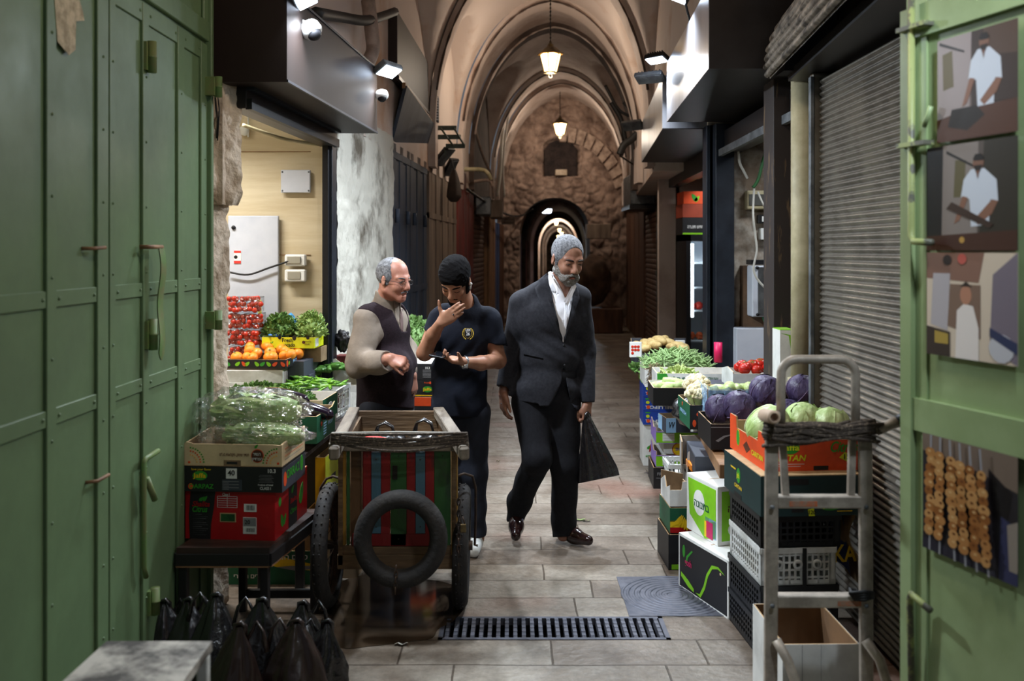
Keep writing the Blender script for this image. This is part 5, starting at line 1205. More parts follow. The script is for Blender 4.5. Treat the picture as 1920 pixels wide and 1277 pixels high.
# yellow carton and dark bag between table and cart
carton('carton', 'bright yellow carton standing on end beside the cart wheel', GX(590,4.6),4.62,.30,.05,.3,.30,-.07,c_gold,side_r=c_yellow,decals=[('r','e',.3,.3,.03,.05,c_white),('r','r',.35,.55,.65,.62,c_ink),('r','e',.3,.3,.014,.02,c_blue,.0006)])
carton('carton', 'dark carton added deep under the trestle to block light', -1.30,5.0,0,.34,.4,.60,-.06,c_black)  # added to block light and keep the ground below the trestle dark
carton('carton', 'dark brown carton under the bright yellow one', GX(560,4.62),4.6,0,.30,.3,.295,-.07,m_cardin)
# cartons behind the two men
dec = [('f','t','10.3',.86,.75,.02,c_white)]+[('f','r',.74,.15+k*.09,.96,.18+k*.09,c_grey) for k in range(6)]
carton('carton', 'black carton with a white lid marked 10.3, behind the young man', GX(738,6.0),6.0,.80,.262,.3,.105,-.07,c_black,closed=c_white,decals=dec)
dec = [('f','e',.86,.45,.032,.02,c_leaf),('f','t','Jaffa',.86,.45,.026,c_gold,.22),('f','e',.93,.85,.008,.008,c_orange),('f','t','Fresh',.84,.85,.014,c_orange,.12),('f','r',.1,.05,1,.1,c_gold)]
carton('carton', 'black carton with a green oval mark, directly under the 10.3 one', GX(738,6.0),6.0,.69,.262,.3,.108,-.07,c_black,decals=dec)
carton('carton', 'orange carton third from the top behind the two men', GX(735,6.0),5.99,.63,.27,.3,.058,-.07,c_orange)
carton('carton', 'black carton fourth from the top behind the two men', GX(735,6.0),5.99,.50,.27,.3,.128,-.07,c_black,decals=[('f','r',.70,.2,.85,.7,c_white)])
carton('carton', 'dark bottom carton of the stack behind the two men', GX(733,6.0),5.98,.0,.28,.3,.498,-.07,c_dkgreen)
q = MB(); q.bbox(-1.02,-.80,6.6,7.1,0,.82,m_greypl,.01); solo('counter', q, 'grey counter standing before the whitewashed pier', 'counter')
bunch('greens_bunch', 'light curly greens seen between the two men', (GX(776,6.85),6.85,.88), (.13,.12,.27), 620, M('pale_curly_leaf',(120,160,88),.55,col2=(150,184,116),scale=30), .028, 12)
q = MB(); q.ico((GX(643,5.85),5.85,GZ(640,5.85)), .05, m_signdark, 3, (1,.7,1.3), fn=lambda p: 1+.45*noise.noise(p*2.6)); q.bbox(GX(632,5.95),GX(652,5.95),5.9,6.0,0,GZ(665,5.95),m_redwood,.004)
solo('dark_bundle', q, 'dark bundle on a red stand against the whitewashed pier', 'bundle')
# ================================================================ stands on the right
t = thing('stall_table', (1.3,6,0), 'dark trestle under the beans, celery and squash cartons', 'table')
q = MB(); q.hexa([(1.12,5.12,.635),(1.44,5.12,.635),(1.45,7.75,.635),(1.03,7.75,.635),(1.12,5.12,.66),(1.44,5.12,.66),(1.45,7.75,.66),(1.03,7.75,.66)], m_tabwood); part('top', q, t)
for (a, b) in ((1.28,5.3),(1.41,5.3),(1.28,7.6),(1.42,7.6)):
    q = MB(); q.bbox(a-.02,a+.02,b-.02,b+.02,0,.635,m_tabedge,.003); part('leg', q, t)
A = -.05
# potatoes
x0 = GX(1190,7.3)
carton('carton', 'grey crate of potatoes with a tomato picture card, at the far end of the stall', x0,7.3,.70,.46,.40,.125,A,m_greypl,inner=m_greypl,tops={'b':[(0,1.7),(.2,1.7),(.25,1.3),(.75,1.3),(.8,1.7),(1,1.7)],'l':[(0,1.7),(.3,1.1),(.7,1.1),(1,1.1)]},decals=[])
q = MB(); q.bbox(GX(1180,7.25),GX(1203,7.25),7.24,7.25,GZ(670,7.25),GZ(641,7.25),c_white,.003)
for k in range(7): q.ico((GX(1186+(k%3)*5.5,7.238),7.239,GZ(650+(k//3)*6,7.25)), .012, m_tomato, 1, (1,.1,1))
solo('picture_card', q, 'white rounded card with a tomato picture on the potato crate', 'card')
q = MB(); q.bbox(GX(1266,7.55),GX(1284,7.55),7.54,7.55,GZ(655,7.55),GZ(638,7.55),c_white,.002); solo('picture_card', q, 'small white card at the back of the potato crate', 'card')
sp = src_round('potato', .042, m_potato, 'pale potato in the grey crate', 'potato', 'potatoes in the grey crate', (1.35,.95,.85), None, .05)
heap(Pile(sp), x0,7.3,A,.46,.38,lambda u,v:.80+.05*math.sin(math.pi*u)+.02*v,26,tilt=.3)
# beans
x0 = GX(1210,6.6)
carton('carton', 'white carton heaped with green beans', x0,6.6,.662,.46,.42,.125,A,c_white,inner=c_white,tops={'l':[(0,1.1),(.5,1.2),(1,1)],'f':[(0,1),(1,1)]})
q = MB(); rnd = random.Random(4)
for k in range(90):
    p = Vector((GX(1217+rnd.random()*17,6.55),6.56+rnd.random()*.03,GZ(680+rnd.random()*30,6.55))); q.tube([p, p+Vector((rnd.uniform(-.03,.03),-.01,rnd.uniform(-.03,.0))), p+Vector((rnd.uniform(-.04,.04),0,rnd.uniform(-.05,-.01)))], .002, M('root_fibre',(112,92,66),.8), 4)
solo('root_bundle', q, 'tangle of brown rootlets hanging at the corner of the bean carton', 'roots', kind='stuff')
sp = src_long('green_bean', .13, .0052, m_bean, 'green bean in the heap on the white carton', 'bean', 'green beans in the white carton', .2, None, None, 6, 7)
heap(Pile(sp), x0,6.6,A,.50,.44,lambda u,v:.775+.115*(math.sin(math.pi*min(1,u*.9+.06))**.7)*(math.sin(math.pi*min(1,v*.75+.12))**.6),290,tilt=.75,inset=.02,zj=.008,sc=(.75,1.15))
q = MB(); q.ico((x0+.25,6.83,.79), 1, m_bean, 3, (.20,.17,.085)); solo('bean_heap', q, 'underlying mass of the green bean heap', 'beans', kind='stuff')
# celery carton
x0 = GX(1233,6.1)
dec = [('f','t','מ"עב תוקרי לודיגו קוויש - שי',.52,.70,.042,M('print_teal',(40,92,72),.5),.72),('f','t','ינבג',.5,.22,.04,M('print_teal',(40,92,72),.5),.14),('f','p',[(0,.55),(.16,.55),(.12,1),(0,1)],c_leaf),('f','p',[(.86,.62),(1,.62),(1,1),(.88,1)],c_leaf)]
carton('carton', 'white and green carton with a Hebrew line, holding pale celery', x0,6.12,.70,.53,.34,.125,A,c_white,inner=c_white,decals=dec)
bunch('celery_bunch', 'pale green celery leaves in the white and green carton', (x0+.17,6.29,.785), (.13,.09,.045), 200, m_lettpale, .026, 21)
q = MB(); q.tube([(1.66,6.45,.86),(1.66,6.45,1.0)], .03, M('pink_bag',(214,30,90),.4), 10); solo('pink_bag', q, 'narrow pink packet hanging on the dark stall frame', 'packet').location.x -= .20
# squash
x0 = GX(1226,5.6)
carton('carton', 'black carton of pale green squash in front of the celery', x0,5.62,.692,.34,.34,.112,A,c_black,inner=c_white)
sp = src_long('squash', .15, .030, m_squash, 'pale green squash in the black carton', 'squash', 'squash in the black carton', .1, lambda t: .55+.45*math.sin(math.pi*min(1,t*.75+.25))-(.6 if t > .97 else 0), None, 12, 12)
heap(Pile(sp), x0,5.62,A,.34,.34,lambda u,v:.745+.03*math.sin(math.pi*u),17,tilt=.12,inset=.07)
# cauliflower
x0 = GX(1295,5.0)
dec = [('f','e',.33,.62,.018,.012,c_orange),('f','e',.5,.74,.012,.009,c_orange),('f','e',.4,.35,.02,.016,c_orange),('f','e',.75,.3,.016,.014,c_orange),('f','e',.15,.25,.01,.02,c_orange),('l','t','FRESH',.5,.5,.03,c_sky,.5),('l','e',.4,.8,.012,.012,c_orange)]
carton('carton', 'green and black carton printed with orange flowers, holding cauliflower', x0,5.02,.664,.16,.36,.134,.0,c_green,front=c_black,decals=dec,tops={'f':[(0,1),(1,1)]})
def cauli(label, c, r, seed):
    q = MB(); rnd = random.Random(seed); c = Vector(c)
    q.ico(c, r*.86, m_caul, 3, (1,1,.8))
    for k in range(90):
        z = rnd.uniform(-.1,1); a = k*2.39996; s = math.sqrt(max(0,1-z*z)); p = Vector((math.cos(a)*s, math.sin(a)*s, z*.8))*r*.86
        q.ico(c+p, r*rnd.uniform(.15,.24), m_caul, 1, fn=lambda p_: 1+.14*math.sin(p_.x*13+p_.y*11+p_.z*9))
    t = solo('cauliflower', q, label, 'cauliflower')
    q = MB()
    for k in range(7):
        a = k*.9; q.grid(lambda s_, t_: c+Vector((math.cos(a+(s_-.5)*.8)*r*(.6+.42*t_), math.sin(a+(s_-.5)*.8)*r*(.6+.42*t_), -r*.7+t_*r*.75)), 5, 5, m_lettpale)
    part('leaf_collar', q, t)
cauli('cauliflower at the front rim of the carton printed with orange flowers', (x0+.065,5.10,.845), .078, 1)
cauli('cauliflower behind the front one, touching the blue film', (x0+.085,5.26,.87), .080, 2)
# white tomatoes carton
x0 = GX(1376,5.6)
carton('carton', 'white carton of red tomatoes before the white board cabinet', x0,5.62,.80,.245,.30,.09,0,c_white,inner=c_white,tops={'l':[(0,1),(.5,1.3),(1,1.1)],'f':[(0,1),(1,1)]})
tom = src_round('tomato', .036, m_tomato, 'red tomato in the white carton', 'tomato', 'red tomatoes in the white carton', (1,1,.84), m_calyx)
pl = Pile(tom); rr = random.Random(8)
TOM = ((1396,692,5.66),(1421,693,5.66),(1441,692,5.68),(1392,683,5.72),(1411,683,5.73),(1426,681,5.74),(1441,682,5.73),(1400,687,5.70),(1434,688,5.7),(1447,690,5.76),(1441,673,5.75),(1386,689,5.74),(1420,688,5.79),(1447,683,5.82))
for (px, py, Y) in TOM:
    pl.put(P(px,py,Y)-Vector((0,0,.03)), (rr.uniform(-.6,.6),rr.uniform(-.6,.6),rr.uniform(0,6)), rr.uniform(.95,1.08), nth(px, py, Y, TOM, 'red tomato in the white carton', 'the cable side'))
q = MB(); q.bbox(1.2,1.56,5.15,6.0,.66,.80,m_greypl,.006); solo('riser', q, 'grey riser block under the tomato carton and the upright white carton', 'riser')
carton('carton', 'white and green carton standing upright between the post and the beige pipe', GX(1464,4.85),4.86,.93,.075,.14,.295,0,c_white,side_l=c_white,decals=[('f','p',[(.0,.95),(1,.9),(1,.0),(.75,.0),(.78,.6),(.6,.9)],c_lime),('f','e',.85,.5,.01,.03,c_orange,.0006)],closed=c_lime)
# blue lined carton
x0 = GX(1327,4.9); m_bf = M('light_blue_film', (126,172,214), .22, alpha=.62, bump=1, bscale=34, col2=(170,204,232), scale=12)
carton('carton', 'kraft carton lined with blue film, holding round pale squash', x0+.012,4.92,.78,.40,.22,.115,0,m_cardin,front=c_steel,inner=m_card)
q = MB(); rnd = random.Random(2)
q.grid(lambda s, t: (x0-.004+.006*noise.noise((s*9,t*9,1)), 4.90+s*.26, .92-t*.20+.02*noise.noise((s*6,t*3,5))), 14, 14, m_bf)
q.grid(lambda s, t: (x0+s*.40, 4.905-.012*abs(noise.noise((s*14,t*5,3))), .905-t*.07+.02*noise.noise((s*9,t*2,7))+(.02 if s < .15 else 0)), 40, 8, m_bf)
solo('plastic_film', q, 'crinkled light blue plastic film hanging over the squash carton', 'film')
sp = src_long('round_squash', .10, .030, m_squash, 'round pale squash in the blue lined carton', 'squash', 'squash in the blue lined carton', .05, lambda t: .5+.5*math.sin(math.pi*min(1,t*.8+.15))-(.5 if t > .97 else 0), None, 12, 12)
heap(Pile(sp), x0+.02,4.93,0,.38,.2,lambda u,v:.852+.012*math.sin(math.pi*u),12,tilt=.1,inset=.05)
# plank, black carton, purple cabbages
q = MB(); q.beam((1.075,5.1,.63),(.985,4.2,.63), .055, .065, m_tanwood, bev=.003); q.beam((1.45,5.1,.63),(1.45,4.15,.63), .05,.065,m_tanwood)
solo('plank', q, 'thick sawn wooden plank sticking out under the purple cabbages', 'plank')
q = MB(); q.beam((1.02,5.0,.555),(.99,4.62,.555), .12, .10, m_greypl, bev=.003); q.beam((1.04,4.98,.3),(1.04,4.98,.51), .05,.05,m_tabedge, up=(0,1,0))
solo('plank', q, 'dark slate coloured board wedged below the sawn plank', 'plank')
x0 = GX(1334,4.45)
carton('carton', 'black carton with a faint grey sketch, holding purple cabbages', x0,4.46,.675,.44,.36,.125,-.03,c_black,decals=[('f','p',[(.05,.35),(.14,.55),(.24,.62),(.26,.60),(.16,.5),(.08,.3)],c_grey),('f','p',[(.24,.62),(.34,.85),(.37,.60),(.36,.6),(.34,.78),(.26,.6)],c_grey),('f','r',.0,.86,1,.89,c_grey)],inner=c_black)
def cabbage(label, c, r, mat, vein, seed, rot=(0,0,0), sc=(1,1,.92)):
    q = MB(); c = Vector(c); mx = Euler(rot).to_matrix()
    def fn(p):
        a = math.atan2(p.y, p.x); return 1+.035*noise.noise(p*2.6+Vector((seed,0,0)))+.018*abs(math.sin(a*4+p.z*2.5+seed))+.012*noise.noise(p*9)
    q.ico(c, r, mat, 4, sc, fn, mx)
    rnd = random.Random(seed)
    for k in range(4):    # outer wrapping leaves
        a0 = k*1.57+seed; 
        def lf(s, t):
            a = a0+(s-.5)*1.9; e = -1.2+t*(2.0+.25*math.sin(s*9+k)); p = Vector((math.cos(a)*math.cos(e), math.sin(a)*math.cos(e), math.sin(e))); rr_ = 1.01+.035*noise.noise(p*4+Vector((k,seed,0)))+.045*t*t+.035*abs(s-.5)+.018*abs(math.sin(a*6+t*2))+.02*t*math.sin(s*17+k)
            v = Vector((p.x*sc[0], p.y*sc[1], p.z*sc[2]))*r*rr_
            return c+mx @ v
        q.grid(lf, 16, 16, mat)
    o = solo('cabbage', q, label, 'cabbage')
    q = MB()
    for k in range(4):
        a0 = k*1.57+seed
        pts = []
        for i in range(12):
            e = -1.2+i/11*1.7; p = Vector((math.cos(a0)*math.cos(e), math.sin(a0)*math.cos(e), math.sin(e))); pts.append(c+mx @ (Vector((p.x*sc[0], p.y*sc[1], p.z*sc[2]))*r*1.045))
        q.tube(pts, [r*.04*(1-i/13) for i in range(12)], vein, 5)
    part('leaf_rib', q, o, 'paler leaf ribs')
    return o
m_vp = M('purple_rib', (132,112,146), .4); m_vg = M('pale_rib', (216,226,184), .45)
cabbage('purple cabbage half hidden behind the blue film, at the end by the cauliflower', P(1352,768,4.62), .080, m_cabp, m_vp, 1, (.4,.3,.2))
cabbage('purple cabbage with a pale cut spot, above the orange carton', P(1387,764,4.53), .083, m_cabp, m_vp, 2, (.9,.2,1.0))
cabbage('purple cabbage resting high behind the loop of the hand truck', P(1438,736,4.62), .090, m_cabp, m_vp, 3, (.5,-.5,2.0))
cabbage('purple cabbage seen inside the hand truck loop, before the beige pipe', P(1506,733,4.56), .083, m_cabp, m_vp, 4, (.3,.6,.7))
cabbage('purple cabbage low between the green ones and the black carton', P(1478,775,4.5), .075, m_cabp, m_vp, 5, (.3,.1,.7))
# ---- the near stack
S = .07; x0, y0 = 1.005, 3.66
dec = [('f','e',.27,.76,.038,.026,c_leaf),('f','t','Jaffa',.27,.76,.034,c_yellow,.2),('f','t','CARITAN',.22,.42,.034,c_yellow,.42,1,.2),('f','r',.12,.22,.42,.235,c_white),('f','r',.12,.15,.38,.16,c_white),
  ('f','t','Citrus',.84,.76,.06,c_leaf,.30,1,.35),('f','p',[(.80,.42),(.86,.60),(.95,.46),(.89,.28)],c_yellow),('f','t','15',.875,.44,.03,c_ink),('f','r',.52,.02,.68,.16,c_ink),('l','e',.25,.55,.022,.036,c_yellow),('l','e',.25,.55,.020,.034,c_leaf,.0005),('l','t','CARITAN',.80,.35,.03,c_yellow,.3),('l','p',[(.4,.4),(.5,.6),(.6,.4),(.5,.2)],c_brown)]
carton('carton', 'orange citrus carton holding green cabbages', x0+.025,y0+.04,.752,.385,.46,.125,S,c_orange,inner=m_card,decals=dec,tops={'l':[(0,1.25),(.18,1.25),(.2,.85),(.8,.85),(.82,1.2),(1,1.2)],'f':[(0,1.0),(.1,1.0),(1,1.0)]})
cabbage('green cabbage with loose outer leaves at the alley edge of the orange carton', P(1441,800,3.92), .088, m_cabg, m_vg, 6, (.5,.9,.3), (.95,1,1.12))
cabbage('green cabbage in the middle of the orange carton', P(1507,788,4.0), .082, m_cabg, m_vg, 7, (.2,-.3,1.3))
cabbage('green cabbage at the shutter side of the orange carton', P(1557,796,3.95), .080, m_cabg, m_vg, 8, (-.2,.3,.3))
dec = [('f','e',.68,.28,.05,.024,c_leaf),('f','t','Jaffa',.68,.28,.032,c_yellow,.14),('f','p',[(.46,.16),(.52,.2),(.53,.0),(.47,-.0)],c_yellow),('f','t','120',.497,.09,.022,c_ink),('f','r',.27,.78,.47,.93,c_ink),('f','r',.3,.10,.42,.22,c_ink),('f','r',.75,.10,.9,.12,c_gold),
  ('l','e',.42,.60,.024,.032,c_leaf),('l','t','Jaffa',.42,.60,.03,c_yellow,.08),('l','t','CARTAN',.42,.30,.022,c_gold,.2),('l','r',.2,.7,.34,.74,c_gold),('l','r',.3,0,.5,.12,c_ink)]
carton('carton', 'bottle green carton right under the orange one', x0-.012,y0-.03,.588,.415,.48,.160,S,c_dkgreen,decals=dec,inner=m_card,tops={'l':[(0,1.03),(1,1.0)]},closed=m_card)
crate('crate', 'black plastic crate between the bottle green carton and the white crate', x0-.005,y0+.0,.455,.33,.40,.130,S,m_blackpl,12,4,solid=.0)
def extra(q, mx):
    for k in range(3):
        c = mx @ Vector((.07+k*.08, -.008, .085)); q.lathe(c, [(.012,-.003),(.02,-.003),(.02,.004),(.012,.004)], m_whitepl, 14, mx.to_3x3() @ Vector((0,1,0)))
    q.box(.17,.185,-.012,-.006,-.005,.15,m_blackpl,mx)
crate('crate', 'white plastic crate in the middle of the near stack', x0-.005,y0,.302,.31,.40,.150,S,m_whitepl,13,4,solid=.0,extra=extra)
crate('crate', 'black plastic crate directly under the white one', x0-.005,y0,.151,.32,.42,.148,S,m_blackpl,12,5,solid=.0)
crate('crate', 'black plastic crate at ground level under the white one', x0-.005,y0,.002,.32,.44,.146,S,m_blackpl,12,5,solid=.0)
q = MB(); q.grid(lambda s, t: (1.40-.04*t+.02*math.sin(s*3), 3.76+s*.25, .30+t*.30), 8, 8, c_blue); q.grid(lambda s, t: (1.425-.05*t+.025*math.sin(t*8), 3.70+s*.2, .28+t*.34), 8, 14, m_card)
text_on(q, 'KA', (1.37,3.75,.40), (1,.2,0), (0,0,1), .1, c_gold, width=.1)
solo('flattened_carton', q, 'folded blue and brown carton pushed between the crates and the shutter', 'carton')
# white open carton on the ground
carton('carton', 'white open carton with hand holes, brown inside, at the foot of the hand truck', GX(1468,3.12),3.12,0,.262,.36,.30,.02,c_white,inner=M('kraft_inside_tall',(134,100,68),.8,col2=(112,84,58),scale=4),decals=[('f','r',.36,.30,.68,.50,m_brownwood),('f','e',.36,.40,.02,.03,m_brownwood),('f','e',.68,.40,.02,.03,m_brownwood),('f','r',.25,0,.256,1,c_grey),('f','r',.5,0,.503,1,c_grey)],tops={'b':[(0,1.0),(1,1.0)],'l':[(0,1),(1,1)]})
# black and green patterned cartons on the floor
x0, y0 = .8225, 4.486
th = .34; near = Vector((.970,4.07))
dec = [('l','p',[(.05,.30),(.20,.22),(.32,.12),(.32,.06),(.2,.10),(.05,.22)],c_lime),('l','e',.11,.72,.012,.03,c_leaf),('l','p',[(.14,.50),(.17,.66),(.27,.80),(.30,.80),(.20,.64),(.17,.50)],c_leaf),('l','t','gosh',.21,.54,.045,c_pink,.14)]
pts = [(.36,.08),(.44,.10),(.52,.30),(.58,.55),(.68,.76),(.80,.80),(.92,.72),(.80,.76),(.69,.70),(.61,.52),(.55,.26),(.46,.05)]
dec += [('l','p',pts,c_lime),('l','e',.85,.70,.006,.006,c_tan,.0006),('l','r',0,0,1,.03,c_white),('l','r',0,.97,1,1,c_white),('l','r',0,0,.02,1,c_white),('l','r',.975,0,1,1,c_white),('f','r',0,0,.04,1,c_white),('f','r',0,0,1,.03,c_white),('f','r',0,.97,1,1,c_white),('f','e',.15,.35,.018,.03,c_lime),('f','e',.13,.14,.02,.012,c_lime)]
carton('carton', 'black carton with green swirls and white edges, angled on the paving', near.x,near.y,0,.22,.44,.258,th,c_black,decals=dec,closed=c_white)
dec = [('l','r',.62,.08,.96,.40,c_sky),('l','p',[(.05,.95),(.95,.95),(.95,.1),(.6,.0),(.1,.3)],c_lime),('l','e',.42,.58,.055,.062,c_white,.0006),('l','t','הנונתב',.5,.55,.05,c_green,.48),('l','r',.66,.05,.86,.34,c_pink,.0012),('l','r',.60,.05,.66,.32,c_gold,.0012),
  ('f','r',.12,.07,1,.93,c_lime),('f','t','הלצא',.62,.80,.045,c_brown,.5),('f','t','הליגא',.6,.62,.045,c_brown,.6),('f','e',.75,.26,.075,.045,c_white,.0006),('f','e',.80,.27,.036,.036,c_green,.0012),('f','e',.76,.29,.006,.005,c_white,.0018),('f','e',.87,.29,.006,.005,c_white,.0018),('f','r',.78,.20,.88,.215,c_pink,.0018)]
carton('carton', 'white and lime green carton on top of the black swirled one', .965,4.27,.264,.17,.30,.272,.30,c_white,decals=dec,closed=c_white)
carton('carton', 'black carton with a grass strip and small flowers, under the banana carton', GX(1255,4.68),4.70,0,.15,.3,.183,.03,c_black,decals=[('f','r',.1,.02,.9,.16,c_lime),('f','e',.42,.55,.008,.008,c_gold),('f','e',.75,.42,.007,.007,c_red)])
dec = [('f','r',0,.45,1,1,c_green),('f','r',0,.22,1,.5,c_gold),('f','r',0,0,1,.22,c_red)]
for k in range(9): dec.append(leafd('f',.5+(k-4)*.075,.42+.1*math.sin(k*.8),1,1,1.3+(k-4)*.12,.06,.012,c_gold,.14,.13,.0008+.0003*k))
carton('carton', 'banana carton with green, yellow and red bands', GX(1259,4.68),4.72,.187,.135,.28,.128,.03,c_green,decals=dec)
carton('carton', 'plain white carton with torn flaps on the banana carton', GX(1260,4.68),4.74,.318,.12,.24,.085,.03,c_white,inner=m_cardin,tops={'l':[(0,1),(.4,1.5),(.6,.9),(1,1.3)],'f':[(0,1),(.5,1),(.55,1.5),(.8,1.55),(1,1.3)],'b':[(0,1.3),(1,1.6)]})
crate('crate', 'small white plastic crate tilted on the torn flap carton', GX(1256,5.0),5.02,.40,.13,.2,.07,0,m_whitepl,6,2,solid=0)
carton('carton', 'grey tall carton open to the alley, below the sawn plank', GX(1278,5.0),5.0,.33,.13,.05,.30,0,m_cardgrey,inner=m_cardgrey,tops={'f':[(0,.5),(.3,.2),(1,.15)],'l':[(0,1),(1,.9)],'b':[(0,1),(1,.98)]},decals=[])
q = MB(); q.grid(lambda s, t: (GX(1283+s*14,4.85)+.02*t, 4.86, GZ(925-t*75,4.85)+.01*math.sin(s*9)), 6, 10, c_white); q.grid(lambda s, t: (GX(1290+s*50,4.8)+.0, 4.80+.04*math.sin(s*4), GZ(905-t*30-s*5,4.8)), 10, 6, m_brownwood); q.bbox(GX(1296,4.75),GX(1330,4.75),4.75,4.9,GZ(885,4.75),GZ(872,4.75),m_orange,.003)
solo('torn_carton', q, 'torn white and brown carton scraps with an orange strip', 'scrap')
carton('carton', 'dark empty carton behind the lime green watermelon carton', 1.06,4.72,.0,.30,.3,.50,0,m_tabedge,inner=m_cardin)
# lilac and green cartons
def lil(z, label, back=False, bl=False):
    x = GX(1231,6.3)
    dec = [('f','r',.15,.18,.42,.86,c_white),('f','r',.0,.92,1,1,c_purple),('f','r',0,0,1,.05,c_purple)]+[('f','r',.16,.25+k*.14,.41,.27+k*.14,c_grey,.0006) for k in range(5)]
    carton('carton', label, x,6.32,z,.30,.34,.082,A,c_lime,side_l=c_purple,inner=c_white,decals=dec,tops={'l':[(0,1.5),(.25,1.4),(.5,1),(1,1.35)]})
carton('carton', 'black carton at the bottom of the lilac and green stack', GX(1226,6.3),6.31,0,.33,.36,.145,A,c_black,decals=[('f','t','FRESH',.2,.7,.03,c_grey,.25),('f','r',.05,.5,.6,.52,c_grey)])
lil(.148, 'green fronted carton with lilac sides, just above the black one')
dec = [('f','e',.45,.4,.06,.05,c_red),('f','e',.45,.4,.055,.045,c_gold,.0006),('f','t','SHOPY',.45,.4,.03,c_blue,.28)]
carton('carton', 'white carton with a yellow oval mark between two lilac and green ones', GX(1245,6.35),6.36,.232,.26,.3,.078,A,c_white,decals=dec)
lil(.313, 'green fronted carton with lilac sides, the upper one of the stack')
carton('carton', 'dented pale blue carton under the squash, with bold black letters', GX(1250,6.2),6.22,.405,.17,.2,.10,.1,c_steel,decals=[('l','r',0,0,.5,1,c_sky),('f','r',0,.0,.4,1,c_sky),('f','t','VV',.2,.5,.06,c_ink,.25,1,.3)])
# blue stack
def blu(z, label, mk=True):
    dec = [('f','t','BELLEFOR',.50,.28,.032,c_white,.86,-1),('f','e',.155,.28,.014,.014,c_orange,.002),('f','e',.14,.62,.014,.012,c_yellow),('f','e',.14,.88,.02,.006,c_leaf),('f','r',.45,.6,.7,.64,c_sky),('f','r',.45,.72,.7,.74,c_sky)]
    carton('carton', label, GX(1207,6.95),6.97,z,.24,.3,.104,A,c_blue,decals=dec)
carton('carton', 'white carton with a green leaf and cursive mark, bottom of the blue stack', GX(1206,7.0),6.99,0,.24,.3,.315,A,c_white,decals=[('f','t','Mor',.35,.42,.08,c_red,.4,1,.3),leafd('f',.18,.45,1,1,.8,.04,.02,c_leaf,.24,.315),('f','t','agriculture',.32,.24,.03,c_leaf,.5)],tops={'l':[(0,1),(1,1)]})
blu(.318, 'blue carton with upside-down white letters, lowest of three')
blu(.424, 'blue carton with upside-down white letters, middle of three')
blu(.530, 'blue carton with upside-down white letters, top of three')
dec = [('f','r',.05+.12*i,.1+.18*j,.11+.12*i,.19+.18*j,c_white) for i in range(8) for j in range(5) if (i+j)%2 == 0]+[('f','r',0,.8,1,1,c_orange)]
carton('carton', 'green and white checkered carton capping the blue stack', GX(1205,6.95),6.98,.636,.24,.28,.062,A,c_lime,decals=dec)
q = MB(); rnd = random.Random(6)
leafy(q, (GX(1195,7.15),7.2,.70), (.035,.04,.04), 40, m_herb, .03, 3); solo('greens_bunch', q, 'few drooping greens hanging under the potato crate', 'greens')
q = MB(); q.ico(P(1300,770,5.4), .12, m_bag, 3, (1,1,.8), fn=lambda p: 1+.2*noise.noise(p*2.4)); solo('plastic_bag', q, 'crumpled black plastic bag stuffed under the squash and cauliflower cartons', 'bag')
# ================================================================ hand truck
m_alu = M('worn_aluminium', (192,180,166), .4, .25, col2=(150,140,128), scale=14, r2=.55)
m_rope = M('dark_braided_rope', (78,68,60), .85, col2=(126,112,96), scale=90, lo=.55, hi=.6, bump=.4, bscale=160)
Yh = 2.9
t = thing('hand_truck', (GX(1533,Yh),Yh,0), 'aluminium hand truck with rope wound around its frame, before the orange carton', 'hand truck')
def HP_(px, py, dy=0): return P(px, py, Yh)+Vector((0,dy,0))
q = MB(); pts = [HP_(1464,800),HP_(1464,720)]
for k in range(1,7): a = k/6*math.pi/2; pts.append(HP_(1494-30*math.cos(a), 704-30*math.sin(a)))
for k in range(0,7): a = k/6*math.pi/2; pts.append(HP_(1576+28*math.sin(a), 704-30*math.cos(a)))
pts += [HP_(1604,740),HP_(1604,805)]
q.tube(pts, .0145, m_alu, 14); part('handle_loop', q, t)
for (a, b) in ((1447,1457),(1622,1614)):
    q = MB(); q.beam(HP_(a,790), HP_(a-3 if a < 1500 else a+3,1440), .040, .022, m_alu, up=(0,1,0), bev=.003)
    for py in (948,1132): q.lathe(HP_(a-2,py,-.020), [(0,-.006),(.006,-.005),(.008,0)], m_steelgrey, 10, (0,1,0))
    part('upright', q, t)
for (a, b) in ((1468,1476),(1602,1598)):
    q = MB(); q.beam(HP_(a,800,.015), HP_(b,945,.015), .022, .02, m_alu, up=(0,1,0), bev=.002); part('inner_rail', q, t)
for (y0_, st) in ((941,(1478,1530)),(1127,(1568,1612))):
    q = MB(); q.bbox(GX(1456,Yh), GX(1614,Yh), Yh-.012, Yh+.03, GZ(y0_+11,Yh), GZ(y0_-11,Yh), m_alu, .003)
    q.bbox(GX(st[0],Yh), GX(st[1],Yh), Yh-.0135, Yh-.012, GZ(y0_+7,Yh), GZ(y0_-3,Yh), M('faded_orange_sticker',(196,104,62),.6,col2=(160,130,110),scale=40), .0005)
    part('cross_bar', q, t)
for s_ in (-1,1):
    q = MB(); x = 1452 if s_ < 0 else 1618
    q.tube([HP_(x,1195,-.02), HP_(x+s_*2+18,1225,-.05), HP_(x+26,1260,-.08), HP_(x+30,1330,-.10), HP_(x+30,1420,-.08)], .016, m_alu, 10); part('stair_glide', q, t)
    q = MB(); q.lathe((GX(x,Yh)+s_*.05,Yh+.06,.10), [(0,-.025),(.085,-.025),(.10,-.015),(.10,.015),(.085,.025),(0,.025)], m_black, 24, (1,0,0)); part('wheel', q, t)
q = MB(); q.bbox(GX(1440,Yh), GX(1628,Yh), Yh-.16, Yh+.01, .012, .020, m_alu, .002); part('toe_plate', q, t)
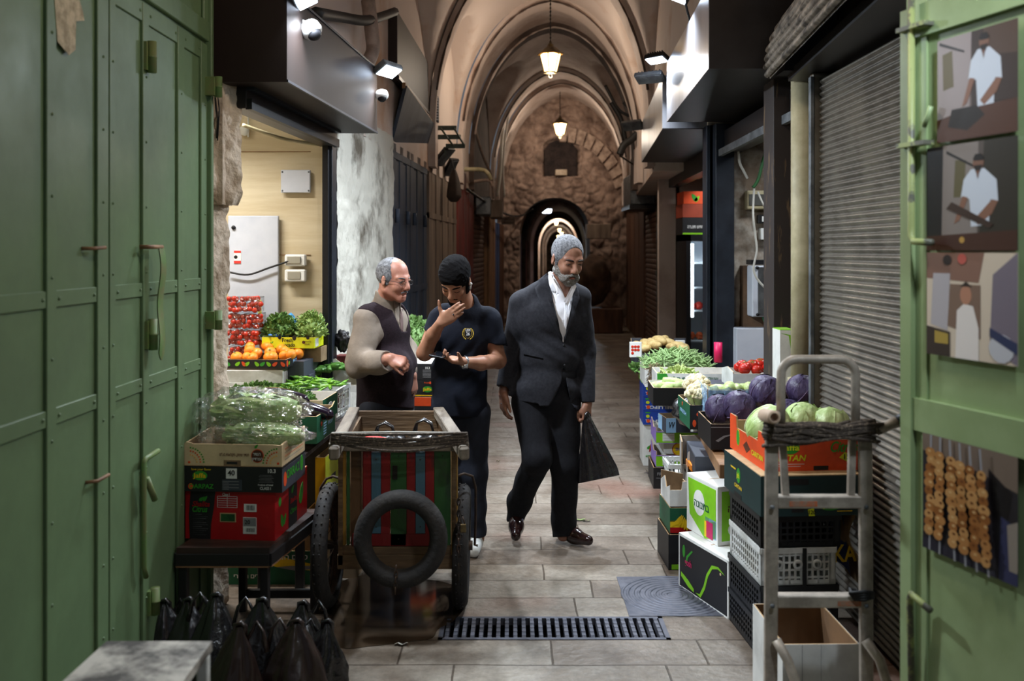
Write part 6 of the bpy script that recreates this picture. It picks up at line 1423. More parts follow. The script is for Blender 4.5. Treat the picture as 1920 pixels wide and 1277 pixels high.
q = MB(); q.tube([(GX(1452,Yh)-.05,Yh+.06,.10),(GX(1618,Yh)+.05,Yh+.06,.10)], .01, m_black, 8); part('axle', q, t)
q = MB(); q.tube([HP_(1640,806,-.01), HP_(1664,795,-.015), HP_(1682,787,-.02)], .017, m_alu, 14); part('grip_tube', q, t)
q = MB(); q.tube([HP_(1679,789,-.02), HP_(1702,776,-.025)], .021, m_black, 14); part('grip', q, t, 'black rubber grip')
q = MB(); q.lathe(HP_(1437,773,-.09), [(.013,0),(.019,0),(.021,.01),(.021,.12),(.013,.12),(.013,0)], M('worn_grip_beige',(196,170,146),.6), 18, (0,1,-.12)); part('grip', q, t, 'hollow beige tube end facing out')
q = MB(); q.tube([HP_(1446,778,-.02), HP_(1462,776,0)], .012, m_alu, 10); part('hook', q, t)
rp = MB(); rnd = random.Random(9)
for k in range(17):
    ph = rnd.uniform(0,6.28); y_a = 790+rnd.uniform(0,46); y_b = 786+rnd.uniform(0,44); pts = []
    x0_, x1_ = 1436+rnd.uniform(-4,6), 1652-rnd.uniform(0,22)-max(0,(y_b-812))*.5
    for i in range(40):
        a = 2*math.pi*i/40; s = .5-.5*math.cos(a); x = x0_+(x1_-x0_)*s; sgn = -1 if a < math.pi else 1
        y = y_a+(y_b-y_a)*s+7*math.sin(math.pi*s)*math.sin(s*5+ph)*1.2+(4 if sgn > 0 else 0)
        pts.append(HP_(x, y, sgn*(.034+.004*math.sin(k))*(math.sin(a)**2)**.15+rnd.uniform(-.001,.001)))
    rp.tube(pts, .0058, m_rope, 6, closed=True)
solo('rope', rp, 'dark braided rope wound many times around the hand truck', 'rope')
q = MB()
for k in range(4): q.tube([HP_(1590+k*3,1108+k*4,-.02),HP_(1612,1102+k*5,-.035),HP_(1632,1107+k*3,-.02),HP_(1628,1118,.03),HP_(1600,1120-k*3,.03)], .006, m_cable, 6, closed=True)
solo('strap', q, 'dark strap tied round the lower bar of the hand truck', 'strap')
# ================================================================ green leaf with the photographs
E = Vector((1.127,2.60,0)); D = Vector((.287,-.958,0)); N_ = Vector((-.958,-.287,0))
def LP(s, z, off=0): return E+D*s+N_*off+Vector((0,0,z))
def lbox(q, s0, s1, z0, z1, o0, o1, mat): q.hexa([LP(s0,z0,o0),LP(s0,z0,o1),LP(s1,z0,o1),LP(s1,z0,o0),LP(s0,z1,o0),LP(s0,z1,o1),LP(s1,z1,o1),LP(s1,z1,o0)], mat)
g = MB(); lbox(g, 0,.9,.02,2.6,-.02,0,m_greenlt); lbox(g, 0,.042,.02,2.33,-.02,.022,m_greenlt)
lbox(g,.042,.9,1.148,1.238,0,.016,m_greenlt); lbox(g,.042,.9,2.245,2.335,0,.016,m_greenlt); lbox(g,.045,.085,.05,2.25,0,.006,m_greenlt); lbox(g,.042,.9,.04,.12,0,.016,m_greenlt)
d3 = struct('door_3', g, label='light green steel door leaf standing open, covered with photographs')
q = MB(); q.tube([LP(.060,2.42,.035),LP(.060,1.72,.035),LP(.062,1.69,.037),LP(.075,1.675,.04),LP(.15,1.672,.045)], .0095, m_yelgreen, 10); part('bolt_rod', q, d3, 'yellowish worn bolt rod')
for z in (2.27,1.945):
    q = MB(); lbox(q,.015,.125,z-.006,z+.006,.016,.05,m_yelgreen); part('bracket', q, d3)
q = MB(); q.tube([LP(.09,2.0,.02),LP(.11,1.99,.035),LP(.135,2.04,.035)], .007, m_greenlt, 8); part('hook', q, d3)
q = MB(); q.tube([LP(.055,.45,.03),LP(.06,.68,.04),LP(.07,.70,.045),LP(.15,.685,.05)], .0095, m_yelgreen, 10); part('handle', q, d3)
pm = {}
def pc(*c):
    if c not in pm: pm[c] = M('photo_ink_%d_%d_%d' % c, c, .35, spec=.4)
    return pm[c]
def photo(label, s0, s1, z0, z1, shapes, bg):
    q = MB(); W = s1-s0; H = z1-z0; lbox(q, s0, s1, z0, z1, .0165, .0175, pc(*bg))
    for k, (pts, c) in enumerate(shapes): 
        q.poly([LP(s0+a*W, z0+b*H, .0179+.00012*k) for a, b in pts], .0001, pc(*c), N_)
    o = solo('photograph', q, label, 'photograph', None, LP((s0+s1)/2, z0, .017)); return o
def ell(cx, cy, rx, ry, n=14): return [(cx+rx*math.cos(2*math.pi*i/n), cy+ry*math.sin(2*math.pi*i/n)) for i in range(n)]
def man(dx, dy, s=1):
    f = lambda pts: [(dx+(a-.5)*s, dy+(b-.5)*s) for a, b in pts]
    return [(f([(.36,.75),(.46,.86),(.64,.86),(.80,.72),(.82,.48),(.72,.50),(.70,.22),(.46,.20),(.44,.52),(.32,.55)]), (196,202,212)),
            (f([(.34,.56),(.42,.54),(.30,.28),(.22,.24)]), (128,90,72)), (f([(.74,.50),(.82,.48),(.74,.34),(.56,.22),(.50,.28)]), (128,90,72)),
            (f(ell(.56,.93,.075,.085)), (120,86,70)), (f([(.49,.98),(.52,1.03),(.60,1.03),(.64,.97),(.62,.95),(.50,.955)]), (30,24,22)), (f([(.50,.90),(.62,.90),(.58,.82),(.53,.82)]), (38,28,24)), (f([(.53,.84),(.58,.84),(.555,.74)]), (110,76,60))]
photo('photograph of a bearded cook in white at a wooden board, topmost on the green leaf', .14,.405,1.94,2.215, [([(0,.2),(0,1),(.45,1),(.42,.2)],(150,138,136)),([(.08,.5),(.07,.85),(.2,.87),(.22,.52)],(96,84,52)),([(.45,.3),(.45,1),(1,1),(1,.3)],(58,44,38)),([(.62,.75),(.6,1),(1,1),(1,.7)],(80,62,52)),([(.03,.98),(.36,.84),(.36,.82),(.03,.95)],(40,34,34))]+man(.56,.52,.82)+[([(0,0),(0,.22),(.4,.28),(1,.30),(1,0)],(78,48,34)),([(.15,.14),(.2,.30),(.52,.30),(.62,.20),(.4,.08)],(36,28,24))],(110,96,90))
photo('photograph of the cook holding a skewer, second on the green leaf', .10,.405,1.65,1.93, [([(.0,0),(0,1),(.2,1),(.18,0)],(30,28,30)),([(.18,.1),(.2,1),(.6,1),(.58,.1)],(128,118,112)),([(.32,.5),(.34,.85),(.46,.84),(.44,.5)],(92,84,56)),([(.6,.1),(.66,1),(1,1),(1,.1)],(48,42,34)),([(.24,.95),(.56,.78),(.56,.76),(.24,.92)],(34,30,30))]+man(.55,.46,.8)+[([(.24,.40),(.30,.46),(.76,.24),(.72,.20)],(58,40,32)),([(0,0),(0,.14),(1,.18),(1,0)],(66,38,28)),(ell(.42,.10,.03,.03),(180,140,70))],(84,74,68))
photo('pale photograph of a man in a crowded shop, third on the green leaf', .10,.405,1.368,1.645, [([(.0,.75),(0,1),(.66,1),(.6,.72)],(132,98,84)),([(.05,.3),(.08,.8),(.28,.8),(.25,.25)],(176,170,174)),([(.25,.3),(.28,.7),(.62,.7),(.62,.2)],(124,100,86)),([(.72,.2),(.75,.8),(1,1),(1,0),(.8,.1)],(120,110,122)),([(.34,0),(.36,.45),(.44,.52),(.54,.50),(.60,.30),(.60,0)],(226,218,212)),(ell(.46,.60,.065,.09),(176,126,102)),([(.40,.68),(.46,.73),(.53,.68)],(56,44,40)),([(0,0),(0,.28),(.28,.24),(.28,0)],(60,50,46)),([(.1,.12),(.1,.24),(.26,.22),(.26,.12)],(172,146,70)),(ell(.84,.14,.13,.13),(190,190,196)),(ell(.25,.93,.05,.05),(50,40,40)),(ell(.42,.94,.05,.05),(186,90,80)),([(.72,.24),(.72,.32),(1,.2),(1,.1)],(52,58,90))],(208,192,172))
sk = [([(0,.85),(0,1),(1,1),(1,.72),(.6,.8)],(120,104,92)),([(.7,.5),(.72,.85),(.95,.7),(.9,.45)],(34,30,32)),([(.82,.0),(.84,.5),(1,.45),(1,0)],(58,60,92)),([(.92,.1),(.9,.45),(1,.5),(1,.1)],(150,140,130)),([(0,0),(0,.1),(.8,.05),(.8,0)],(50,48,60))]
rnd = random.Random(12)
for k in range(6):
    xs = .10+k*.115; xe = xs+(-.02 if k < 2 else .03)+k*.012
    sk.append(([(xs-.008,1),(xs+.012,1),(xe+.012,.0),(xe-.008,.0)],(150,150,156)))
    for j in range(11):
        t_ = (j+.5)/11; cx = xs+(xe-xs)*(.14+.76*t_); cy = .88-t_*.74-k*.012
        sk.append((ell(cx+rnd.uniform(-.012,.012), cy, .055+rnd.uniform(-.008,.01), .045, 9), [(158,104,56),(140,88,44),(176,124,72),(190,142,88)][rnd.randint(0,3)]))
        sk.append((ell(cx+rnd.uniform(-.02,.02), cy+.012, .020, .012, 6), [(206,168,116),(110,66,34)][rnd.randint(0,1)]))
photo('photograph of six meat skewers on a grill, lowest on the green leaf', .084,.405,.833,1.148, sk,(46,42,46))
# ================================================================ drain grate, manhole, litter, puddle
m_iron = M('cast_iron', (70,72,82), .5, .5, col2=(96,96,104), scale=26, r2=.7)
t = thing('drain_grate', (.18,3.98,0), 'long iron drain grate set in the paving', 'grate')
q = MB(); q.box(GRX0,GRX1,GRY0,GRY0+.018,-.03,.002,m_iron); q.box(GRX0,GRX1,GRY1-.018,GRY1,-.03,.002,m_iron); q.box(GRX0,GRX0+.02,GRY0,GRY1,-.03,.002,m_iron); q.box(GRX1-.02,GRX1,GRY0,GRY1,-.03,.002,m_iron)
part('frame', q, t)
for k in range(26):
    x = GRX0+.035+(GRX1-GRX0-.07)*k/25; q = MB(); q.box(x-.0085,x+.0085,GRY0+.015,GRY1-.015,-.03,.0025,m_iron)
    for j in range(5): q.box(x-.0085,x+.0085,GRY0+.03+j*.042,GRY0+.042+j*.042,.0025,.0045,m_iron)
    part('bar', q, t)
cx, cy = GX(1240,4.354), 4.354
t = thing('manhole_cover', (cx,cy,0), 'square iron cover with concentric rings beside the black swirled carton', 'manhole cover')
q = MB(); q.box(.528,1.16,4.105,4.60,.0,.003,m_iron); part('plate', q, t)
q = MB()
for k in range(9):
    r = .03+k*.026
    q.lathe((cx+.06,cy,.003), [(r,0),(r+.003,.003),(r+.012,.003),(r+.015,0)], m_iron, 60)
part('ring_pattern', q, t)
q = MB(); q.ico((cx+.07,cy-.14,.003), .016, m_dark, 1, (1,.5,.1)); part('lift_hole', q, t)
m_water = M('dirty_water', (70,58,46), .10, spec=.8, col2=(52,40,30), scale=6)
q = MB(); pts = []
for (px, py) in ((640,1092),(700,1078),(770,1085),(830,1092),(872,1110),(874,1135),(850,1165),(822,1180),(808,1198),(760,1205),(700,1212),(640,1216),(610,1190),(612,1130)):
    Y = CH*F/(py-HY); pts.append((GX(px,Y),Y,.003))
out = []
for i in range(len(pts)):
    p0, p1, p2, p3 = [Vector(pts[(i+j)%len(pts)]) for j in (-1,0,1,2)]
    for k in range(5):
        tt = k/5; out.append(.5*((2*p1)+(p2-p0)*tt+(2*p0-5*p1+4*p2-p3)*tt*tt+(3*p1-p0-3*p2+p3)*tt**3))
q.poly(out[::-1], .0025, m_water, (0,0,1)); solo('puddle', q, 'shallow brown puddle of water under the cart', 'puddle', kind='stuff')
lt = random.Random(31)
for (px, py, lab, mat, s) in ((1207,852,'green leaf scrap by the bottom white carton',m_lettpale,.03),(1252,935,'curled green leaf scrap before the banana carton',m_lettpale,.03),(1085,976,'thin green stalk on the paving beside the front shoe',m_lettuce,.05),(934,866,'tiny green leaf scrap near the young man',m_lettuce,.02),(1213,888,'lilac paper scrap by the lilac carton stack',c_purple,.025),(752,1210,'white paper scrap at the edge of the puddle',c_white,.035),(1100,978,'second green stalk on the paving beside the front shoe',m_lettuce,.03)):
    Y = CH*F/(py-HY); X = GX(px, Y); q = MB(); a = lt.uniform(0,3)
    if px > 1300: a = 0
    q.grid(lambda u, v: (X+(u-.5)*s*1.6, Y+(v-.5)*s*.6+.004*math.sin(u*9), .004+.006*math.sin(u*5)**2+.003*math.cos(v*4)), 8, 4, mat); solo('leaf_scrap', q, lab, 'scrap')

# cartons on the fridge
_x = GX(1280,10.25)
carton('carton', 'black and green edged carton lying on top of the fridge', _x,10.25,1.832,.45,.4,.19,0,c_black,decals=[('f','r',0,0,1,.1,c_lime),('f','t','הרצות שודח',.32,.45,.05,c_white,.4)])
carton('carton', 'flat rust red carton between the black one and the orange one on the fridge', _x,10.25,2.025,.46,.4,.15,0,cp('print_rust',(150,62,40)))
carton('carton', 'orange carton with a green leaf at the top of the pile on the fridge', _x+.01,10.25,2.178,.45,.4,.14,0,c_orange,decals=[leafd('f',.27,.5,1,1,2.2,.10,.05,c_leaf,.45,.14),leafd('f',.34,.4,1,1,.9,.08,.04,c_lime,.45,.14)])
# ================================================================ wooden cart
m_cw = M('bare_cart_wood', (128,100,70), .7, col2=(84,64,44), scale=5, streak=(.4,1,3), bump=.3, bscale=20)
m_cwg = M('grey_cart_wood', (132,122,108), .7, col2=(94,84,74), scale=5, streak=(2,.3,2), bump=.3, bscale=20)
def paint(n, c): return M('cart_paint_'+n, c, .55, col2=tuple(int(v*.55+24) for v in c), scale=16, detail=8, lo=.56, hi=.68, streak=(1,1,.4), bump=.2, bscale=24)
pR, pB, pG, pY, pN = paint('red',(132,30,28)), paint('blue',(72,106,122)), paint('green',(48,88,44)), paint('yellow',(158,118,44)), paint('brown',(98,70,44))
m_rub = M('tyre_rubber', (32,30,30), .8, col2=(46,42,39), scale=14, bump=.2, bscale=60)
m_rust = M('rusty_steel', (84,66,54), .6, .5, col2=(56,50,46), scale=20)
ct = thing('handcart', (-.52,4.25,0), 'wooden two-wheeled handcart with striped painted planks and a spare tyre', 'cart')
FY = 4.02; zb, zt = .262, .775
def fx(px): return GX(px, FY)
q = MB(); q.bbox(fx(632),fx(858),FY+.0,FY+.03,zb-.02,zb+.045,m_cw,.003); q.bbox(fx(634),fx(856),FY+.004,FY+.03,zb+.045,zb+.085,m_cw,.002); part('end_rail', q, ct); q = MB(); q.bbox(fx(632),fx(858),FY-.01,FY+.03,.765,.80,m_cwg,.003)
part('end_rail', q, ct)
cols = [(636,648,pY,0),(649,655,pG,0),(656,677,pN,.03),(680,696,pR,0),(696,714,pB,-.004),(714,731,pR,0),(732,762,pG,-.002),(762,779,pR,0),(779,797,pB,-.004),(797,814,pR,0),(814,845,pG,0),(846,858,pY,-.004)]
for (a, b, m_, o_) in cols:
    z1 = .772-(.015 if m_ is pB else 0); z0 = zb+.083+(.055 if m_ is pB else 0)
    if a in (636,846): z0 = zb
    q = MB(); q.bbox(fx(a),fx(b)-.0008,FY+.006+o_,FY+.024,z0,z1,m_,.0015)
    for zz_ in (z0+.03, z1-.03): q.ico(((fx(a)+fx(b))/2,FY+.006+o_,zz_), .003, m_rust, 1)
    part('painted_plank', q, ct)
q = MB(); q.box(fx(660),fx(812),FY+.004,FY+.026,zb+.08,zb+.135,pR); q.box(fx(736),fx(745),FY-.001,FY+.004,.64,.70,m_dark); part('cross_plank', q, ct)
BY = 4.70; bx0, bx1 = GX(672,BY), GX(828,BY)
q = MB(); q.hexa([(fx(634),FY,.262),(fx(634)+.02,FY,.262),(bx0+.02,BY,.30),(bx0,BY,.30),(fx(634),FY,.775),(fx(634)+.02,FY,.775),(bx0+.02,BY,.80),(bx0,BY,.80)], m_cw); part('side_board', q, ct)
q = MB(); q.hexa([(fx(856)-.02,FY,.262),(fx(856),FY,.262),(bx1,BY,.30),(bx1-.02,BY,.30),(fx(856)-.02,FY,.775),(fx(856),FY,.775),(bx1,BY,.80),(bx1-.02,BY,.80)], m_cw); part('side_board', q, ct)
q = MB(); q.bbox(bx0,bx1,BY-.02,BY,.30,.825,m_cw,.002); part('back_board', q, ct)
q = MB(); q.hexa([(fx(636),FY+.02,.28),(fx(854),FY+.02,.28),(bx1,BY-.02,.30),(bx0,BY-.02,.30),(fx(636),FY+.02,.30),(fx(854),FY+.02,.30),(bx1,BY-.02,.32),(bx0,BY-.02,.32)], m_cw); part('floor_board', q, ct)
for (a0, a1) in (((628,841),(664,771)),((868,841),(822,771))):
    A0 = P(a0[0],a0[1],3.88); A1 = P(a1[0],a1[1],4.72); q = MB(); q.beam(A0, A1, .055, .045, m_cwg, bev=.004); part('top_rail', q, ct)
    q = MB(); d = (A1-A0).normalized(); q.beam(A0-d*.05+Vector((0,0,-.012)), A0+d*.16+Vector((0,0,-.012)), .042, .055, m_cwg, bev=.008); part('handle_stub', q, ct)
def wheel(x, y, R, px_w, cam_, parent):
    ax = Vector((1,.02,cam_)); prof = []
    for k in range(15):
        a = math.pi*(k/14)*1.25-math.pi*.125; prof.append((R-.040+.040*math.sin(a), -.036*math.cos(a)))
    q = MB(); q.lathe((x,y,R), prof+[prof[0]], m_rub, 48, ax)
    for k in range(40):
        a = 2*math.pi*k/40
        for s_ in (-.012,.012): 
            c = Vector((x+s_, y+math.cos(a)*(R-.001), R+math.sin(a)*(R-.001))); q.ico(c, .0045, m_rub, 1)
    tw = part('wheel', q, parent)
    q = MB(); q.lathe((x,y,R), [(R-.062,-.018),(R-.052,-.02),(R-.052,.02),(R-.062,.018),(R-.062,-.018)], m_rust, 40, ax); part('rim', q, tw)
    q = MB(); q.lathe((x,y,R), [(0,-.05),(.022,-.05),(.022,.05),(0,.05)], m_rust, 14, ax); part('hub', q, tw)
    for k in range(18):
        a = 2*math.pi*k/18; q = MB(); q.tube([(x+(-.03 if k%2 else .03),y,R),(x,y+math.cos(a)*(R-.058),R+math.sin(a)*(R-.058))], .0018, m_rust, 4); part('spoke', q, tw)
wheel(GX(617,4.24), 4.24, .281, 37, .02, ct); wheel(GX(866,4.24), 4.24, .278, 33, -.02, ct)
q = MB(); q.tube([(GX(617,4.24),4.24,.28),(GX(866,4.24),4.24,.28)], .013, m_rust, 8); part('axle', q, ct)
q = MB(); q.tube([P(598,1030,4.2),P(597,965,4.2),P(601,915,4.2),P(612,898,4.2),P(625,893,4.2),P(640,898,4.1)], .006, m_rust, 8); part('hoop', q, ct)
q = MB(); q.tube([P(856,893,4.1),P(870,888,4.15),P(886,893,4.2),P(892,915,4.22),P(892,970,4.25),P(890,1022,4.3),P(896,1023,4.3)], .006, m_rust, 8); part('hoop', q, ct)
# spare tyre hung on the front
tyc = P(751,1010,3.90); R0, r0 = .163, .041; q = MB()
def tor(s, t):
    a = 2*math.pi*s; b = 2*math.pi*t; ax_r = R0+r0*math.cos(b)*.95
    return tyc+Vector((math.cos(a)*ax_r, math.sin(b)*r0*.9-.06*math.sin(a)*0+.10*(ax_r*math.sin(a)/R0)*.25, math.sin(a)*ax_r))
q.grid(tor, 72, 17, m_rub, cu=True); part('spare_tyre', q, ct, 'worn bicycle-type tyre hung on the end')
def chain(name, a, b, n, parent, mat=m_rust, r=.0028):
    q = MB(); a = Vector(a); b = Vector(b)
    for k in range(n):
        c = a.lerp(b, (k+.5)/n); L = (b-a).length/n*.75; u = Vector((1,0,0)) if k % 2 else Vector((0,1,0)); pts = [c+u*math.cos(t_*math.pi/4)*.007+(b-a).normalized()*math.sin(t_*math.pi/4)*L for t_ in range(8)]
        q.tube(pts, r, mat, 5, closed=True)
    return part(name, q, parent)
chain('chain', P(860,925,3.97), P(860,1088,3.97), 15, ct); chain('chain', P(743,1062,3.84), P(741,1112,3.84), 5, ct)
q = MB(); c = P(868,990,3.95); q.bbox(c.x-.012,c.x+.014,c.y-.006,c.y+.006,c.z-.02,c.z+.018,m_brass,.003); q.tube([c+Vector((-.008,0,.018)),c+Vector((-.010,0,.04)),c+Vector((-.002,0,.05)),c+Vector((.008,0,.018))], .0028, m_rust, 6); part('padlock', q, ct, 'brass padlock on the chain')
rp = MB(); rnd = random.Random(4)
for k in range(12):
    y_l = 814+k*1.6; y_r = 812+((k*7)%12)*1.8; sag = rnd.uniform(5,17); pts = []
    for i in range(15):
        t_ = i/14; pts.append(P(622+t_*253, y_l+(y_r-y_l)*t_+sag*math.sin(math.pi*t_)*(1 if k%3 else .2), 3.86-.02*math.sin(math.pi*t_)+rnd.uniform(-.003,.003)))
    pts.append(P(877,830,3.93)); pts.insert(0, P(620,832,3.93)); rp.tube(pts, .006, m_rope, 6)
rp.tube([P(622,812,3.88),P(750,810,3.86),P(876,812,3.88)], .004, m_cablew, 6)
solo('rope', rp, 'grey rope strung to and fro across the end of the handcart', 'rope')
def handles(q, c, s=1):
    for k in (-1,1): q.tube([c+Vector((k*.01-.05*s,0,-.05)),c+Vector((-.035*s,k*.02,.02)),c+Vector((0,k*.02,.035)),c+Vector((.035*s,k*.015,.015)),c+Vector((.05*s,0,-.05))], .006, m_bag, 6)
q = MB(); c = Vector(P(722,806,4.42)); q.ico(c-Vector((0,0,.12)), .12, m_bag, 3, (1.1,.9,.9), fn=lambda p: 1+.15*noise.noise(p*3)); handles(q, c); solo('plastic_bag', q, 'black plastic bag lying inside the handcart near its gate-side rail', 'bag')
q = MB(); c = Vector(P(795,800,4.40)); q.ico(c-Vector((0,0,.13)), .11, m_bag, 3, (1,.9,.9), fn=lambda p: 1+.15*noise.noise(p*3+Vector((4,0,0)))); handles(q, c); solo('plastic_bag', q, 'black plastic bag with standing handles inside the handcart, by the young man', 'bag')
q = MB(); q.ico(P(700,812,4.25)-Vector((0,0,.03)), .035, M('red_cloth',(176,34,28),.6), 2, (2,1,.4)); solo('red_cloth', q, 'bit of red cloth inside the handcart', 'cloth')
# ================================================================ people: one blended surface per body, garments as shells around it
class Sdf:
    def __init__(s, lo, hi, h):
        s.lo = np.array(lo, float); s.h = h; n = [int((b-a)/h)+2 for a, b in zip(lo, hi)]
        s.n = n; s.f = np.full(n, .06, np.float32); s.ax = [s.lo[i]+h*np.arange(n[i]) for i in range(3)]; s.M = Matrix.Identity(4); s.sc = 1.0
    def frame(s, M=None, sc=1.0): s.M = M if M is not None else Matrix.Identity(4); s.sc = sc; return s
    def _win(s, lo, hi):
        a = [max(0, int((lo[i]-s.lo[i])/s.h)) for i in range(3)]; b = [min(s.n[i], int((hi[i]-s.lo[i])/s.h)+2) for i in range(3)]
        if any(b[i] <= a[i] for i in range(3)): return None
        sl = tuple(slice(a[i], b[i]) for i in range(3))
        X, Y, Z = np.meshgrid(s.ax[0][sl[0]], s.ax[1][sl[1]], s.ax[2][sl[2]], indexing='ij', sparse=True)
        return sl, X, Y, Z
    def _apply(s, sl, d, k, op):
        f = s.f[sl]
        if op == 'add':
            hh = np.maximum(k-np.abs(f-d), 0)/k; s.f[sl] = np.minimum(f, d)-hh*hh*k*.25
        else:
            hh = np.maximum(k-np.abs(f+d), 0)/k; s.f[sl] = np.maximum(f, -d)+hh*hh*k*.25
    def cap(s, a, b, ra, rb=None, k=.02, op='add'):
        rb = ra if rb is None else rb; a = s.M @ Vector(a); b = s.M @ Vector(b); ra *= s.sc; rb *= s.sc; m = max(ra, rb)+.05
        w_ = s._win([min(a[i],b[i])-m for i in range(3)], [max(a[i],b[i])+m for i in range(3)])
        if not w_: return s
        sl, X, Y, Z = w_; d = b-a; L2 = max(d.length_squared, 1e-9)
        t = np.clip(((X-a.x)*d.x+(Y-a.y)*d.y+(Z-a.z)*d.z)/L2, 0, 1)
        D = np.sqrt((X-a.x-t*d.x)**2+(Y-a.y-t*d.y)**2+(Z-a.z-t*d.z)**2)-(ra+(rb-ra)*t)
        s._apply(sl, D.astype(np.float32), k, op); return s
    def chain(s, pts, rs, k=.02):
        for i in range(len(pts)-1): s.cap(pts[i], pts[i+1], rs[i], rs[i+1], k)
        return s
    def ell(s, c, r, rot=None, k=.02, op='add'):
        c = s.M @ Vector(c); R = s.M.to_3x3().normalized() @ (rot if rot is not None else Matrix.Identity(3)); r = [q*s.sc for q in r]; m = max(r)+.05
        w_ = s._win([c[i]-m for i in range(3)], [c[i]+m for i in range(3)])
        if not w_: return s
        sl, X, Y, Z = w_; X = X-c.x; Y = Y-c.y; Z = Z-c.z; Q = R.transposed()
        x, y, z = [Q[i][0]*X+Q[i][1]*Y+Q[i][2]*Z for i in range(3)]
        k0 = np.sqrt((x/r[0])**2+(y/r[1])**2+(z/r[2])**2); k1 = np.sqrt((x/r[0]**2)**2+(y/r[1]**2)**2+(z/r[2]**2)**2)
        D = k0*(k0-1)/np.maximum(k1, 1e-6); s._apply(sl, D.astype(np.float32), k, op); return s
    def cut(s, fn):      # keep where fn(X,Y,Z) < 0
        X, Y, Z = np.meshgrid(*s.ax, indexing='ij', sparse=True); s.f = np.maximum(s.f, fn(X, Y, Z).astype(np.float32)); return s
    def warp(s, fn):
        X, Y, Z = np.meshgrid(*s.ax, indexing='ij', sparse=True); s.f = s.f+fn(X, Y, Z).astype(np.float32); return s
    def val(s, p):
        g = [(p[i]-s.lo[i])/s.h for i in range(3)]; i0 = [min(max(int(v), 0), s.n[i]-2) for i, v in enumerate(g)]; fr = [min(max(g[i]-i0[i],0),1) for i in range(3)]; v = 0
        for a in (0,1):
            for b in (0,1):
                for c in (0,1): v += s.f[i0[0]+a,i0[1]+b,i0[2]+c]*(fr[0] if a else 1-fr[0])*(fr[1] if b else 1-fr[1])*(fr[2] if c else 1-fr[2])
        return v
    def hit(s, px, py, off=.003, y0=None):   # where the sight line through a photo pixel meets the surface
        Y = y0 or s.lo[1]; 
        while Y < s.ax[1][-1]:
            p = P(px, py, Y)
            if s.val(p) < 0: return P(px, py, Y-off)
            Y += s.h*.4
        return None
    def mesh(s):
        f = s.f; n = s.n; I = f < 0; c = I[:-1,:-1,:-1].astype(np.int8)
        for a in (0,1):
            for b in (0,1):
                for d in (0,1):
                    if a or b or d: c = c+I[a:n[0]-1+a, b:n[1]-1+b, d:n[2]-1+d]
        act = (c > 0) & (c < 8); idx = np.argwhere(act); num = np.full(act.shape, -1, np.int64); num[act] = np.arange(len(idx))
        acc = np.zeros((len(idx), 3)); cnt = np.zeros(len(idx)); i, j, k = idx.T
        for (p, q) in [((0,0,0),(1,0,0)),((0,1,0),(1,1,0)),((0,0,1),(1,0,1)),((0,1,1),(1,1,1)),((0,0,0),(0,1,0)),((1,0,0),(1,1,0)),((0,0,1),(0,1,1)),((1,0,1),(1,1,1)),((0,0,0),(0,0,1)),((1,0,0),(1,0,1)),((0,1,0),(0,1,1)),((1,1,0),(1,1,1))]:
            u = f[i+p[0],j+p[1],k+p[2]]; v = f[i+q[0],j+q[1],k+q[2]]; m = (u < 0) != (v < 0); t = np.where(m, u/np.where(m, u-v, 1), 0)
            for ax in range(3): acc[:,ax] += np.where(m, p[ax]+t*(q[ax]-p[ax]), 0)
            cnt += m
        V = s.lo+(idx+acc/np.maximum(cnt,1)[:,None])*s.h; faces = []
        for ax in range(3):
            o = [0,1,2]; o.remove(ax); A = [slice(None)]*3; B = [slice(None)]*3; A[ax] = slice(0,-1); B[ax] = slice(1,None)
            ia, ib = I[tuple(A)], I[tuple(B)]; e = np.argwhere(ia != ib); e = e[(e[:,o[0]] > 0) & (e[:,o[1]] > 0) & (e[:,o[0]] < n[o[0]]-1) & (e[:,o[1]] < n[o[1]]-1)]
            sgn = ia[tuple(e.T)]; q = []
            for (da, db) in ((0,0),(1,0),(1,1),(0,1)):
                g = e.copy(); g[:,o[0]] -= da; g[:,o[1]] -= db; q.append(num[tuple(g.T)])
            q = np.stack(q, 1); fl = sgn if ax != 1 else ~sgn; q = np.where(fl[:,None], q, q[:,::-1]); faces.append(q)
        Fq = np.concatenate(faces); Fq = Fq[(Fq >= 0).all(1)]
        return V, Fq
    def obj(s, name, mat, parent=None, label=None, loc=None, smooth=2):
        V, Fq = s.mesh()
        if smooth:     # light relaxation
            for _ in range(smooth):
                e = np.concatenate([Fq[:,[0,1]],Fq[:,[1,2]],Fq[:,[2,3]],Fq[:,[3,0]]]); a = np.zeros_like(V); c = np.zeros(len(V))
                np.add.at(a, e[:,0], V[e[:,1]]); np.add.at(a, e[:,1], V[e[:,0]]); np.add.at(c, e[:,0], 1); np.add.at(c, e[:,1], 1)
                V = V*.5+.5*a/np.maximum(c,1)[:,None]
        off = np.array(wloc(parent) if parent else loc); V = V-off
        me = bpy.data.meshes.new(name); me.vertices.add(len(V)); me.vertices.foreach_set('co', V.astype(np.float32).ravel())
        me.loops.add(len(Fq)*4); me.loops.foreach_set('vertex_index', Fq.astype(np.int32).ravel()); me.polygons.add(len(Fq))
        me.polygons.foreach_set('loop_start', np.arange(0, len(Fq)*4, 4, dtype=np.int32)); me.polygons.foreach_set('loop_total', np.full(len(Fq), 4, np.int32))
        me.polygons.foreach_set('use_smooth', np.ones(len(Fq), bool)); me.materials.append(mat); me.update(); me.validate()
        o = bpy.data.objects.new(name, me); COL.objects.link(o)
        if parent: o.parent = parent
        else: o.location = loc
        if label: o['label'] = label
        return o
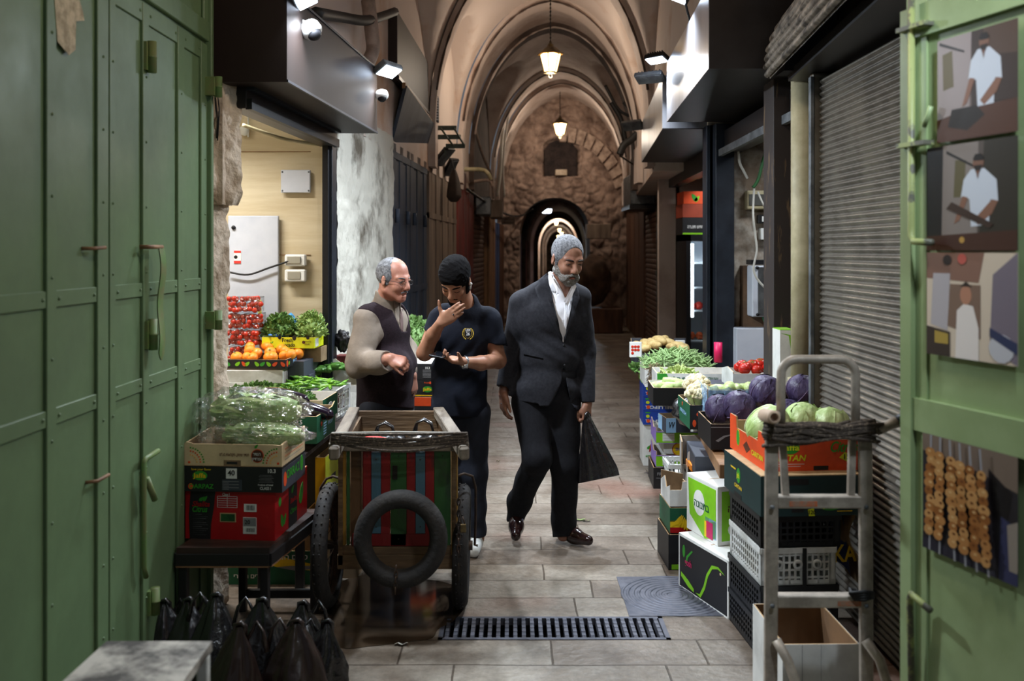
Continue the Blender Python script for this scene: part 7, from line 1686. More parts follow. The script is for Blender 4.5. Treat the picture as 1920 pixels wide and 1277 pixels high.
def headM(px, py, Y, yaw, pitch, roll=0, sc=1.0):
    return Matrix.Translation(P(px,py,Y)) @ Matrix.Rotation(yaw,4,'Z') @ Matrix.Rotation(pitch,4,'X') @ Matrix.Rotation(roll,4,'Y') @ Matrix.Scale(sc,4), sc
def L_(x, f, z): return (x, -f, z)
def head(sd, M_, sc, chin=0, mouth_open=0, nose=1.0, thin=1.0):
    sd.frame(M_, sc)
    sd.ell(L_(0,-.012,.042), (.076,.096,.086), k=.02); sd.ell(L_(0,.028,-.022), (.060*thin,.066,.082), k=.025)
    sd.cap(L_(-.050*thin,.0,-.052), L_(-.012,.062,-.088-chin), .020,.020, .02); sd.cap(L_(.050*thin,.0,-.052), L_(.012,.062,-.088-chin), .020,.020, .02)
    sd.ell(L_(0,.066,-.092-chin), (.022,.020,.018), k=.02)
    for s_ in (-1,1):
        sd.cap(L_(s_*.012,.083,.030), L_(s_*.048,.066,.029), .0100,.0075, .016); sd.ell(L_(s_*.038,.062,-.024), (.018,.018,.018), k=.025)
        sd.ell(L_(s_*.032,.104,.009), (.018,.022,.0125), k=.012, op='sub'); sd.ell(L_(s_*.032,.071,.009), (.0165,.0165,.0145), k=.006)
        sd.cap(L_(s_*.018,.088,.004), L_(s_*.046,.079,.004), .0035,.003,.004); sd.cap(L_(s_*.017,.089,.018), L_(s_*.047,.080,.017), .0045,.0035,.004)
        sd.ell(L_(s_*.078,-.006,.002), (.009,.019,.031), Euler((0,0,s_*.35)).to_matrix(), .006); sd.ell(L_(s_*.089,.004,.006), (.006,.010,.017), k=.004, op='sub')
        sd.ell(L_(s_*.013,.098,-.030), (.0095,.010,.0085), k=.008)
        sd.cap(L_(s_*.020,.094,-.030), L_(s_*.034,.076,-.066), .003,.003,.008,'sub')
    sd.cap(L_(0,.089,.022), L_(0,.108*1.0,-.018), .0085,.0115*nose, .012); sd.ell(L_(0,.1085,-.026), (.0125*nose,.012,.0115), k=.008)
    sd.cap(L_(-.016,.086,-.056), L_(.016,.086,-.056), .0065,.0065, .008); sd.cap(L_(-.014,.084,-.0695-mouth_open), L_(.014,.084,-.0695-mouth_open), .0075,.0075, .008)
    sd.cap(L_(-.023,.090,-.0625-mouth_open*.5), L_(.023,.090,-.0625-mouth_open*.5), .0022+mouth_open*.6,.0022+mouth_open*.6, .003,'sub')
    sd.frame()
def hlp(M_, x, f, z): return M_ @ Vector(L_(x,f,z))
def finger(sd, base, d, n, L, r, curls, k=.006):
    p = Vector(base); d = Vector(d).normalized(); n = Vector(n).normalized(); ax = d.cross(n).normalized(); seg = (L*.45,L*.31,L*.26); rr = (r,r*.93,r*.86,r*.72)
    for i in range(3):
        d = Matrix.Rotation(curls[i],3,ax) @ d; q = p+d*seg[i]; sd.cap(p, q, rr[i], rr[i+1], k); p = q
    return p
def hand(sd, wrist, w, n, side, curl=(.4,.5,.35), thumb=(.9,.5,.25), s=1.0, spread=.06, fc=None, straight=None):
    """w: wrist to knuckles, n: the way the palm faces, side: +1/-1 puts the thumb along +-(w x n)"""
    w = Vector(w).normalized(); n = Vector(n); n = (n-w*n.dot(w)).normalized(); t = w.cross(n)*side; W = Vector(wrist); tips = []
    base = [(.029,.084),(.010,.090),(-.009,.087),(-.026,.079)]; Ls = (.070,.078,.073,.057); rs = (.0088,.0090,.0086,.0077)
    for (bt, bw) in base: sd.cap(W+w*.012+t*bt*.55*s, W+w*bw*s*.98+t*bt*s, .0155*s, .0115*s, .012)
    sd.ell(W+w*.05*s+n*.004, (.036*s,.014*s,.042*s), Matrix((t,n,w)).transposed(), .012)
    sd.cap(W+w*.012*s+t*.018*s+n*.006, W+w*.045*s+t*.033*s+n*.010, .015*s,.013*s, .012)
    for i in range(4):
        c = fc[i] if fc else curl; d = w+t*(base[i][0]*spread*30*.5)
        tips.append(finger(sd, W+w*base[i][1]*s*.97+t*base[i][0]*s, d, n, Ls[i]*s, rs[i]*s, c))
    d = (w*thumb[0]*.8+t*thumb[1]+n*thumb[2]).normalized(); p0 = W+w*.028*s+t*.030*s+n*.008; p1 = p0+d*.036*s; d2 = (d+n*thumb[2]*.5+w*.25).normalized(); p2 = p1+d2*.027*s; p3 = p2+d2*.018*s
    sd.cap(p0,p1,.0125*s,.0105*s,.010); sd.cap(p1,p2,.0105*s,.0092*s,.006); sd.cap(p2,p3,.0092*s,.0072*s,.004)
    return tips, t
def folds(amp, fs, seed=0):
    r = random.Random(seed); W_ = [(r.uniform(-1,1)*fs, r.uniform(-1,1)*fs, r.uniform(.6,1.6)*fs, r.uniform(0,6.28), r.uniform(.5,1)) for _ in range(7)]
    def fn(X, Y, Z):
        v = 0
        for a, b, c, p_, w_ in W_: v = v+w_*np.sin(a*X+b*Y+c*Z+p_+1.3*np.sin(.37*c*X+.6*a*Z))
        return v*amp/3
    return fn
def strip(sd, A, B, m, mat, off=.004, thick=.0025, q=None, y0=None):
    """a thin cloth panel lying on a surface between two pixel outlines"""
    q = q or MB(); n = len(A); rows = []
    for i in range(n):
        row = []
        for j in range(m):
            t = j/(m-1); px = A[i][0]*(1-t)+B[i][0]*t; py = A[i][1]*(1-t)+B[i][1]*t; h = sd.hit(px, py, off, y0)
            row.append(h)
        if any(h is None for h in row):
            good = [h for h in row if h is not None]
            if not good: continue
            row = [h if h is not None else P(A[i][0]*(1-j/(m-1))+B[i][0]*j/(m-1), A[i][1]*(1-j/(m-1))+B[i][1]*j/(m-1), good[0].y) for j, h in enumerate(row)]
        rows.append(row)
    N = len(rows)
    if N < 2: return q
    vs = [p for r_ in rows for p in r_]+[p+Vector((0,thick,0)) for r_ in rows for p in r_]; K = N*m; fs = []
    for i in range(N-1):
        for j in range(m-1): a = i*m+j; fs += [(a,a+1,a+m+1,a+m),(K+a,K+a+m,K+a+m+1,K+a+1)]
    for i in range(N-1):
        for a, b in ((i*m,(i+1)*m),(i*m+m-1,(i+1)*m+m-1)): fs.append((a,b,b+K,a+K))
    for j in range(m-1):
        for a in (j,(N-1)*m+j): fs.append((a,a+1,a+1+K,a+K))
    q.add(vs, fs, mat, True); return q
def poly_interp(pts, n):
    out = []; L = [0]
    for a, b in zip(pts[:-1], pts[1:]): L.append(L[-1]+math.hypot(b[0]-a[0], b[1]-a[1]))
    for i in range(n):
        s_ = L[-1]*i/(n-1); k = max(j for j in range(len(L)) if L[j] <= s_+1e-9); k = min(k, len(pts)-2); t = (s_-L[k])/max(L[k+1]-L[k],1e-9); out.append((pts[k][0]*(1-t)+pts[k+1][0]*t, pts[k][1]*(1-t)+pts[k+1][1]*t))
    return out
sk1 = M('skin_older_tan', (158,114,92), .5, col2=(132,88,70), scale=24, sss=.12, bump=.08, bscale=180, lo=.35, hi=.7)
sk2 = M('skin_young_tan', (156,112,88), .48, col2=(136,92,70), scale=18, sss=.12, bump=.04, bscale=160, lo=.35, hi=.7)
sk3 = M('skin_ruddy', (178,128,108), .45, col2=(158,100,84), scale=22, sss=.12, bump=.06, bscale=160, lo=.35, hi=.7)
m_hgrey = M('grey_cropped_hair', (142,142,146), .8, col2=(84,84,88), scale=90, bump=.7, bscale=380, lo=.4, hi=.62)
m_hblack = M('black_hair', (20,18,19), .95, bump=.9, bscale=420, spec=.12)
m_beardw = M('white_grey_beard', (178,174,168), .85, col2=(116,106,98), scale=120, bump=.8, bscale=420, lo=.36, hi=.6)
m_brow = M('dark_brow', (44,34,30), .8); m_lip = M('lip', (150,84,74), .5)
m_suit = M('charcoal_suit_cloth', (42,42,47), .9, col2=(33,33,38), scale=60, spec=.25, bump=.06, bscale=700)
m_suit2 = M('charcoal_suit_trousers', (27,27,31), .9, col2=(21,21,25), scale=60, spec=.25, bump=.06, bscale=700)
m_shirt = M('white_shirt_cloth', (232,230,234), .75, bump=.2, bscale=22)
m_shoe = M('brown_leather', (44,24,22), .16, col2=(28,15,15), scale=20, coat=.6)
m_sole = M('black_sole', (18,16,16), .6)
m_tee = M('navy_tshirt_cloth', (17,20,30), .92, spec=.2, bump=.1, bscale=60)
m_jean = M('navy_denim', (18,22,34), .9, col2=(24,29,42), scale=30, bump=.1, bscale=300)
m_vest = M('plum_knit_vest', (42,32,37), .97, col2=(33,25,29), scale=80, spec=.15, bump=.35, bscale=420)
m_khaki = M('khaki_shirt_cloth', (128,116,104), .85, col2=(112,101,91), scale=6, spec=.2, bump=.12, bscale=40)
m_eyew = M('eye_white', (206,198,190), .2); m_iris = M('eye_dark', (40,26,20), .1)
def eyes(par, M_, sc, lid=.4):
    for s_ in (-1,1):
        R3 = M_.to_3x3().normalized(); q = MB(); c = hlp(M_, s_*.032,.0795,.0065); q.ico(c, .0115*sc, m_eyew, 2, (1,.8,lid), None, R3); g_ = hlp(M_, s_*.0325,.0795+.0072,.0060)-c; q.ico(c+g_, .0050*sc, m_iris, 1, (1,.6,min(1,lid*1.9)), None, R3); q.tube([hlp(M_,s_*.019,.0865,.0068),hlp(M_,s_*.0265,.0895,.0080+lid*.006),hlp(M_,s_*.036,.0885,.0078+lid*.006),hlp(M_,s_*.0455,.0805,.0055)], .0015*sc, m_brow, 5); part('eye', q, par)
def brows(par, M_, mat, r=.0032, h=.0265):
    for s_ in (-1,1):
        q = MB(); q.tube([hlp(M_,s_*.012,.0925,h),hlp(M_,s_*.022,.0925,h+.0035),hlp(M_,s_*.036,.086,h+.005),hlp(M_,s_*.050,.074,h+.001)], [r*.8,r,r,r*.5], mat, 6); part('eyebrow', q, par)
# ---------------------------------------------------------------- the man in the suit
def suit_man():
    B = Sdf((-.13,4.86,-.01),(.58,5.42,1.76),.0048); M_, sc = headM(1063,488,5.07,.42,.34,.02,1.07)
    head(B, M_, sc, .004, 0, 1.05, .95)
    Yt = 5.13; nb = P(1050,548,Yt)
    B.cap(hlp(M_,0,-.02,-.05), nb, .054,.060,.03)
    B.ell(P(1028,600,Yt), (.175,.10,.15), k=.04); B.ell(P(1030,680,Yt), (.14,.092,.14), k=.04); B.ell(P(1024,735,Yt), (.15,.095,.10), k=.04); B.cap(P(996,574,Yt), P(1078,566,Yt), .045,.045,.04)
    for (S_, E_, W_) in (((980,576),(957,650),(944,738)),((1088,562),(1099,660),(1101,756))):
        dy = .0 if S_[0] < 1000 else -.02
        B.chain([P(*S_,Yt), P(*E_,Yt+.05), P(*W_,Yt-.02+dy)], [.050,.040,.028], .02)
    hand(B, P(943,738,5.10), (.02,-.12,-1), (.85,.35,0), 1, fc=[(.35,.4,.3),(.35,.45,.3),(.4,.5,.3),(.45,.5,.35)], thumb=(.9,.35,.1), s=.98)
    hand(B, P(1101,757,5.08), (-.02,-.05,-1), (-.75,.55,0), -1, fc=[(1.1,1.5,1.0)]*2+[(1.15,1.5,1.0)]*2, thumb=(.75,.15,.55), s=.98)
    legs = [([P(990,752,Yt),P(1006,862,4.98),P(968,955,5.24),P(966,985,5.20)],[.08,.052,.036,.035]),([P(1058,752,Yt),P(1060,872,5.10),P(1056,985,5.14),P(1056,1003,5.13)],[.08,.052,.038,.036])]
    for pts, rs in legs: B.chain(pts, rs, .03)
    base = (GX(1045,5.1),5.1,0); body = B.obj('person', sk1, None, None, base)
    tag(body, 'person with cropped grey hair and beard in a charcoal suit, walking with a black bag', 'person')
    H = Sdf(tuple(P(1063,487,5.07)-Vector((.16,.17,.17))), tuple(P(1063,487,5.07)+Vector((.16,.17,.17))), .0035)
    H.frame(M_, sc); H.ell(L_(0,-.014,.044), (.0795,.098,.089), k=.01); H.cap(L_(-.066,.005,.02), L_(-.062,.008,-.02), .015,.010,.02); H.cap(L_(.066,.005,.02), L_(.062,.008,-.02), .015,.010,.02)
    H.ell(L_(0,.105,.02), (.064,.075,.078), k=.012, op='sub'); H.ell(L_(0,.05,-.09), (.12,.10,.075), k=.012, op='sub'); H.ell(L_(0,-.02,-.12), (.12,.12,.08), k=.012, op='sub')
    for s_ in (-1,1): H.ell(L_(s_*.088,-.006,.0), (.022,.022,.034), k=.006, op='sub')
    H.obj('hair', m_hgrey, body, 'short grey hair')
    G = Sdf(tuple(P(1063,500,5.05)-Vector((.14,.16,.15))), tuple(P(1063,500,5.05)+Vector((.14,.16,.15))), .0032)
    G.frame(M_, sc); G.cap(L_(-.049,.0,-.052), L_(-.012,.063,-.092), .0215,.022,.02); G.cap(L_(.049,.0,-.052), L_(.012,.063,-.092), .0215,.022,.02); G.ell(L_(0,.065,-.096), (.025,.0225,.023), k=.02)
    for s_ in (-1,1): G.cap(L_(s_*.062,.004,-.008), L_(s_*.052,.004,-.05), .0085,.016,.012); G.cap(L_(s_*.003,.0955,-.048), L_(s_*.026,.085,-.058), .0072,.0070,.006); G.cap(L_(s_*.026,.084,-.058), L_(s_*.030,.072,-.08), .008,.012,.010)
    for s_ in (-1,1): G.ell(L_(s_*.034,.058,-.074), (.023,.023,.022), k=.02); G.ell(L_(s_*.052,.020,-.047), (.0185,.027,.022), k=.02)
    G.cap(L_(-.012,.084,-.082), L_(.012,.084,-.082), .0105,.0105,.010); G.cap(L_(-.012,.097,-.0625), L_(.012,.097,-.0625), .0036,.0036,.003,'sub'); G.obj('beard', m_beardw, body, 'short white-grey beard and moustache')
    q = MB(); q.tube([hlp(M_,-.016,.0915,-.065),hlp(M_,0,.0955,-.0635),hlp(M_,.016,.0915,-.065)], [.002,.0034,.002], m_lip, 6); part('lips', q, body); eyes(body, M_, sc, .22); brows(body, M_, m_brow, .0042)
    # white shirt
    S = Sdf((.06,4.88,1.1),(.44,5.3,1.62),.005)
    S.ell(P(1030,600,Yt), (.185,.112,.16), k=.04); S.ell(P(1030,660,Yt), (.165,.112,.14), k=.04); S.cap(P(1004,574,Yt), P(1074,568,Yt), .045,.045,.04)
    S.cap(P(1051,520,Yt-.01), P(1052,552,Yt), .070,.074,.02); S.cap(P(1053,505,Yt-.02), P(1051,545,Yt-.005), .060,.062,.003,'sub')
    def vcut(X, Y, Z):      # open neck
        px = X/Y*F+HX; py = HY-(Z-CH)*F/Y; e0 = 1056-(560-py)*.38; return np.where((Y < Yt-.02), np.minimum(np.minimum(px-(1034+(py-506)*.50), (1076-(py-530)*.1*0)-px-(py-530)*.55), 566-py)*.003, -.05)
    S.cut(lambda X,Y,Z: vcut(X,Y,Z)); S.cut(lambda X,Y,Z: ((507+np.maximum((X/Y*F+HX)-1029,0)*.47)-(HY-(Z-CH)*F/Y))*.003)
    S.warp(folds(.004, 42, 3)); sh_ = S.obj('shirt', m_shirt, body, 'white open-necked shirt')
    q = MB()
    def leafp(pts):
        vs = [P(*p_) for p_ in pts]; q.poly(vs, .005, m_shirt, (0,-1,0))
    q.grid(lambda u, v: P(1029.5+u*(14+v*2)-v*2*(1-u), 509+u*27+v*(7+u*6)*(.4+u*.6), 5.066-u*.098-v*.006), 10, 6, m_shirt)
    q.grid(lambda u, v: P(1078-u*16-v*(2+u*3), 530+u*38-v*2, 5.05-u*.06-v*.008), 8, 4, m_shirt); q.grid(lambda u, v: P(1078-u*16+v*3*(1-u*.4), 530+u*38+v*7, 5.045-u*.06), 8, 4, m_shirt)
    strip(S, poly_interp([(1059,568),(1057,636)],8), poly_interp([(1063,568),(1061,636)],8), 3, m_shirt, .004, .003, q)
    part('shirt_collar', q, sh_)
    # jacket
    Jk = Sdf((-.16,4.86,.72),(.60,5.42,1.64),.005)
    Jk.ell(P(1028,598,Yt), (.205,.132,.165), k=.05); Jk.ell(P(1030,668,Yt), (.180,.130,.16), k=.05); Jk.ell(P(1024,728,Yt), (.200,.140,.12), k=.05); Jk.cap(P(1024,728,Yt), P(1022,775,Yt), .150,.155,.04)
    Jk.cap(P(988,568,Yt), P(1083,562,Yt), .062,.060,.04); Jk.cap(P(1014,545,Yt), P(984,562,Yt), .050,.058,.04); Jk.cap(P(1030,532,Yt+.02), P(1010,548,Yt), .05,.05,.03); Jk.cap(P(1070,540,Yt+.02), P(1085,556,Yt), .045,.045,.03)
    Jk.ell(P(1023,760,Yt), (.21,.145,.05), k=.03)
    Jk.chain([P(975,568,Yt),P(960,648,Yt+.05),P(945,735,Yt-.03)], [.062,.055,.046], .03); Jk.chain([P(1088,560,Yt),P(1099,655,Yt+.03),P(1101,752,Yt-.04)], [.062,.054,.044], .025)
    Jk.cap(P(944,735,Yt-.03), P(942,775,Yt-.03), .05,.05,.005,'sub')
    def vee(X, Y, Z):
        px = X/Y*F+HX; py = HY-(Z-CH)*F/Y; a = 1024+(py-505)*.235; b = 1080-(py-530)*.21
        v = np.minimum(np.minimum(px-a, b-px), 641-py); lo_ = np.minimum(np.minimum(px-(1056-(py-690)*.48*(py>690)), (1058+(py-690)*.20*(py>690))-px), py-690)
        lo2 = np.minimum(np.minimum(px-(1056-np.maximum(py-688,0)**2*.0050), (1057+np.maximum(py-690,0)*.2)-px), (py-692)*.5)
        return np.where(Y < Yt, np.maximum(v, lo2)*.003, -.05)
    Jk.cut(vee)
    def hem(X, Y, Z):
        px = X/Y*F+HX; py = HY-(Z-CH)*F/Y; inside = (px > 952) & (px < 1087); h_ = 748+(px-958)*.20
        h_ = np.where(px > 1010, 762-np.maximum(px-1030,0)*.5, h_); h_ = np.where(px > 1056, 740+(px-1056)*1.2, h_)
        cuff = np.where(px < 955, 736, 755); return np.where(inside & (Y > 0), (py-h_)*.003, np.where(px <= 955, (py-736)*.003, (py-755)*.003))
    Jk.cut(hem); Jk.cut(lambda X,Y,Z: Z-(CH-(516-HY)/F*Y)-.0*X)
    Jk.cap(P(1050,510,Yt-.01), P(1052,552,Yt), .060,.064,.01,'sub')
    Jk.warp(folds(.0035, 26, 5)); Jk.warp(lambda X,Y,Z: .004*np.sin(((Z-1.0)*1.0+(X-.25)*.6)*90)*np.exp(-((Z-1.12)/.10)**2)*np.exp(-((X-.25)/.16)**2))
    jo = Jk.obj('jacket', m_suit, body, 'charcoal single-breasted jacket')
    A = poly_interp([(1025,512),(1008,526),(1012,531),(1001,541),(1024,590),(1052,637)],16); Bp = poly_interp([(1031,520),(1031,535),(1034,548),(1036,560),(1046,600),(1057,641)],16); q = strip(Jk, A, Bp, 7, m_suit, .0065, .003)
    A = poly_interp([(1078,532),(1087,544),(1082,550),(1089,556),(1075,600),(1060,638)],14); Bp = poly_interp([(1076,540),(1077,548),(1075,560),(1072,575),(1065,605),(1057,641)],14); strip(Jk, A, Bp, 5, m_suit, .0065, .003, q); part('lapels', q, jo)
    for (a, b) in ((1057,648),(1059,685)):
        h_ = Jk.hit(a, b, .003)
        if h_: q = MB(); q.lathe(h_, [(0,-.004),(.007,-.004),(.008,0)], m_black, 12, (0,1,0)); part('button', q, jo)
    q = strip(Jk, [(982,664),(982,667)], [(1019,672),(1019,675)], 12, m_suit, .0025, .002); part('pocket_flap', q, jo)
    # trousers
    T = Sdf((-.06,4.82,.03),(.45,5.42,1.12),.005)
    T.ell(P(1022,745,Yt), (.165,.118,.11), k=.04); T.ell(P(1032,705,Yt), (.150,.118,.11), k=.04)
    T.chain([P(993,755,Yt),P(1008,858,4.99),P(974,940,5.22),P(967,972,5.23)], [.105,.078,.066,.052], .035); T.chain([P(1056,755,Yt),P(1060,870,5.10),P(1057,975,5.15),P(1057,1006,5.14)], [.100,.080,.068,.062], .035)
    T.cap(P(967,985,5.2), P(966,1040,5.2), .08,.1,.004,'sub') if False else None
    T.cut(lambda X,Y,Z: np.where(X/Y*F+HX < 1012, ((HY-(Z-CH)*F/Y)-978)*.003, ((HY-(Z-CH)*F/Y)-(1007-(X/Y*F+HX-1040)*.05))*.003))
    T.warp(folds(.0045, 24, 8)); T.obj('trousers', m_suit2, body, 'charcoal suit trousers')
    # shoes
    def shoe(heel, toe, up, nm):
        D = Sdf((min(heel.x,toe.x)-.10,min(heel.y,toe.y)-.12,-.006),(max(heel.x,toe.x)+.1,max(heel.y,toe.y)+.12,.26),.0042); d = (toe-heel).normalized()
        D.cap(heel+Vector((0,0,.02)), heel.lerp(toe,.55)+Vector((0,0,.012)), .038,.042,.02); D.cap(heel.lerp(toe,.5)+Vector((0,0,.006)), toe, .042,.028,.02); D.cap(heel+Vector((0,0,.03)), heel+up*.075, .036,.042,.02); D.cap(heel+up*.06, heel.lerp(toe,.45)+Vector((0,0,.02)), .034,.030,.02)
        D.cut(lambda X,Y,Z: .004-Z); o = D.obj('shoe', m_shoe, body, 'polished brown leather shoe')
        return o
    s1 = shoe(P(1050,1000,5.20)+Vector((0,0,-.005)), P(1103,1012,5.04)+Vector((0,0,-.004)), Vector((0,.0,1)), 'f')
    s2 = shoe(P(969,975,5.24), P(967,1008,5.10)+Vector((0,0,.010)), Vector((0,.2,1)).normalized(), 'r')
    # ring
    h_ = B.hit(940,757,.0)
    if h_: q = MB(); q.ico(h_, .0045, m_steelgrey, 1); part('ring', q, body)
    return body
suit_man()
q = MB()
def cbag(s, t):
    a = 2*math.pi*s; l = 1094-(t**.8)*11; r = 1104+t*62*(1 if t < .86 else 1-(t-.86)*.5); yl = 775+t*132; yr = 775+t*116; px = (l+r)/2-math.cos(a)*(r-l)/2; py = (yl+yr)/2+(yr-yl)/2*(-math.cos(a))*(-1)*-1+(3*math.sin(a*7) if t > .95 else 0)
    f = math.sin(a*9+t*2)*.004*min(1,t*3)+.003*math.sin(a*17+t*5)*t; d = (.012+.058*t**.7)*math.sin(a)
    return P(px, (yl*(1+math.cos(a))+yr*(1-math.cos(a)))/2, 5.06+d+f)
q.grid(cbag, 90, 34, m_bag, cu=True); q.add([cbag(i/90,1) for i in range(90)], [tuple(range(90))], m_bag)
q.tube([P(1095,790,5.05),P(1098,776,5.03),P(1102,772,5.06),P(1106,778,5.08),P(1108,792,5.08)], .006, m_bag, 6)
solo('carrier_bag', q, 'black plastic carrier bag hanging from the hand of the suited person', 'bag')
# ---------------------------------------------------------------- the young man
def young_man():
    B = Sdf((-.60,4.55,-.01),(.05,5.32,1.66),.0048); M_, sc = headM(854,527,4.93,-.30,.72,.10,1.0)
    head(B, M_, sc, 0, 0, 1.05, .92)
    Yt = 5.02; B.cap(hlp(M_,0,-.025,-.045), P(873,578,Yt), .050,.060,.03)
    B.ell(P(866,630,Yt), (.155,.085,.14), k=.04); B.ell(P(864,710,Yt), (.14,.085,.16), k=.04); B.ell(P(864,770,Yt), (.15,.095,.09), k=.04); B.cap(P(832,590,Yt), P(912,596,Yt), .048,.050,.04)
    # arm with the phone (image right), arm at the mouth (image left)
    B.chain([P(918,600,Yt),P(934,676,Yt+.02),P(902,681,4.86),P(871,679,4.78)], [.052,.044,.038,.027], .02)
    B.chain([P(822,598,Yt),P(796,662,4.93),P(812,628,4.86),P(826,606,4.80)], [.048,.041,.036,.027], .02)
    w1 = (P(826,668,4.70)-P(869,678,4.78)); tips, t1 = hand(B, P(869,678,4.78), w1+Vector((0,0,-.01)), (.1,-.25,.95), -1, fc=[(.3,.55,.5),(.3,.6,.5),(.35,.6,.5),(.4,.6,.5)], thumb=(.95,.35,.62), s=.98, spread=.02)
    w2 = (P(851,589,4.77)-P(826,607,4.80)); hand(B, P(827,605,4.80), w2, (.15,.95,.1), 1, fc=[(.08,.1,.1),(.05,.12,.1),(.08,.12,.1),(.12,.15,.12)], thumb=(.42,.98,-.05), s=.98, spread=.02)
    for pts, rs in (([P(890,775,Yt),P(890,885,Yt-.01),P(893,1008,Yt+.02),P(892,1022,Yt)],[.08,.055,.038,.035]),([P(842,775,Yt),P(838,885,Yt-.01),P(838,1000,5.16)],[.08,.055,.038])): B.chain(pts, rs, .03)
    base = (GX(865,Yt),Yt,0); body = B.obj('person', sk2, None, None, base)
    tag(body, 'young person in a navy T-shirt looking down at a phone, one hand over the mouth', 'person')
    c0 = P(854,527,4.93); H = Sdf(tuple(c0-Vector((.16,.17,.17))), tuple(c0+Vector((.16,.17,.17))), .0035)
    H.frame(M_, sc); H.ell(L_(0,-.012,.054), (.086,.104,.094), k=.01); H.cap(L_(-.070,.008,.02), L_(-.066,.010,-.01), .014,.008,.02); H.cap(L_(.070,.008,.02), L_(.066,.010,-.01), .014,.008,.02)
    H.ell(L_(0,.128,.0), (.075,.066,.066), k=.012, op='sub'); H.ell(L_(0,.06,-.11), (.12,.11,.085), k=.012, op='sub'); H.ell(L_(0,-.03,-.13), (.12,.12,.085), k=.012, op='sub')
    for s_ in (-1,1): H.ell(L_(s_*.094,-.006,.0), (.024,.022,.034), k=.006, op='sub')
    H.warp(folds(.0022, 230, 2)); H.obj('hair', m_hblack, body, 'short thick black hair')
    G = Sdf(tuple(c0-Vector((.15,.18,.19))), tuple(c0+Vector((.15,.16,.12))), .0032)
    G.frame(M_, sc); 
    for s_ in (-1,1): G.cap(L_(s_*.066,.006,.0), L_(s_*.052,.004,-.05), .009,.019,.012); G.cap(L_(s_*.049,.0,-.052), L_(s_*.012,.064,-.092), .0225,.023,.02); G.cap(L_(s_*.004,.0935,-.047), L_(s_*.024,.084,-.055), .004,.0045,.006)
    G.ell(L_(0,.066,-.095), (.026,.023,.022), k=.02); G.cap(L_(-.014,.092,-.064), L_(.014,.092,-.064), .007,.007,.004,'sub'); G.obj('beard', m_hblack, body, 'trimmed black beard along the jaw')
    brows(body, M_, m_hblack, .0042); 
    for s_ in (-1,1): q = MB(); q.tube([hlp(M_,s_*.018,.0885,.004),hlp(M_,s_*.032,.090,.0015),hlp(M_,s_*.046,.081,.004)], .0017, m_hblack, 5); part('eyelashes', q, body)
    q = MB(); e0 = hlp(M_,.088,.008,-.004); q.ico(e0, .0085, m_plastic, 2); q.tube([e0, hlp(M_,.086,.020,-.030)], .0042, m_plastic, 8); part('earbud', q, body, 'white wireless earbud')
    T = Sdf((-.60,4.70,.66),(.06,5.32,1.52),.005)
    T.ell(P(866,628,Yt), (.172,.105,.145), k=.05); T.ell(P(862,705,Yt), (.165,.110,.17), k=.05); T.cap(P(862,745,Yt), P(861,800,Yt), .135,.140,.05); T.cap(P(836,588,Yt), P(912,596,Yt), .058,.060,.04); T.ell(P(858,765,Yt), (.17,.12,.09), k=.04)
    T.cap(P(875,570,Yt), P(872,585,Yt), .064,.075,.03)
    T.chain([P(918,600,Yt),P(930,650,Yt+.01)], [.066,.064], .025); T.chain([P(822,598,Yt),P(802,648,4.955)], [.060,.056], .025)
    T.cap(P(931,650,Yt+.012), P(934,690,Yt+.02), .070,.075,.004,'sub') if False else None
    T.cut(lambda X,Y,Z: np.where(X/Y*F+HX > 914, ((HY-(Z-CH)*F/Y)-646-(X/Y*F+HX-930)*.1)*.003, np.where(X/Y*F+HX < 808, ((HY-(Z-CH)*F/Y)-(612+(X/Y*F+HX-790)*1.2))*.003, ((HY-(Z-CH)*F/Y)-783)*.003)))
    T.cap(P(868,545,Yt-.06), P(874,578,Yt-.01), .052,.058,.006,'sub')
    T.warp(folds(.005, 22, 11)); T.warp(lambda X,Y,Z: .004*np.sin((Z*1.0-X*1.2)*60)*np.exp(-((Z-1.05)/.12)**2)); to = T.obj('tshirt', m_tee, body, 'navy short-sleeved T-shirt')
    gold = M('gold_print', (190,160,60), .5); wh = M('white_print', (206,206,206), .6); q = MB(); ex, ey = 877.5, 625.5
    for s_ in (-1,1):
        for k in range(8):
            a = math.radians(-62+k*17); cx = ex+s_*math.cos(a)*10.0; cy = ey-math.sin(a)*11.0+0; pts = []
            for (u, v) in ((0,-2.0),(1.1,0),(0,2.0),(-1.1,0)):
                an = a+.5; h_ = T.hit(cx+s_*(u*math.cos(an)-v*math.sin(an)), cy-(u*math.sin(an)+v*math.cos(an)), .0025)
                if h_: pts.append(h_)
            if len(pts) == 4: q.add(pts, [(0,1,2,3)], gold)
    h_ = T.hit(ex, ey-2, .0035)
    if h_:
        text_on(q, 'USM', h_+Vector((0,0,.012)), (1,-.0,0), (0,0,1), .020, wh, .02, .026); text_on(q, '26', h_+Vector((0,0,-.008)), (1,0,0), (0,0,1), .024, wh, .02, .020)
    sh_p = [(871,616),(884,616),(884,629),(877.5,635),(871,629)]; hp_ = [T.hit(a, b, .003) for a, b in sh_p]
    if all(hp_): q.tube(hp_, .0009, gold, 4, closed=True)
    part('emblem', q, to, 'small gold laurel emblem with white lettering')
    Jn = Sdf((-.50,4.80,.04),(.02,5.36,.90),.005); Jn.ell(P(864,768,Yt), (.155,.105,.10), k=.04)
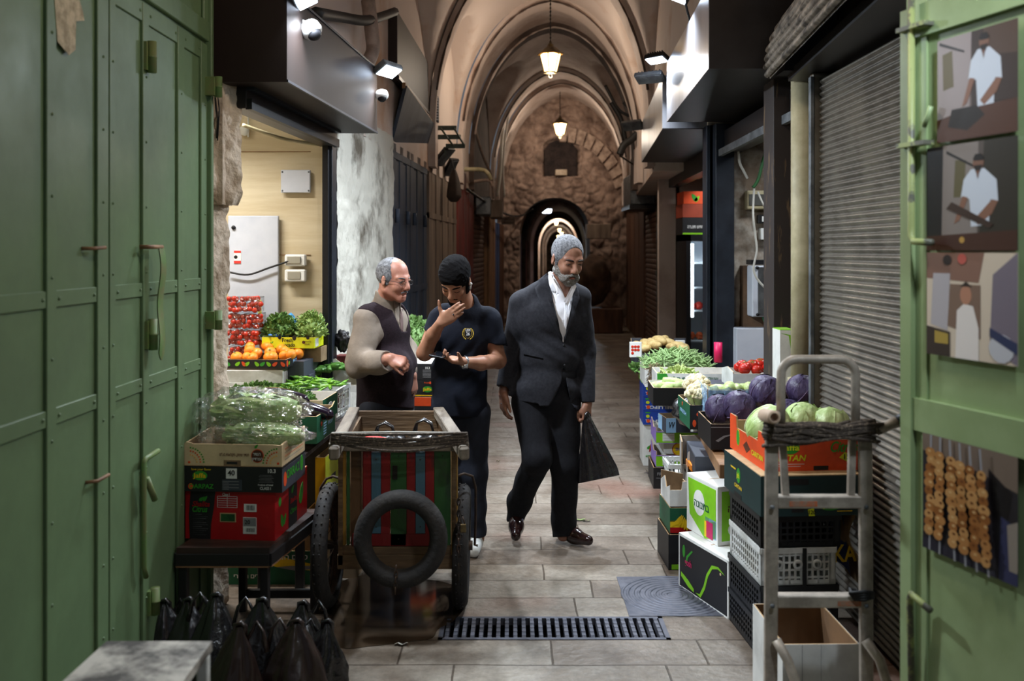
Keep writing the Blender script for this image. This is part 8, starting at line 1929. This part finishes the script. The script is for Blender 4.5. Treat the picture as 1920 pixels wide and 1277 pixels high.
    Jn.chain([P(888,775,Yt),P(889,885,Yt),P(893,1004,Yt+.02)], [.092,.072,.054], .03); Jn.chain([P(842,775,Yt),P(838,885,Yt),P(838,998,5.16)], [.092,.072,.054], .03); Jn.cut(lambda X,Y,Z: .075-Z); Jn.warp(folds(.004, 30, 4)); Jn.obj('jeans', m_jean, body, 'dark navy jeans')
    for (hx, hy, tx, ty) in ((893,5.03,888,4.90),(838,5.17,832,5.04)):
        D = Sdf((GX(hx,5)-.12,ty-.14,-.005),(GX(hx,5)+.12,hy+.14,.16),.0045); h0 = Vector((GX(hx,hy),hy,.038)); t0 = Vector((GX(tx,ty),ty,.030)); D.cap(h0, t0, .038,.032,.02); D.cap(h0+Vector((0,0,.01)), h0+Vector((0,0,.06)), .034,.040,.02); D.cut(lambda X,Y,Z: .003-Z); D.obj('shoe', m_plastic, body, 'white trainer')
    # watch, rings
    wc = P(868,678,4.78); ax = w1.normalized(); q = MB(); q.lathe(wc-ax*.008, [(.031,-.009),(.0325,-.004),(.0325,.006),(.031,.010)], M('steel_band',(186,188,192),.25,.9), 24, ax); u = (Vector((0,-.75,-.65))-ax*Vector((0,-.75,-.65)).dot(ax)).normalized(); q.lathe(wc-ax*.006+u*.030, [(0,.009),(.015,.009),(.018,.006),(.018,-.002)], M('steel_band'), 20, u); part('wristwatch', q, body, 'steel wristwatch')
    return B, M_, T, body
YB = young_man()
for (a, b) in ((850,590),(829,684)):
    h_ = YB[0].hit(a, b, -.001)
    if h_: q = MB(); q.lathe(h_+Vector((0,.006,0)), [(.0085,-.003),(.0098,0),(.0085,.003)], M('steel_band'), 14, (1,0,.5)); q.ico(h_-Vector((0,.002,0)), .0042, m_black if a == 850 else m_steelgrey, 1); part('ring', q, YB[3])
q = MB(); pc0 = P(818,668,4.715); rt = Matrix.Translation(pc0+Vector((.022,0,.006))) @ Euler((.02,.16,-.25)).to_matrix().to_4x4(); q.bbox(-.040,.036,-.070,.070,-.0045,.0045,m_black,.002,rt); q.box(-.037,.033,-.066,.066,.0045,.005,M('phone_glass',(14,16,20),.05,coat=.5),rt)
solo('mobile_phone', q, 'black mobile phone held flat by the person in the navy T-shirt', 'phone')
# ---------------------------------------------------------------- the older man in the vest
def vest_man():
    B = Sdf((-1.02,4.80,-.01),(-.40,5.62,1.64),.0048); M_, sc = headM(738,526,5.20,.98,.16,-.04,1.02)
    head(B, M_, sc, 0, .004, 1.1, 1.04)
    Yt = 5.28; B.cap(hlp(M_,0,-.025,-.045), P(722,578,Yt), .058,.068,.03); f = Vector((.86,-.5,0)); sd_ = Vector((.5,.86,0)); C0 = P(722,650,Yt)
    Rm = Matrix((sd_, -f, Vector((0,0,1)))).transposed()
    B.ell(P(718,620,Yt), (.17,.12,.15), Rm, .05); B.ell(P(724,695,Yt), (.15,.135,.14), Rm, .05); B.cap(P(715,590,Yt)-sd_*.14, P(715,590,Yt)+sd_*.14, .055,.055,.04)
    B.chain([P(692,600,5.14),P(668,682,5.06),P(706,680,4.96),P(732,672,4.90)], [.055,.046,.038,.029], .02)
    hand(B, P(731,672,4.905), (.92,-.35,-.20), (.35,.55,-.75), -1, fc=[(.9,1.0,.7),(.9,1.05,.7),(.95,1.1,.7),(1.0,1.1,.7)], thumb=(.95,.25,.35), s=1.0)
    B.chain([P(742,600,5.42),P(760,660,5.40),P(772,704,5.24)], [.052,.042,.030], .02); hand(B, P(772,704,5.24), (.08,-.15,-1), (-.6,.6,0), -1, curl=(.4,.5,.3), s=1.0)
    for s_ in (-.085,.085): B.chain([P(725,755,Yt)+sd_*s_, P(725,885,Yt)+sd_*s_, P(724,1000,Yt)+sd_*s_], [.085,.058,.04], .03)
    base = (GX(724,Yt),Yt,0); body = B.obj('person', sk3, None, None, base)
    tag(body, 'older person with glasses in a plum knitted vest over a khaki shirt, speaking', 'person')
    c0 = P(738,526,5.20); H = Sdf(tuple(c0-Vector((.17,.17,.17))), tuple(c0+Vector((.17,.17,.17))), .0035)
    H.frame(M_, sc); H.ell(L_(0,-.016,.040), (.0815,.100,.089), k=.01)
    for s_ in (-1,1): H.cap(L_(s_*.070,.005,.03), L_(s_*.064,.008,-.015), .015,.009,.02)
    H.ell(L_(0,.085,.060), (.066,.105,.085), k=.02, op='sub'); H.ell(L_(0,.05,-.09), (.13,.10,.08), k=.012, op='sub'); H.ell(L_(0,-.03,-.125), (.13,.12,.08), k=.012, op='sub')
    for s_ in (-1,1): H.ell(L_(s_*.090,-.006,.0), (.022,.022,.034), k=.006, op='sub')
    H.warp(folds(.0015, 160, 6)); H.obj('hair', m_hgrey, body, 'grey hair receding from the forehead')
    G = Sdf(tuple(c0-Vector((.17,.17,.17))), tuple(c0+Vector((.17,.17,.17))), .0032); G.frame(M_, sc)
    for s_ in (-1,1): G.cap(L_(s_*.004,.0955,-.046), L_(s_*.024,.086,-.054), .0052,.0046,.006)
    G.obj('moustache', m_hgrey, body, 'short grey moustache'); eyes(body, M_, sc); brows(body, M_, m_hgrey, .0028)
    q = MB(); mfr = m_black
    for s_ in (-1,1):
        pts = [hlp(M_, s_*.033+.0215*math.cos(a*math.pi/8), .101-.006*abs(math.cos(a*math.pi/8)), .004+.0145*math.sin(a*math.pi/8)) for a in range(16)]; q.tube(pts, .0012, mfr, 5, closed=True)
        q.tube([hlp(M_,s_*.055,.096,.008),hlp(M_,s_*.074,.05,.010),hlp(M_,s_*.084,-.004,.008),hlp(M_,s_*.083,-.020,-.008)], .0014, mfr, 5)
    q.tube([hlp(M_,-.0115,.100,.006),hlp(M_,0,.105,.009),hlp(M_,.0115,.100,.006)], .0012, mfr, 5); gl = part('glasses', q, body, 'thin dark framed glasses')
    q = MB()
    for s_ in (-1,1): q.add([hlp(M_, s_*.033+.0205*math.cos(a*math.pi/8), .100-.006*abs(math.cos(a*math.pi/8)), .004+.0135*math.sin(a*math.pi/8)) for a in range(16)], [tuple(range(16))], m_clearbox)
    part('lens', q, gl)
    # khaki shirt: sleeves and collar
    S = Sdf((-1.04,4.78,.88),(-.40,5.62,1.52),.005)
    S.ell(P(718,620,Yt), (.18,.13,.16), Rm, .05); S.ell(P(724,690,Yt), (.170,.155,.14), Rm, .05); S.cap(P(715,592,Yt)-sd_*.14, P(715,592,Yt)+sd_*.14, .060,.060,.04)
    S.cap(P(727,556,Yt-.02), P(719,588,Yt), .076,.098,.02)
    S.chain([P(690,606,5.14),P(672,682,5.06)], [.078,.076], .03); S.chain([P(672,682,5.06),P(708,680,4.955),P(718,678,4.935)], [.074,.060,.056], .03); S.cap(P(715,680,4.94), P(724,677,4.925), .062,.060,.01)
    S.chain([P(744,604,5.42),P(760,655,5.42),P(770,696,5.26)], [.066,.058,.046], .03)
    S.cap(P(737,674,4.89), P(765,668,4.84), .064,.07,.004,'sub'); S.cap(P(731,538,Yt-.03), P(726,566,Yt-.01), .064,.064,.004,'sub'); S.cap(P(744,560,Yt-.11), P(744,590,Yt-.13), .022,.016,.01,'sub')
    S.cut(lambda X,Y,Z: (HY-(Z-CH)*F/Y > 770)*1.0-.5 if False else (Z-(CH-(547-HY)/F*Y)-(X-GX(712,Y))*(-.35)*1.0-.0)); S.warp(folds(.009, 24, 12)); so = S.obj('shirt', m_khaki, body, 'khaki shirt with a rolled cuff')
    q = strip(S, poly_interp([(737,560),(742,600)],6), poly_interp([(752,564),(748,612)],6), 6, m_khaki, .010, .004); q = strip(S, poly_interp([(748,578),(752,626)],6), poly_interp([(756,580),(756,628)],6), 4, M('dark_shirt_placket',(96,74,70),.8), .006, .003, q); part('shirt_collar', q, so)
    V = Sdf((-1.0,4.84,.70),(-.40,5.64,1.52),.005)
    V.ell(P(717,618,Yt), (.192,.142,.168), Rm, .05); V.ell(P(725,690,Yt), (.188,.178,.165), Rm, .06); V.cap(P(724,735,Yt), P(722,775,Yt), .168,.165,.05); V.cap(P(715,590,Yt)-sd_*.125, P(715,590,Yt)+sd_*.125, .068,.068,.04)
    V.cap(P(742,690,5.12), P(742,720,5.14), .09,.08,.06)
    # arm holes and V neck
    V.chain([P(684,604,5.06),P(668,660,5.00)], [.074,.080], .01) if False else None
    V.cap(P(690,606,5.14)-sd_*.035, P(668,700,5.02)-sd_*.04, .074,.080,.012,'sub'); V.cap(P(672,682,5.04), P(735,680,4.86), .078,.066,.012,'sub'); V.cap(P(746,604,5.46), P(762,655,5.46), .064,.07,.012,'sub'); V.cap(P(730,530,Yt-.03), P(728,562,Yt-.02), .076,.074,.008,'sub')
    V.cut(lambda X,Y,Z: np.where(Y < 5.36, np.minimum(np.minimum((X/Y*F+HX)-(722+((HY-(Z-CH)*F/Y)-548)*.42), (774-((HY-(Z-CH)*F/Y)-548)*.16)-(X/Y*F+HX)), 622-(HY-(Z-CH)*F/Y))*.003, -.05))
    V.cut(lambda X,Y,Z: ((HY-(Z-CH)*F/Y)-765)*.003); V.warp(folds(.005, 18, 13)); V.obj('vest', m_vest, body, 'plum knitted V-neck vest')
    Tr = Sdf((-1.0,4.95,.05),(-.42,5.62,.90),.006); Tr.ell(P(725,765,Yt), (.165,.148,.15), Rm, .04)
    for s_ in (-.085,.085): Tr.chain([P(725,770,Yt)+sd_*s_, P(725,885,Yt)+sd_*s_, P(724,1000,Yt)+sd_*s_], [.105,.08,.06], .03)
    Tr.obj('trousers', m_jean, body, 'dark navy trousers')
    for s_ in (-.085,.085):
        D = Sdf((-1.1,4.9,-.005),(-.3,5.7,.16),.006); h0 = P(724,1000,Yt)+sd_*s_; h0.z = .04; D.cap(h0, h0+f*.16, .040,.034,.02); D.cap(h0, h0+Vector((0,0,.06)), .038,.045,.02); D.cut(lambda X,Y,Z: .003-Z); D.obj('shoe', m_sole, body, 'black shoe')
vest_man()
